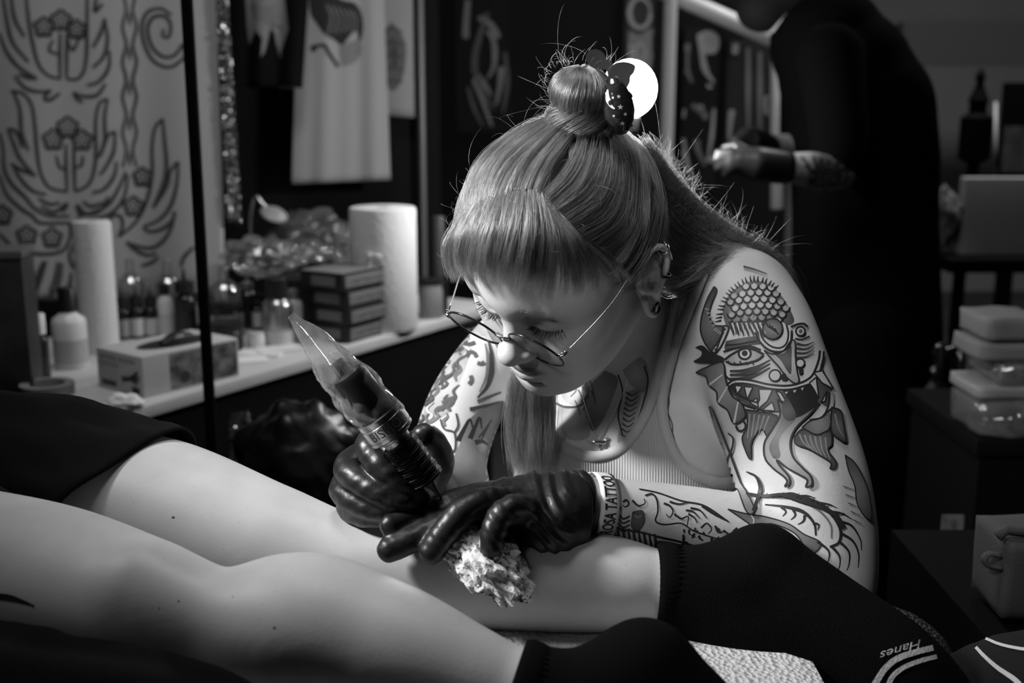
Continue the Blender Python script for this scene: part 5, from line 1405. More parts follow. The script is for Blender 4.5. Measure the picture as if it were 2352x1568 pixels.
# moles
mo = Tattoo(BV_CLIENT)
for x, y, r in ((398, 1188, 4), (410, 1380, 2.5), (366, 1396, 2), (630, 1441, 3.5), (535, 1370, 2)): mo.fill([(x + r * math.cos(a), y + r * .7 * math.sin(a)) for a in np.linspace(0, 6.28, 9)[:-1]], 1)
o = mo.done('moles', 'small dark moles'); o.parent = client

# ---- sock lettering and stripes
M_YARN = mat('sock_yarn', 0.30, 0.9, bump=(600, .5, 3), spec=.1)
sg_ = [drape_stroke(BV_SOCK, [(2142, 1488), (2100, 1498), (2060, 1512), (2032, 1535), (2008, 1572)], 13, 15, .0010, 6), drape_stroke(BV_SOCK, [(2150, 1508), (2110, 1518), (2075, 1532), (2050, 1552), (2035, 1585)], 10, 12, .0010, 6)]
for g in sg_: mesh_obj('stripe', *g, M_YARN, sock_far)
tv, tf = text_geo('Hanes', 1.0); tv = np.array(tv); tw = tv[:, 0].max()
base = np.array([2115, 1468]); du = np.array([-92, 28]) / tw; dv = np.array([-6, 30.0])
V = []
for x, y, _ in tv:
    p = base + du * x + dv * y; q = drape_pt(BV_SOCK, p[0], p[1], .0010); V.append(q if q is not None else W(p[0], p[1], .97))
mesh_obj('lettering', V, tf, M_YARN, sock_far, False)
# ================================================================== the stall behind: counter, bottles, banner, shirts
CZ = 0.75
E0 = WZ(480, 890, CZ); E1 = WZ(1040, 727, CZ); e1 = (E1 - E0) / np.linalg.norm(E1 - E0); e2 = np.array([-e1[1], e1[0], 0.0])
ROT = math.atan2(e1[1], e1[0])
def sc(px, py, z=CZ):
    p = WZ(px, py, z); return p, float((p - CAM) @ FWD) / FPX
counter = empty('counter', E0, ROT); tag(counter, 'long counter with a pale top and black skirt, crowded with tattoo supplies', 'counter')
M_TOP = mat('counter_laminate', 0.55, 0.45, vary=(6, .08)); M_SKIRT = mat('counter_skirt', 0.006, .9, spec=.1)
def cl_(o): o.parent = counter; return o
cl_(box('worktop', (-0.72, 0.0, -0.022), (1.0, 0.62, 0), M_TOP, bevel=.003))
cl_(box('skirt', (-0.70, 0.012, -CZ + 0.001), (.98, 0.03, -0.023), M_SKIRT)); cl_(box('end_panel', (-0.70, 0.03, -CZ + .001), (-0.68, 0.60, -.023), M_SKIRT)); cl_(box('end_panel', (.96, 0.03, -CZ + .001), (.98, 0.60, -.023), M_SKIRT))
M_INKB = mat('ink_bottle', 0.012, 0.25, spec=.6); M_CAPB = mat('bottle_cap', 0.01, 0.45); M_LABEL = mat('bottle_label', 0.55, .6); M_SILVERP = mat('silver_plastic', .35, .25, .7); M_GLASS = plastic('clear_plastic', .8, .45, .06, .06)
def bottle(name, px, base, top, wpx, label, body=M_INKB, cap=M_CAPB, cf=.22, lab=None, lab_f=(.12, .55), nozzle=False, cat='bottle', group=None, neck=.45, capw=.6):
    p, s = sc(px, base); h = (base - top) * s / .985; r = wpx * s / 2
    t = empty(name, p); tag(t, label, cat, group)
    hb = h * (1 - cf)
    o = lathe('body', [(0, 0), (r * .94, 0), (r, r * .08), (r, hb * .80), (r * .92, hb * .88), (r * neck, hb * .97), (r * neck, hb), (0, hb)], body, t, 28)
    if nozzle: lathe('cap', [(0, hb - .001), (r * capw, hb - .001), (r * capw, hb + h * cf * .45), (r * .22, hb + h * cf * .55), (r * .10, h), (0, h)], cap, t, 24)
    else: lathe('cap', [(0, hb - .001), (r * capw, hb - .001), (r * capw, h * .985), (r * capw * .9, h), (0, h)], cap, t, 24)
    if lab: lathe('label', [(r * 1.006, hb * lab_f[0]), (r * 1.012, hb * lab_f[0]), (r * 1.012, hb * lab_f[1]), (r * 1.006, hb * lab_f[1])], lab, t, 28)
    return t
# paper rolls
def roll(px, base, top, wpx, label):
    p, s = sc(px, base); h = (base - top) * s / .985; r = wpx * s / 2
    t = empty('paper_towel_roll', p); tag(t, label, 'paper towel')
    lathe('paper', [(r * .22, .0), (r * .97, 0), (r, .004), (r, h - .006), (r * .97, h - .001), (r * .93, h), (r * .22, h)], mat('towel_paper', .72, .9, spec=.1, bump=(120, .5, 3, 'voronoi')), t, 64)
    lathe('core', [(r * .22, .001), (r * .22, h - .001), (r * .19, h - .001), (r * .19, .001), (r * .22, .001)], mat('card', .25, .9), t, 32)
roll(885, 752, 480, 150, 'wide white paper towel roll standing on the counter by the stacked boxes')
roll(232, 806, 512, 84, 'tall narrow white paper roll in front of the patterned banner')
# bottles, left to right
bottle('squeeze_bottle', 166, 842, 660, 76, 'white squeeze bottle with black cap and printed label near the narrow paper roll', M_WHITE, M_CAPB, .30, mat('bottle_print', .42, .6), (.10, .52), neck=.5, capw=.5)
bottle('small_bottle', 96, 868, 720, 42, 'small dark bottle with a white domed cap at the left edge', M_INKB, M_WHITE, .30, neck=.7, capw=.85)
for k, (x, top, lab) in enumerate(((286, 662, 'leftmost'), (318, 658, 'middle'), (350, 660, 'rightmost'))):
    bottle('ink_bottle', x, 778 - k * 2, top, 31, lab + ' black ink bottle of the three close together right of the narrow roll', M_INKB, M_CAPB, .36, M_LABEL if k else mat('bottle_label2', .3, .6), (.10, .62), True, group='black ink bottles by the roll', capw=.8)
bottle('dome_bottle', 308, 760, 596, 62, 'clear plastic dome bottle behind the three ink bottles', M_GLASS, M_GLASS, .2, neck=.5, capw=.3)
bottle('dome_bottle', 392, 762, 598, 66, 'clear plastic dome bottle with pale label behind the tall dark bottle', M_GLASS, M_GLASS, .2, M_LABEL, (.05, .5), neck=.5, capw=.3)
bottle('label_bottle', 384, 772, 650, 36, 'slim bottle with a white label left of the tall dark bottle', M_WHITE, M_CAPB, .2, M_LABEL)
bottle('tall_ink_bottle', 430, 772, 618, 48, 'tall dark ink bottle with a pointed cap left of the black pole', M_INKB, M_CAPB, .34, None, nozzle=True, capw=.9)
bottle('label_bottle', 452, 762, 672, 30, 'small black bottle with a white label just left of the black pole', M_INKB, M_CAPB, .2, M_LABEL, (.3, .85))
bottle('dome_bottle', 520, 766, 612, 74, 'hazy clear bottle just right of the black pole', M_GLASS, M_GLASS, .2, neck=.5, capw=.3)
bottle('small_bottle', 572, 752, 632, 46, 'small dark bottle with a silver nozzle right of the black pole', M_INKB, M_SILVERP, .25, nozzle=True)
bottle('small_bottle', 592, 760, 690, 22, 'small black vial with a white label beside the silver bottle', M_INKB, M_CAPB, .2, M_LABEL, (.2, .8))
bottle('spray_bottle', 640, 792, 638, 70, 'round silver-grey bottle with black collar in front of the stacked boxes', M_SILVERP, M_CAPB, .28, M_LABEL, (.02, .34), neck=.6, capw=.7)
bottle('spray_bottle', 676, 782, 664, 44, 'bright glossy bottle half hidden behind the round silver-grey bottle', mat('pearl_plastic', .55, .2), M_SILVERP, .15, None)
bottle('ink_cup', 590, 800, 762, 40, 'small white cup on the counter before the bottles', M_WHITE, M_WHITE, .12, capw=.95, neck=.95, cat='cup')
bottle('black_tub', 522, 806, 738, 74, 'low round black tub right of the black pole', M_CAPB, M_CAPB, .2, capw=1.0, neck=.95, cat='tub')
bottle('pot', 520, 770, 690, 80, 'wide dark pot with a mottled label behind the black tub', M_INKB, M_CAPB, .18, mat('mottled', .2, .6, vary=(60, .9)), (.15, .8), capw=1, neck=.95, cat='pot')
bottle('canister', 990, 728, 640, 56, 'grey ribbed canister right of the wide paper roll', mat('grey_can', .22, .5), M_CAPB, .15, capw=.9, neck=.9, cat='canister')
bottle('brush_jar', 1010, 722, 500, 40, 'dark jar of tools at the far end of the counter', M_INKB, mat('dark_grey', .05, .5), .6, capw=.7, neck=.7, cat='jar')
# pump bottle
p, s = sc(852, 768); t = empty('pump_bottle', p); tag(t, 'white pump soap bottle between the boxes and the wide roll', 'bottle')
h = (768 - 580) * s; r = 18 * s
lathe('body', [(0, 0), (r, 0), (r, h * .58), (r * .8, h * .66), (r * .4, h * .70), (0, h * .70)], M_WHITE, t, 24)
lathe('pump', [(0, h * .69), (r * .42, h * .69), (r * .42, h * .76), (r * .18, h * .78), (r * .18, h * .93), (r * .35, h * .94), (r * .35, h), (0, h)], M_WHITE, t, 20)
tube('spout', [(0, 0, h * .97), (.018, -.004, h * .97), (.026, -.006, h * .955)], .0035, M_WHITE, t, 10)
# box at the far left
def cbox(name, px, base, wx, wy, h, label, material, rz=0.0, cat='box', group=None, z=CZ):
    p, s = sc(px, base, z); t = empty(name, p, ROT + rz); tag(t, label, cat, group)
    o = box('carton', (0, 0, 0), (wx, wy, h), material, t, bevel=.0015); return t
M_BOXB = mat('box_black', .012, .5); M_BOXL = mat('box_light', .42, .7)
dk = empty('canister_box', sc(60, 905)[0], 0.2); tag(dk, 'dark upright box with a pale lid at the left edge of the counter', 'box')
box('carton', (-.12, 0, 0), (.012, .10, .235), mat('box_dark', .022, .6, vary=(20, .5)), dk, bevel=.003); box('lid', (-.122, -.002, .236), (.014, .102, .250), mat('lid_grey', .10, .6), dk, bevel=.003)
# four stacked needle boxes, one askew on top
M_STRIP = mat('box_strip', .17, .6); M_TXT = mat('box_text', .03, .7)
def print_flat(name, s_, size, M, parent, material, width=None):
    v, f = text_geo(s_, 1.0); v = np.array(v); w = v[:, 0].max(); k = size if width is None else width / w
    V = [tuple(M @ Vector((x * k, 0, y * size))) for x, y, _ in v]; return mesh_obj(name, V, f, material, parent, False)
bp_, bs = sc(800, 790); bw, bd_, bh = .150, .115, .0375
for k in range(4):
    o = np.array([.003, -.002, .0]) * (k % 2) + (e1 * -.012 + e2 * .004) * (k == 3)
    t = empty('needle_box', tuple(bp_ + o + np.array([0, 0, k * bh])), ROT + (.02, -.015, .01, -.03)[k])
    tag(t, ['lowest', 'second lowest', 'second highest', 'highest'][k] + ' black needle box in the stack left of the wide paper roll', 'box', 'stacked needle boxes')
    box('carton', (0, 0, 0), (bw, bd_, bh - .0006), M_BOXB, t, bevel=.001)
    box('front_strip', (.010, -.0006, .006), (bw - .008, .0002, bh - .007), M_STRIP, t); box('end_strip', (-.0006, .020, .008), (.0002, bd_ - .03, bh - .009), M_STRIP, t)
    print_flat('lettering', 'CARTRIDGES', .016, Matrix.Translation((.016, -.0010, .011)), t, M_TXT, bw - .032)
    if k == 3: box('lid_edge', (0, 0, bh - .0005), (bw, bd_, bh), mat('lid_pale', .2, .6), t)
p = W(692, 668, 2.52); p[2] = CZ; t = empty('needle_box', tuple(p + np.array([0, 0, .0742])), ROT - .03); tag(t, 'black needle box lying askew behind the stack, with a pale lettered side', 'box', 'stacked needle boxes')
box('carton', (-.02, 0, 0), (.145, .10, .036), M_BOXB, t, bevel=.001); box('front_strip', (.010, -.0006, .005), (.140, .0002, .031), M_STRIP, t); print_flat('lettering', 'CARTRIDGES', .016, Matrix.Translation((.016, -.0010, .010)), t, M_TXT, .118)
t2 = cbox('carton_pile', 655, 728, .17, .11, .055 + .018, 'closed black carton behind the silver-grey bottle, under the askew needle box', M_BOXB, -.03); t2.location = tuple(p - e1 * .025)
# glove box with a hand printed on its end
gp, gs = sc(332, 915); t = empty('glove_box', gp, ROT - .12); tag(t, 'white disposable glove box with a printed hand and an open slot on top', 'box')
gw, gd, gh = .205, .135, .072
box('carton', (0, 0, 0), (gw, gd, gh), mat('carton_white', .52, .7, vary=(8, .06)), t, bevel=.0015)
o = lathe('slot', [(0, .0004), (.05, .0004), (.052, 0), (.05, -.0004)], M_CAPB, t, 32, Matrix.Translation((gw * .55, gd * .45, gh + .0006)) @ Matrix.Diagonal((1.5, .7, 1, 1)))
F = Field((gw * .3, gd * .2, gh - .01), (gw * .85, gd * .7, gh + .03), .003); F.chain([(gw * .42, gd * .42, gh, .010), (gw * .55, gd * .45, gh + .006, .013), (gw * .72, gd * .5, gh + .002, .010)], .006, n=3); P, Q = F.mesh()
mesh_obj('glove_tuft', P, Q, M_GLOVE, t)
# printed hand, lines of text on the end face (x=0, looks at the camera); picture panel on the long side
def rect_x(y0, y1, z0, z1, m, nm): return box(nm, (-.0006, y0, z0), (.0002, y1, z1), m, t)
MX = lambda y, z: Matrix.Translation((-.0008, y, z)) @ Matrix.Rotation(math.radians(-90), 4, 'Z')
print_flat('lettering', 'NITRILE GLOVES', .010, MX(gd - .010, gh - .016), t, M_TXT, .105); print_flat('lettering', 'POWDER FREE', .007, MX(gd - .010, gh - .027), t, M_TXT, .055)
hv = [(.055, .030), (.040, .032), (.028, .038), (.016, .046), (.012, .042), (.020, .036), (.010, .037), (.009, .033), (.019, .032), (.010, .028), (.012, .025), (.022, .028), (.018, .021), (.022, .019), (.030, .025), (.045, .024), (.060, .020), (.062, .032)]
mesh_obj('printed_hand', [(-.0008, y, z) for y, z in hv], [tuple(range(len(hv)))], M_TXT, t, False)
rect_x(gd - .055, gd - .012, .008, .018, mat('print_grey', .08, .7), 'printed_bar'); rect_x(.012, .034, .004, .016, M_TXT, 'printed_block')
box('picture_panel', (.055, -.0006, .004), (gw - .004, .0002, gh - .004), mat('picture_print', .14, .6, vary=(38, .95)), t)
o = lathe('printed_badge', [(0, 0), (.011, 0), (.011, .0004), (.006, .0005), (0, .0005)], M_TXT, t, 24, Matrix.Translation((.085, -.0008, .022)) @ Matrix.Rotation(math.radians(90), 4, 'X'))
# dark tray and the small things in front of it
p, s = sc(240, 930); t = empty('tray', tuple(p - e1 * .13 + e2 * .02), ROT - .12); tag(t, 'low black tray under the left end of the glove box', 'tray'); box('base', (-.06, -.0, .0), (.10, .30, .004), M_CAPB, t)
for a, b_ in (((-.06, 0, .004), (.10, .004, .014)), ((-.06, .296, .004), (.10, .30, .014)), ((-.06, .004, .004), (-.056, .296, .014))): box('rim', a, b_, M_CAPB, t)
p, s = sc(110, 905); o = lathe('tape_roll', [(.030, 0), (.045, 0), (.045, .02), (.030, .02), (.030, 0)], mat('tape_grey', .2, .4), None, 40, Matrix.Translation(p)); tag(o, 'roll of grey tape lying on the counter by the dark upright box', 'tape')
p, s = sc(285, 942); bm = bmesh.new(); bmesh.ops.create_icosphere(bm, subdivisions=4, radius=1)
for v in bm.verts:
    q = v.co.copy(); cv = mnoise.voronoi(q * 1.6)[0]; r = .8 + .5 * (cv[1] - cv[0]); v.co = Vector((q.x * .038 * r, q.y * .022 * r, q.z * .016 * r + .012)) + Vector(p)
o = bm_obj('tissue', bm, M_PAPER, None, True); tag(o, 'crumpled white tissue on the counter edge below the glove box', 'tissue')
for k, (x, y, a, lab) in enumerate(((560, 828, .3, 'flat pale card lying nearest the black pole on the counter'), (600, 812, -.1, 'flat pale card lying in the middle before the bottles'), (640, 806, .5, 'flat pale card lying nearest the plastic sleeve'))):
    p, s = sc(x, y); o = box('card', (-.045, -.03, 0), (.045, .03, .003 + k * .0015), M_PAPER, None, Matrix.Translation(p) @ Matrix.Rotation(a, 4, 'Z')); tag(o, lab, 'card')
# heap of clear plastic bags
def bag(name, px, py, d, rx, ry, rz, label, m, seed, cat='bag', am=1.0):
    bm = bmesh.new(); bmesh.ops.create_icosphere(bm, subdivisions=4, radius=1); c = W(px, py, d)
    for v in bm.verts:
        q = v.co.copy(); o_ = Vector((seed, seed * .7, 0)); cv = mnoise.voronoi(q * 1.7 + o_)[0]; r = 1 - .25 * am + am * (.55 * (cv[1] - cv[0]) + .12 * mnoise.noise(q * 6 + o_))
        v.co = Vector((q.x * rx * r, q.y * ry * r, q.z * rz * r)) + Vector(c)
    return tag(bm_obj(name, bm, m, None, True), label, cat)
M_BAG2 = plastic('bag_film', .85, .5, .12, .10)
bag('plastic_bag', 600, 590, 2.72, .10, .08, .055, 'crumpled clear plastic bag beside the banner edge, left of the heap', M_BAG2, 1.0)
bag('plastic_bag', 715, 540, 2.92, .12, .09, .075, 'large crumpled grey plastic bag in the middle behind the needle boxes', plastic('bag_film2', .4, .5, .2, .3), 2.0)
bag('plastic_bag', 790, 570, 2.86, .05, .05, .06, 'small crumpled bag pressed against the wide paper roll', M_BAG2, 3.0)
bag('plastic_bag', 680, 575, 2.86, .13, .08, .03, 'flat crumpled clear bag lying under the heap of bags', M_BAG2, 4.0)
# tilted spoon-like lamp head / dish with shiny bowl
t = empty('magnifier_lamp', W(620, 475, 2.85)); tag(t, 'small tilted lamp head with a pale shade above the plastic bags', 'lamp')
Ms = axis_frame(W(630, 490, 2.85), (.35, -.35, .85)); par(lathe('shade', [(0, .010), (.022, .008), (.034, 0), (.035, -.004), (.022, .002), (0, .004)], mat('shade_grey', .3, .35), None, 32, Ms), t)
par(tube('arm', spline([W(640, 500, 2.86), W(605, 470, 2.86), W(585, 452, 2.87), W(575, 520, 2.9), W(590, 640, 2.92)], 8), .005, M_STEEL), t)
# black tent pole in front of the counter, grey pole behind
b0 = W(483, 950, 1.80)
def pole(name, x, y, r, z1, m, label):
    t = empty(name, (x, y, 0)); tag(t, label, 'pole'); lathe('shaft', [(0, 0.012), (r, .012), (r, z1), (0, z1)], m, t, 20); lathe('foot', [(0, 0), (.03, 0), (.03, .008), (r * 1.3, .014), (0, .014)], m, t, 24)
    return t
pole('tent_pole', b0[0], b0[1], .0090, 3.0, mat('pole_black', .003, .9, spec=.1), 'thin black pole standing before the patterned banner')
b1 = WY(973, 470, 3.36); pole('stand_pole', b1[0], b1[1], .0085, 3.2, mat('pole_grey', .22, .4, .3), 'thin grey pole right of the hanging shirts')
b1 = WY(1535, 205, 4.0); pole('stand_pole', b1[0], b1[1], .022, 3.2, mat('pole_white', .5, .5), 'white upright pole right of the round lamp')

# ---- banner with ornamental print
M_BANNER = mat('banner_cloth', .50, .9, spec=.1, bump=(300, .2, 2)); M_BPR = mat('banner_print', .075, .9, spec=.1); M_BPR2 = mat('banner_print_dark', .03, .9, spec=.1)
def cloth(name, quad, d, material, parent, folds=(), nx=60, ny=40, thick=.002):
    "sheet hanging at depth d; quad = 4 corners in sight-line terms; folds = (freq, amp, phase)"
    Q4 = np.array(quad, float); V = []; Fc = []
    for j in range(ny + 1):
        for i in range(nx + 1):
            u, v = i / nx, j / ny; p = (Q4[0] * (1 - u) + Q4[1] * u) * (1 - v) + (Q4[3] * (1 - u) + Q4[2] * u) * v
            dd = d + sum(a * math.sin(f * u * 6.283 + ph + v * .8) * (.3 + .7 * v) for f, a, ph in folds); V.append(WY(p[0], p[1], dd))
    for j in range(ny):
        for i in range(nx): a = j * (nx + 1) + i; Fc.append((a, a + 1, a + nx + 2, a + nx + 1))
    V = np.array(V); Fc = np.array(Fc); o = mesh_obj(name, V, Fc, material, parent)
    s_ = o.modifiers.new('thickness', 'SOLIDIFY'); s_.thickness = thick; s_.offset = -1; return o, bvh_of(V, Fc)
ban = empty('banner', W(250, 700, 2.95)); tag(ban, 'pale cloth banner printed with dark scrolling flowers and leaves', 'banner')
o, BVB = cloth('cloth', [(-220, -260), (488, -260), (519, 690), (-220, 690)], 2.86, M_BANNER, None, ((1.5, .012, .5), (4, .004, 1))); par(o, ban)
T = Tattoo(BVB, 0, 0, 2.239); T.off = lambda: .003
def bl(pts, w=8.0, tone=0, rev=True): T.line(pts, w * .7, w * .7, tone, wm=w)
def flower(cx, cy, r):
    pts = [(cx + r * (1 + .13 * math.cos(5 * a)) * math.sin(a), cy - r * (1 + .13 * math.cos(5 * a)) * math.cos(a)) for a in np.linspace(0, 6.283, 31)]
    bl(pts, 8, 1); bl([(cx + r * .55 * (1 + .2 * math.cos(5 * a)) * math.sin(a), cy - r * .55 * (1 + .2 * math.cos(5 * a)) * math.cos(a)) for a in np.linspace(0, 6.283, 26)], 4, 0)
    T.fill([(cx + 9 * math.cos(a), cy + 9 * math.sin(a)) for a in np.linspace(0, 6.28, 8)[:-1]], 0)
for e in ([(312, 170), (310, 290), (312, 405)], [(345, 170), (345, 290), (345, 405)], [(135, -40), (150, 100), (168, 210), (200, 330), (250, 388), (312, 405)], [(452, -40), (450, 150), (448, 280), (432, 370), (395, 408), (345, 405)],
          [(20, -20), (40, 110), (70, 220), (150, 320)], [(0, 170), (40, 270), (100, 345), (190, 402)], [(60, -20), (80, 100), (130, 190)], [(80, 390), (130, 450), (200, 472), (265, 465)], [(100, 380), (150, 400), (195, 405)], [(265, 465), (230, 500), (255, 515), (310, 480)],
          [(540, 95), (520, 170), (480, 245)], [(540, 95), (555, 200), (535, 290), (480, 350)], [(500, -20), (490, 60), (530, 20)], [(565, 260), (560, 350), (510, 420), (450, 440)], [(545, 430), (500, 490), (430, 495), (380, 475)], [(380, 475), (400, 510), (430, 525)],
          [(342, 740), (342, 860), (348, 985)], [(382, 740), (384, 860), (388, 985)], [(60, 468), (120, 480), (165, 540), (182, 650), (195, 800), (215, 900), (260, 965), (348, 985)], [(555, 508), (515, 530), (495, 620), (495, 800), (480, 900), (450, 955), (388, 985)],
          [(75, 475), (105, 560), (115, 680), (150, 775)], [(45, 660), (75, 740), (110, 820), (185, 905)], [(45, 660), (90, 680), (120, 760)], [(70, 845), (110, 920), (170, 980), (240, 1000)], [(60, 840), (110, 870), (185, 905)],
          [(555, 508), (540, 600), (540, 720), (510, 812)], [(595, 675), (585, 780), (545, 860), (515, 900)], [(595, 675), (555, 700), (520, 800)], [(600, 830), (590, 900), (540, 970), (475, 992)],
          [(200, 1020), (260, 1050), (310, 1040)], [(210, 1060), (280, 1090), (340, 1045)], [(320, 1090), (345, 1060), (350, 1040)], [(430, 1035), (470, 1060), (540, 1040)], [(400, 1050), (450, 1100), (520, 1080), (560, 1010)], [(395, 1050), (410, 1090), (430, 1100)],
          [(0, 680), (20, 760), (25, 860), (60, 940), (130, 1010), (180, 1070), (260, 1110), (362, 1110)], [(0, 900), (40, 1000), (110, 1070), (170, 1110), (210, 1145), (362, 1145)], [(400, 1112), (480, 1090), (560, 1050), (620, 950), (650, 880)], [(400, 1140), (480, 1130), (580, 1090), (640, 1010), (660, 900)],
          [(362, 1145), (362, 1220), (320, 1290), (200, 1305), (80, 1272), (0, 1200)], [(400, 1150), (400, 1215), (430, 1250)], [(560, 1140), (580, 1110), (620, 1110), (632, 1160), (610, 1220)],
          [(840, 610), (800, 660), (785, 760), (785, 900), (755, 1040), (700, 1140), (620, 1212)], [(840, 610), (850, 720), (860, 840), (845, 940), (790, 1070)], [(920, 830), (880, 880), (860, 960), (795, 1065)], [(920, 830), (912, 950), (880, 1060), (820, 1130), (740, 1165)], [(740, 1165), (770, 1190), (840, 1175), (890, 1130), (900, 1085)],
          [(905, 1090), (880, 1180), (830, 1250), (760, 1275), (650, 1245)], [(650, 1245), (700, 1285), (760, 1310), (810, 1300)], [(820, 1320), (780, 1350), (730, 1365)],
          [(945, 225), (900, 285), (840, 290), (785, 240), (762, 150), (790, 90), (850, 85), (882, 130), (870, 190), (840, 185), (845, 150)], [(950, 300), (880, 345), (800, 320), (750, 240), (732, 140), (760, 65), (830, 45), (885, 80)], [(945, 225), (955, 260), (950, 300)],
          [(240, 1340), (215, 1420), (190, 1500)], [(225, 1340), (190, 1430), (185, 1520)], [(320, 1350), (310, 1430), (280, 1500), (195, 1565)], [(300, 1345), (285, 1430), (255, 1500)], [(370, 1400), (360, 1470), (330, 1540)], [(400, 1390), (430, 1450), (450, 1560)], [(385, 1250), (360, 1310), (385, 1375), (412, 1310), (385, 1250)], [(1000, 1270), (950, 1320), (935, 1370)]):
    bl(e, 9.5)
for cx, cy, r in ((228, 140, 46), (315, 105, 48), (397, 152, 44), (275, 718, 48), (350, 655, 50), (424, 720, 48), (735, 910, 44), (688, 1060, 46), (15, 1105, 46), (140, 1210, 46), (270, 1222, 46)): flower(cx, cy, r)
for e in ([(275, 205), (255, 260), (310, 280)], [(350, 200), (375, 260), (410, 200)], [(290, 800), (310, 860), (345, 870)], [(390, 860), (420, 850), (430, 800)]): bl(e, 8, 0)
for sgn in (-1, 1): bl([(668 + sgn * (36 if k % 2 == 0 else 17 if k % 4 == 1 else 17), -40 + k * 90 / 1.0) for k in range(11)], 8.5)
for k in range(5): T.fill([(668, 10 + k * 180 + 45), (676, 50 + k * 180 + 45), (668, 90 + k * 180 + 45), (660, 50 + k * 180 + 45)], 1)
o = mesh_obj('printed_pattern', T.V, T.F, [M_BPR, M_BPR2]); o.data.polygons.foreach_set('material_index', T.m); o['kind'] = 'stuff'; par(o, ban)

# ---- sequinned strips
def sequins(name, quad, d, n, label, seed):
    r_ = np.random.default_rng(seed); Q4 = np.array(quad, float); geos = []
    t = empty(name, W(*Q4.mean(0), d)); tag(t, label, 'trim')
    o = cloth('backing', quad, d + .006, M_BLACK, None, (), 4, 20)[0]; par(o, t)
    V = []; Fc = []
    for i in range(n):
        u, v = r_.uniform(0.02, .98, 2); p = (Q4[0] * (1 - u) + Q4[1] * u) * (1 - v) + (Q4[3] * (1 - u) + Q4[2] * u) * v
        c = WY(p[0], p[1], d); nrm = np.array([r_.normal(0, .5), -1, r_.normal(0, .5)]); nrm /= np.linalg.norm(nrm); a = np.cross(nrm, [0, 0, 1]); a /= np.linalg.norm(a); b_ = np.cross(nrm, a); k = len(V); rr = r_.uniform(.0018, .0034)
        V += [c + rr * (math.cos(q) * a + math.sin(q) * b_) for q in np.linspace(0, 6.283, 7)[:-1]]; Fc.append(tuple(range(k, k + 6)))
    o = mesh_obj('sequins', V, Fc, mat('sequin', .40, .3, .9), None, False); o['kind'] = 'stuff'; par(o, t)
sequins('sequin_trim', [(496, -60), (520, -60), (556, 520), (522, 520)], 2.84, 1300, 'narrow glittering sequin strip hanging along the banner edge', 5)
sequins('sequin_trim', [(528, 950), (572, 942), (584, 1100), (528, 1150)], 1.93, 900, 'glittering sequin edge hanging below the counter beside the bin bag', 6)

# ---- dark screens the shirts hang on
def panel(name, x0, x1, y0, y1, d, m, label, cat='panel', th=.03):
    a = WY(x0, y1, d); b_ = WY(x1, y1, d); zt = 3.0
    o = box(name, (a[0], a[1], 0.0), (b_[0], a[1] + th, zt), m); return tag(o, label, cat) if label else o
panel('display_screen', 470, 1010, -500, 600, 3.42, M_WALLD, 'black display screen behind the hanging shirts', 'screen')
panel('display_screen', 1012, 1800, -500, 600, 4.2, M_WALLD, 'black display screen behind the tattooist\'s head', 'screen')
# white shirt
M_SHW = mat('shirt_white', .42, .9, spec=.1); M_SHB = mat('shirt_black', .008, .95, spec=.05); M_PRT = mat('shirt_print', .03, .9); M_PRM = mat('shirt_print_grey', .12, .9)
sh = empty('t_shirt', W(780, 420, 3.35)); tag(sh, 'white t-shirt with a dark rooster print hanging on the screen', 't-shirt')
o, BVS = cloth('body', [(690, -260), (872, -260), (897, 412), (670, 422)], 3.28, M_SHW, None, ((1.7, .008, .6), (4, .003, 2))); par(o, sh)
o, _ = cloth('sleeve', [(700, -200), (722, -60), (700, 205), (640, 200)], 3.30, M_SHW, None, ((1, .01, 0),), 20, 20); par(o, sh)
T = Tattoo(BVS, 500, 0, 2.8); T.off = lambda: .004
T.fill([(590, -40), (720, -40), (800, 0), (880, 20), (925, 80), (940, 160), (930, 240), (910, 270), (895, 200), (850, 230), (800, 290), (740, 250), (690, 220), (640, 150), (600, 90)], 0)

for e in ([(690, 290), (720, 350), (775, 430)], [(600, 310), (640, 295), (700, 290)], [(605, 325), (640, 315)]): T.line(e, 8, 8, 0)
for k in range(6): T.line([(700 + k * 34, 30 + k * 8), (730 + k * 34, 110 + k * 4), (710 + k * 36, 220 - k * 4)], 3, 3, 2)
T.fill([(780, 300), (900, 260), (930, 330), (880, 400), (800, 420)], 2); 
o = mesh_obj('print', T.V, T.F, [M_PRT, M_PRM, mat('shirt_print_pale', .24, .9)]); o.data.polygons.foreach_set('material_index', T.m); o['kind'] = 'stuff'; par(o, sh)
# black shirt
sh = empty('t_shirt', W(620, 205, 3.28)); tag(sh, 'black t-shirt with a pale dripping print hanging left of the white one', 't-shirt')
o, BVS = cloth('body', [(540, -260), (726, -260), (694, 202), (556, 196)], 3.18, M_SHB, None, ((2, .015, 0),)); par(o, sh)
T = Tattoo(BVS, 500, 0, 2.8); T.off = lambda: .004
T.fill([(180, -60), (430, -60), (460, 190), (440, 250), (410, 345), (415, 385), (378, 280), (360, 205), (332, 185), (300, 330), (278, 372), (288, 250), (250, 190), (210, 290), (196, 180)], 0, False)
T.fill([(220, 20), (300, 40), (370, 20), (400, 100), (360, 170), (290, 150), (230, 110)], 1); T.line([(330, 170), (390, 170), (420, 190)], 8, 6, 1)
o = mesh_obj('print', T.V, T.F, [mat('shirt_print_white', .24, .9), M_PRM]); o.data.polygons.foreach_set('material_index', T.m); o['kind'] = 'stuff'; par(o, sh)
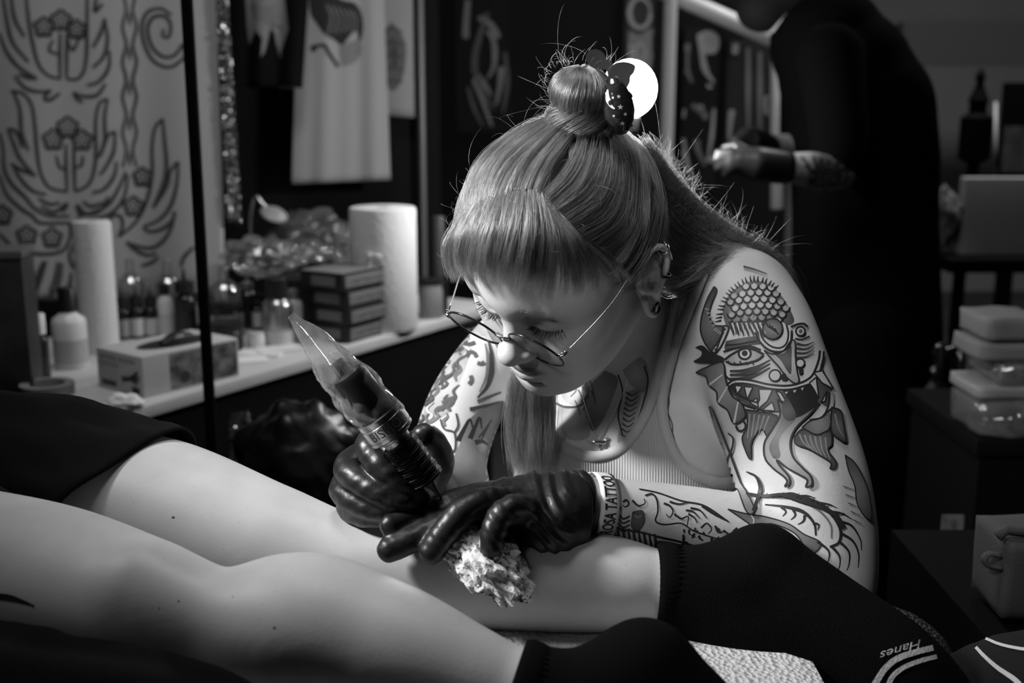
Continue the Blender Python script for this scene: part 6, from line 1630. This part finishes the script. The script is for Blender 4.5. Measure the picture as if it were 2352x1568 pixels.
# paper print
pr = empty('art_print', W(915, 270, 3.44)); tag(pr, 'pale sheet with a grey ornament hanging right of the white t-shirt', 'print')
o, BVS = cloth('sheet', [(868, -200), (945, -200), (952, 270), (880, 264)], 3.36, mat('print_sheet', .32, .9), None, ((1, .004, 0),), 20, 20, .001); par(o, pr)
T = Tattoo(BVS, 500, 0, 2.8); T.off = lambda: .002
T.fill([(1120, 140), (1170, 200), (1210, 290), (1200, 460), (1160, 560), (1110, 580), (1070, 480), (1060, 300), (1080, 190)], 1); T.fill([(1110, 240), (1150, 260), (1160, 380), (1130, 430), (1105, 360)], 0)
for k in range(5): T.line([(1075, 200 + k * 80), (1130, 180 + k * 85), (1195, 210 + k * 80)], 5, 3, 0)
o = mesh_obj('print', T.V, T.F, [mat('print_ink', .05, .9), M_PRM]); o.data.polygons.foreach_set('material_index', T.m); o['kind'] = 'stuff'; par(o, pr)
# art panels on the screens
def art(name, x0, x1, y0, y1, d, label, strokes, base=.015, tones=(.22, .11)):
    t = empty(name, WY((x0 + x1) / 2, y1, 4.185)); tag(t, label, 'artwork')
    d = 4.185; a = WY(x0, y1, d); b_ = WY(x1, y0, d); o = box('board', (a[0], a[1], a[2]), (b_[0], a[1] + .0145, b_[2]), mat('art_base_%g' % base, base, .8, spec=.1)); par(o, t)
    V = np.array([(a[0], a[1], a[2]), (b_[0], a[1], a[2]), (b_[0], a[1], b_[2]), (a[0], a[1], b_[2])]); bv = BVHTree.FromPolygons([tuple(v) for v in V], [(0, 1, 2, 3)])
    T = Tattoo(bv); T.off = lambda: .003
    for st in strokes: T.line(st[0], st[1], st[1] * .5, st[2], wm=st[1] * 1.5) if st[1] else T.fill(st[0], st[2])
    o = mesh_obj('painting', T.V, T.F, [mat('art_%g' % v, v, .8, spec=.1) for v in tones]); o.data.polygons.foreach_set('material_index', T.m); o['kind'] = 'stuff'; par(o, t)
art('painted_board', 1048, 1172, -120, 305, 4.2, 'dark tall board painted with pale swirling lines left of the hair knot',
    [([(1075, 0), (1070, 80), (1080, 150), (1105, 220), (1130, 290)], 12, 0), ([(1120, 30), (1100, 90), (1090, 150), (1110, 210), (1135, 250)], 10, 1), ([(1100, 40), (1130, 60), (1150, 110), (1150, 180), (1140, 240)], 12, 0), ([(1120, 70), (1135, 100), (1135, 150), (1120, 180)], 9, 0), ([(1085, 160), (1110, 190), (1130, 220)], 9, 0), ([(1065, -60), (1090, -20), (1130, -10), (1160, -40)], 14, 1), ([(1160, 120), (1165, 190), (1155, 260)], 8, 1), ([(1075, 200), (1090, 250), (1110, 290)], 7, 1)])
art('painted_board', 1432, 1506, -120, 215, 4.25, 'narrow grey board with ringed shapes just above the round lamp',
    [([(1470 + 24 * math.cos(a), 30 + 34 * math.sin(a)) for a in np.linspace(0, 6.28, 14)], 8, 0), ([(1470 + 12 * math.cos(a), 120 + 20 * math.sin(a)) for a in np.linspace(0, 6.28, 12)], 7, 0), ([(1445, 70), (1470, 80), (1498, 66), (1500, 120), (1485, 180), (1450, 180), (1442, 120)], 0, 1), ([(1448, 100), (1455, 160), (1490, 190)], 6, 0)], .05, (.34, .22))
art('painted_board', 1562, 1654, 60, 440, 4.25, 'tall dark board with a pale draped figure left of the standing person',
    [([(1600, 80), (1625, 70), (1650, 85), (1645, 120), (1610, 120)], 0, 0), ([(1580, 100), (1575, 150), (1590, 190)], 10, 1), ([(1610, 110), (1620, 160), (1640, 190)], 10, 0), ([(1630, 195), (1615, 230), (1605, 260)], 14, 0), ([(1570, 250), (1565, 310), (1580, 380), (1595, 420)], 9, 0), ([(1640, 250), (1635, 310), (1625, 370)], 6, 0), ([(1590, 240), (1620, 270), (1600, 330), (1620, 380)], 12, 1), ([(1625, 370), (1632, 362), (1636, 372)], 9, 0)], .02, (.45, .20))
art('painted_board', 1664, 1772, 90, 330, 4.3, 'striped dark board just left of the standing person',
    [([(1690, 100), (1684, 160), (1694, 210), (1680, 260), (1674, 320)], 14, 0), ([(1718, 110), (1718, 300)], 8, 1), ([(1745, 120), (1745, 300)], 8, 1), ([(1760, 220), (1765, 280)], 10, 0)], .03, (.30, .18))
# white booth frame, right of the screens
fr = empty('booth_frame', W(1785, 600, 3.9)); tag(fr, 'white booth frame with slanting header behind the standing person', 'frame')
M_FRW = mat('frame_white', .62, .5)
par(tube('post', [W(1786, y, 3.9) for y in (-100, 200, 480)], .024, M_FRW, None, 12), fr)
par(tube('header', [W(1500, -30, 3.92), W(1640, 30, 3.9), W(1786, 95, 3.88)], .028, M_FRW, None, 12), fr); par(tube('header', [W(1700, -60, 3.95), W(1790, 60, 3.9)], .04, M_FRW, None, 12), fr)

# ---- round lamp behind the hair knot
lp = W(1446, 204, 2.35); ln_ = np.array(HH((0, -.05, .05))) - lp; ln_ /= np.linalg.norm(ln_); ln_ = (-FWD * .8 + ln_ * .2)
lamp = empty('round_lamp', (lp[0], lp[1], 0)); tag(lamp, 'round glowing globe lamp on a stand behind the hair knot', 'lamp')
Ml = axis_frame(lp, ln_)
par(lathe('globe', [(0, -.0565)] + [(.0535 * math.cos(a), .0565 * math.sin(a)) for a in np.linspace(-1.45, 1.5, 16)] + [(0, .0565)], mat('lamp_glow', .9, .5, emit=155.0), None, 48, Matrix.Translation(lp)), lamp)
par(lathe('socket', [(0, -.085), (.018, -.085), (.022, -.056), (.012, -.052), (0, -.052)], M_BLACK, None, 24, Matrix.Translation(lp)), lamp)
lb = lp - np.array([0, 0, .07])
par(tube('neck', [lb, lb + np.array([.0, .04, -.05]), np.array([lp[0], lp[1] + .10, lp[2] - .16]), np.array([lp[0], lp[1] + .10, .02])], .009, M_BLACK, None, 10), lamp)
par(lathe('stand_base', [(0, 0), (.14, 0), (.14, .012), (.02, .02), (0, .02)], M_BLACK, None, 32, Matrix.Translation((lp[0], lp[1] + .10, 0))), lamp)
# ---- bin bag under the counter
bag('bin_bag', 690, 1060, 1.75, .10, .10, .10, 'glossy black bin bag hanging below the counter edge', mat('bin_film', .004, .38, spec=.35, bump=(14, .8, 3)), 8.0, am=.55)
tbin = lathe('waste_bin', [(0, 0), (.10, 0), (.13, .44), (.125, .44), (.097, .005), (0, .005)], M_BLACK, None, 32, Matrix.Translation((W(690, 1100, 1.75)[0], W(690, 1100, 1.75)[1], 0)))
tag(tbin, 'black waste bin under the glossy bin bag', 'bin')
# ================================================================== second tattooist standing behind, in black
SD_ = 2.75
def C2(px, py, d, r): return tuple(W(px, py, d)) + (r,)
p2b = W(1960, 900, SD_)
F = Field((.48, 2.1, 0.0), (1.35, 3.1, 1.85), .009)
F.ell(W(1800, -70, SD_), (.085, .10, .12), None, 0); F.cone(W(1850, -20, SD_), W(1900, 90, SD_ + .02), .055, .06, .04); F.ell(W(1752, 20, SD_ - .01), (.05, .05, .05), None, .03)
F.chain([C2(1900, 110, SD_, .12), C2(1975, 260, SD_, .155), C2(1985, 500, SD_, .150), C2(1985, 760, SD_, .155)], .06, n=2)
for s in (-.08, .08): F.chain([C2(1985, 800, SD_ + s, .105), C2(1970, 1200, SD_ + s, .075)], .05); q = W(1970, 1200, SD_ + s); F.chain([tuple(q) + (.075,), (q[0] + .02, q[1], .50, .07), (q[0] + .02, q[1], .07, .045), (q[0] - .12, q[1] - .03, .04, .035)], .03)
nearA = [C2(1905, 130, SD_ - .17, .062), C2(1925, 280, SD_ - .22, .052), C2(1925, 392, SD_ - .25, .042), C2(1860, 390, SD_ - .28, .040), C2(1815, 384, SD_ - .30, .032)]
farA = [C2(1860, 130, SD_ + .14, .06), C2(1850, 330, SD_ + .10, .05), C2(1790, 345, SD_ + .0, .040), C2(1735, 335, SD_ - .08, .030)]
F.chain(nearA, .02, n=2); F.chain(farA, .02, n=2)
P, Q = F.mesh(); P = relax(P, Q, 2); P[:, 2] = np.maximum(P[:, 2], .002)
second = mesh_obj('person', P, Q, mat('skin_far', .36, .5)); tag(second, 'person standing in black clothes and black gloves, forearm bent forward', 'person')
BV2 = bvh_of(P, Q)
# clothes
F = Field((.48, 2.1, 0.55), (1.35, 3.1, 1.75), .009)
F.chain([C2(1900, 100, SD_, .137), C2(1975, 260, SD_, .175), C2(1985, 500, SD_, .170), C2(1985, 780, SD_, .180)], .06, n=2)
F.chain([(x, y, z, r + .014) for x, y, z, r in nearA[:2]] + [C2(1926, 360, SD_ - .24, .062)], .03, n=2); F.chain([(x, y, z, r + .014) for x, y, z, r in farA[:2]], .03, n=2)
P, Q = F.mesh(); P = relax(P, Q, 2); shirt2 = mesh_obj('t_shirt', P, Q, mat('black_tee', .002, .95, spec=.02), second)
F = Field((.48, 2.1, -0.02), (1.35, 3.1, 0.95), .010)
for s in (-.08, .08): F.chain([C2(1985, 780, SD_ + s, .125), C2(1970, 1200, SD_ + s, .095)], .05); q = W(1970, 1200, SD_ + s); F.chain([tuple(q) + (.095,), (q[0] + .02, q[1], .50, .09), (q[0] + .02, q[1], .09, .065)], .03)
P, Q = F.mesh(); P = relax(P, Q, 2); P[:, 2] = np.maximum(P[:, 2], .03); mesh_obj('trousers', P, Q, mat('black_trousers', .002, .95, spec=.03), second)
F = Field((.36, 2.1, 0.98), (1.0, 2.7, 1.35), .004)
F.chain([C2(1800, 384, SD_ - .30, .036), C2(1740, 378, SD_ - .31, .038), C2(1700, 372, SD_ - .31, .030)], .01)
for k, (x, y) in enumerate(((1650, 352), (1645, 368), (1650, 385), (1668, 398))): F.chain([C2(1705, 365 + k * 8, SD_ - .31 + k * .004, .014), C2(1680, 350 + k * 12, SD_ - .32, .012), C2(x, y, SD_ - .31, .010)], .008)
F.chain([C2(1720, 352, SD_ - .30, .014), C2(1690, 335, SD_ - .29, .012), C2(1665, 340, SD_ - .28, .010)], .008)
P, Q = F.mesh(); mesh_obj('glove', relax(P, Q, 1), Q, M_GLOVE, second)
F = Field((.36, 2.2, 1.0), (1.0, 2.9, 1.4), .004)
F.chain([C2(1760, 340, SD_ - .05, .034), C2(1720, 325, SD_ - .10, .034), C2(1695, 330, SD_ - .13, .022), C2(1670, 352, SD_ - .16, .014)], .01); F.chain([C2(1735, 312, SD_ - .10, .014), C2(1715, 306, SD_ - .13, .012), C2(1690, 322, SD_ - .15, .010)], .008)
P, Q = F.mesh(); mesh_obj('glove', relax(P, Q, 1), Q, M_GLOVE, second)
F = Field((.40, 2.2, 1.3), (1.2, 3.1, 1.9), .006); F.ell(W(1808, -80, SD_), (.105, .125, .135), None, 0); F.ell(W(1752, 16, SD_ - .01), (.064, .066, .060), None, .03); P, Q = F.mesh(); mesh_obj('hair', relax(P, Q, 1), Q, mat('dark_hair', .006, .8, spec=.1), second)
T = Tattoo(BV2)
T.fill([(1862, 350), (1900, 340), (1960, 350), (1970, 400), (1940, 440), (1880, 440), (1850, 425), (1870, 395)], 0)
for k in range(9): T.line([(1840 + k * 9, 360 + (k % 3) * 18), (1862 + k * 8, 390 + (k % 2) * 12), (1855 + k * 9, 430)], 7, 3, 1)
o = T.done('tattoo', 'dark tattoo patches on the bent forearm'); o.parent = second

# ================================================================== right background
M_DK = mat('dark_object', .002, .8, spec=.06); M_GY = mat('grey_board', .32, .8)
a = W(2060, 60, 6.2); struct(box('trim_1', (a[0], a[1] - .1, W(2060, 150, 6.2)[2]), (4.9, a[1], W(2060, 52, 6.2)[2]), mat('soffit', .05, .9)))
bp2 = WZ(2250, 600, 1.02)
tb = empty('side_table', W(2250, 575, 3.7)); tag(tb, 'dark high table far right behind the standing person', 'table')
zt = W(2250, 578, 3.7)[2]; a = W(2130, 578, 3.7)
par(box('table_top', (a[0], a[1] - .2, zt - .04), (a[0] + .9, a[1] + .4, zt), M_DK), tb)
for x in (.03, .85):
    for y in (-.18, .36): par(box('leg', (a[0] + x, a[1] + y, 0), (a[0] + x + .03, a[1] + y + .03, zt - .041), M_DK), tb)
b1 = W(2206, 576, 3.62); b2 = W(2400, 406, 3.62); o = box('pale_board', (b1[0], b1[1], zt + .001), (b2[0], b1[1] + .05, b2[2]), M_GY, bevel=.004); tag(o, 'pale grey box standing on the dark high table', 'box')
t0 = W(2232, 420, 4.0); s4 = 4.0 / FPX; tw_ = empty('dispenser_tower', (t0[0], t0[1], zt)); tag(tw_, 'dark tower with a pointed finial behind the pale grey box', 'tower')
hz = W(2232, 160, 4.0)[2] - zt
lathe('column', [(0, 0), (.055, 0), (.055, .03), (.020, .05), (.020, hz * .45), (.055, hz * .48), (.055, hz * .72), (.03, hz * .75), (.03, hz * .80), (.035, hz * .82), (.02, hz * .88), (.012, hz * .92), (.018, hz * .96), (.006, hz), (0, hz)], M_DK, tw_, 28)
t0 = W(2300, 395, 4.3); pf = empty('picture_frame', (t0[0], t0[1], 0)); tag(pf, 'dark panel with a dim picture at the right edge', 'panel')
a = W(2292, 410, 4.3); b_ = W(2480, 190, 4.3); par(box('panel', (a[0], a[1], a[2] - .2), (b_[0], a[1] + .03, b_[2]), M_DK), pf); par(tube('bright_edge', [W(2287, 400, 4.28), W(2287, 235, 4.28)], .006, mat('edge_grey', .3, .4), None, 8), pf)
a = W(2300, 395, 4.28); b_ = W(2440, 290, 4.28); par(box('picture', (a[0], a[1], a[2]), (b_[0], a[1] + .01, b_[2]), mat('dim_picture', .03, .8, vary=(12, .9))), pf); par(box('stand', (a[0] + .05, a[1] + .04, 0), (a[0] + .10, a[1] + .09, a[2]), M_DK), pf)
bag('jacket', 2172, 500, 3.62, .05, .05, .10, 'dim grey bundle of cloth behind the standing person', mat('bundle', .12, .9, vary=(14, .6)), 11.0, 'cloth')
# cart with bags of supplies
M_TOWEL = mat('folded_towel', .075, .9, bump=(200, .5, 3))
cx0 = W(2245, 1010, 1.9); cart = empty('supply_cart', (cx0[0], cx0[1], 0)); tag(cart, 'black cart at the right edge carrying bagged supplies', 'cart')
ct = cx0[2]; par(box('top', (cx0[0], cx0[1], ct - .03), (cx0[0] + .4, cx0[1] + .35, ct), M_DK, bevel=.004), cart); par(box('body', (cx0[0] + .01, cx0[1] + .01, .06), (cx0[0] + .39, cx0[1] + .34, ct - .031), M_DK), cart)
for x in (.03, .35):
    for y in (.04, .30): par(lathe('wheel', [(0, -.012), (.03, -.012), (.03, .012), (0, .012)], M_BLACK, None, 16, Matrix.Translation((cx0[0] + x, cx0[1] + y, .03)) @ Matrix.Rotation(math.radians(90), 4, 'Y')), cart)
def soft(name, px0, px1, py0, py1, d, m, label, cat, amp=.004, dep=.14):
    a = W(px0, py1, d); b_ = W(px1, py0, d); bm = bmesh.new(); add_box(bm, (a[0], a[1], a[2]), (b_[0], a[1] + dep, b_[2])); bmesh.ops.subdivide_edges(bm, edges=bm.edges[:], cuts=6, use_grid_fill=True)
    c = Vector(((a[0] + b_[0]) / 2, a[1] + dep / 2, (a[2] + b_[2]) / 2))
    for v in bm.verts:
        k = v.co - c; n = (abs(k.x) / abs(b_[0] - a[0]) * 2) ** 6 + (abs(k.y) / dep * 2) ** 6 + (abs(k.z) / abs(b_[2] - a[2]) * 2) ** 6; v.co = c + k * (1 - .06 * min(n, 2.0)) + Vector((mnoise.noise(v.co * 18), mnoise.noise(v.co * 18 + Vector((4, 0, 0))), mnoise.noise(v.co * 18 + Vector((0, 4, 0))))) * amp
    return tag(bm_obj(name, bm, m, None, True), label, cat)
soft('supply_bag', 2240, 2420, 922, 1008, 1.90, M_BAG2, 'shiny clear bag of supplies lying lowest on the cart', 'bag', .006)
soft('box_lid', 2238, 2420, 890, 920, 1.90, mat('lid_pale2', .12, .6), 'pale flat lid between the two clear bags on the cart', 'lid', .002)
soft('supply_bag', 2290, 2420, 836, 889, 1.90, M_BAG2, 'shiny clear bag squeezed below the folded towels', 'bag', .006)
soft('folded_towel', 2245, 2420, 790, 834, 1.90, M_TOWEL, 'lower grey folded towel on top of the cart pile', 'towel', .004)
soft('folded_towel', 2262, 2420, 730, 789, 1.90, M_TOWEL, 'upper grey folded towel topmost on the cart pile', 'towel', .004)
for o_, px_, seed in ((0, 2275, 3),): pass
# contents glinting in the clear bags
# folding chair with chrome glints
ch = empty('folding_chair', (W(2190, 900, 2.36)[0], W(2190, 900, 2.36)[1], 0)); tag(ch, 'dark folding chair with glinting tubes left of the cart', 'chair')
M_TUB = mat('dark_chrome', .06, .15, .9)
f0 = W(2150, 815, 2.36); f1 = W(2198, 812, 2.36)
par(tube('back_frame', spline([(f0[0], f0[1] + .02, .02), tuple(W(2160, 860, 2.36)), tuple(f0), tuple((f0 + f1) / 2 + np.array([0, 0, .006])), tuple(f1), tuple(W(2204, 900, 2.36)), (f1[0] + .01, f1[1] + .02, .02)], 8), .009, M_TUB, None, 10), ch)
par(box('backrest', (f0[0] - .002, f0[1] - .006, f0[2] - .06), (f1[0] + .002, f0[1] + .006, f0[2] - .005), M_DK), ch)
par(box('seat', (f0[0] - .02, f0[1] - .08, .44), (f1[0] + .01, f0[1] + .02, .46), M_DK), ch)
for x in (f0[0] - .01, f1[0] + .005): par(tube('leg', [(x, f0[1], .45), (x, f0[1] - .10, .01)], .009, M_TUB, None, 10), ch)
par(tube('hinge_bar', [W(2140, 845, 2.33), W(2160, 870, 2.33)], .008, M_TUB, None, 8), ch)
# hang tag on the chair
o = box('paper_tag', (-.018, 0, -.036), (.018, .002, .036), mat('tag_grey', .10, .8, vary=(60, .6)), None, Matrix.Translation(W(2186, 1230, 1.9))); tag(o, 'small dim grey label hanging below the folding chair', 'tag')
o = tube('strap', spline([W(2195, 1270, 1.9), W(2190, 1310, 1.9), W(2168, 1350, 1.88), W(2158, 1420, 1.88)], 8), .008, mat('strap_grey', .04, .8), None, 8, .3); tag(o, 'dim grey strap hanging down under the grey label', 'strap')
# grey tote with a strap loop
tt = empty('tote_bag', W(2310, 1440, 1.25)); tag(tt, 'grey folded cloth bag with a strap loop at the right edge', 'bag')
M_TOTE = mat('tote_canvas', .055, .9, bump=(500, .4, 3))
o = soft('cloth_body', 2294, 2460, 1222, 1440, 1.25, M_TOTE, '', '', .003, .10); [o.__delitem__(k) for k in ('label', 'category')]; par(o, tt)
par(tube('top_fold', [W(2292, 1232, 1.24), W(2312, 1216, 1.24), W(2460, 1236, 1.24)], .006, M_TOTE, None, 8), tt)
par(tube('strap_loop', spline([W(2296, 1275, 1.25), W(2272, 1272, 1.25), W(2260, 1284, 1.25), W(2272, 1300, 1.25), W(2298, 1306, 1.25)], 8), .0055, M_TOTE, None, 8, .5), tt)
sc_ = W(2294, 1440, 1.25); o = box('side_table', (sc_[0] - .02, sc_[1] - .03, 0), (sc_[0] + .35, sc_[1] + .30, sc_[2] - .004), M_DK); tag(o, 'black low cabinet under the grey folded cloth bag', 'cabinet')
# armrest pad by her elbow
F = Field(W(2040, 1480, 1.16) - np.array([.14, .14, .10]), W(2040, 1480, 1.16) + np.array([.16, .14, .08]), .004)
F.chain([C(1880, 1462, 1.16, .034), C(2030, 1470, 1.16, .036), C(2110, 1510, 1.14, .032), C(2130, 1560, 1.12, .028)], .02, n=3)
P, Q = F.mesh(); ar = empty('arm_rest', (P[:, 0].mean(), P[:, 1].mean(), 0)); tag(ar, 'black pebbled leather arm rest under her left elbow', 'arm rest')
par(mesh_obj('pad', relax(P, Q, 2), Q, mat('pebbled_leather', .016, .42, bump=(260, .9, 2, 'voronoi'))), ar); pm = P.mean(0); par(tube('post', [(pm[0], pm[1], P[:, 2].min() + .02), (pm[0], pm[1], .02)], .02, M_BLACK, None, 12), ar); par(lathe('base', [(0, 0), (.08, 0), (.08, .015), (.03, .03), (0, .03)], M_BLACK, None, 24, Matrix.Translation((pm[0], pm[1], 0))), ar)
# garment with white piping, lower right corner
F = Field(W(2330, 1590, 1.0) - np.array([.12, .10, .10]), W(2330, 1590, 1.0) + np.array([.12, .10, .08]), .004)
F.chain([C(2230, 1600, 1.02, .040), C(2330, 1580, 1.02, .048), C(2460, 1570, 1.0, .05)], .03, n=2); F.chain([C(2260, 1620, .98, .03), C(2380, 1660, .97, .04)], .03)
P, Q = F.mesh(); P = relax(P, Q, 2); BVG = bvh_of(P, Q); g = mesh_obj('trousers', P, Q, M_BLACKCLOTH); tag(g, 'black garment with thin white piping in the lower right corner', 'clothing')
for pts, w0, w1 in (([(2242, 1488), (2262, 1510), (2290, 1535), (2330, 1562), (2350, 1585)], 7, 13), ([(2265, 1468), (2300, 1482), (2350, 1492), (2400, 1496)], 6, 8)):
    V, Fc = drape_stroke(BVG, pts, w0, w1, .0012, 5); mesh_obj('piping', V, Fc, M_YARN, g) if Fc else None
gz = P[:, 2].min(); gm = P.mean(0); o = box('side_stool', (gm[0] - .06, gm[1] - .09, 0), (gm[0] + .14, gm[1] + .12, gz + .006), M_DK); tag(o, 'black stool under the garment with white piping', 'stool')
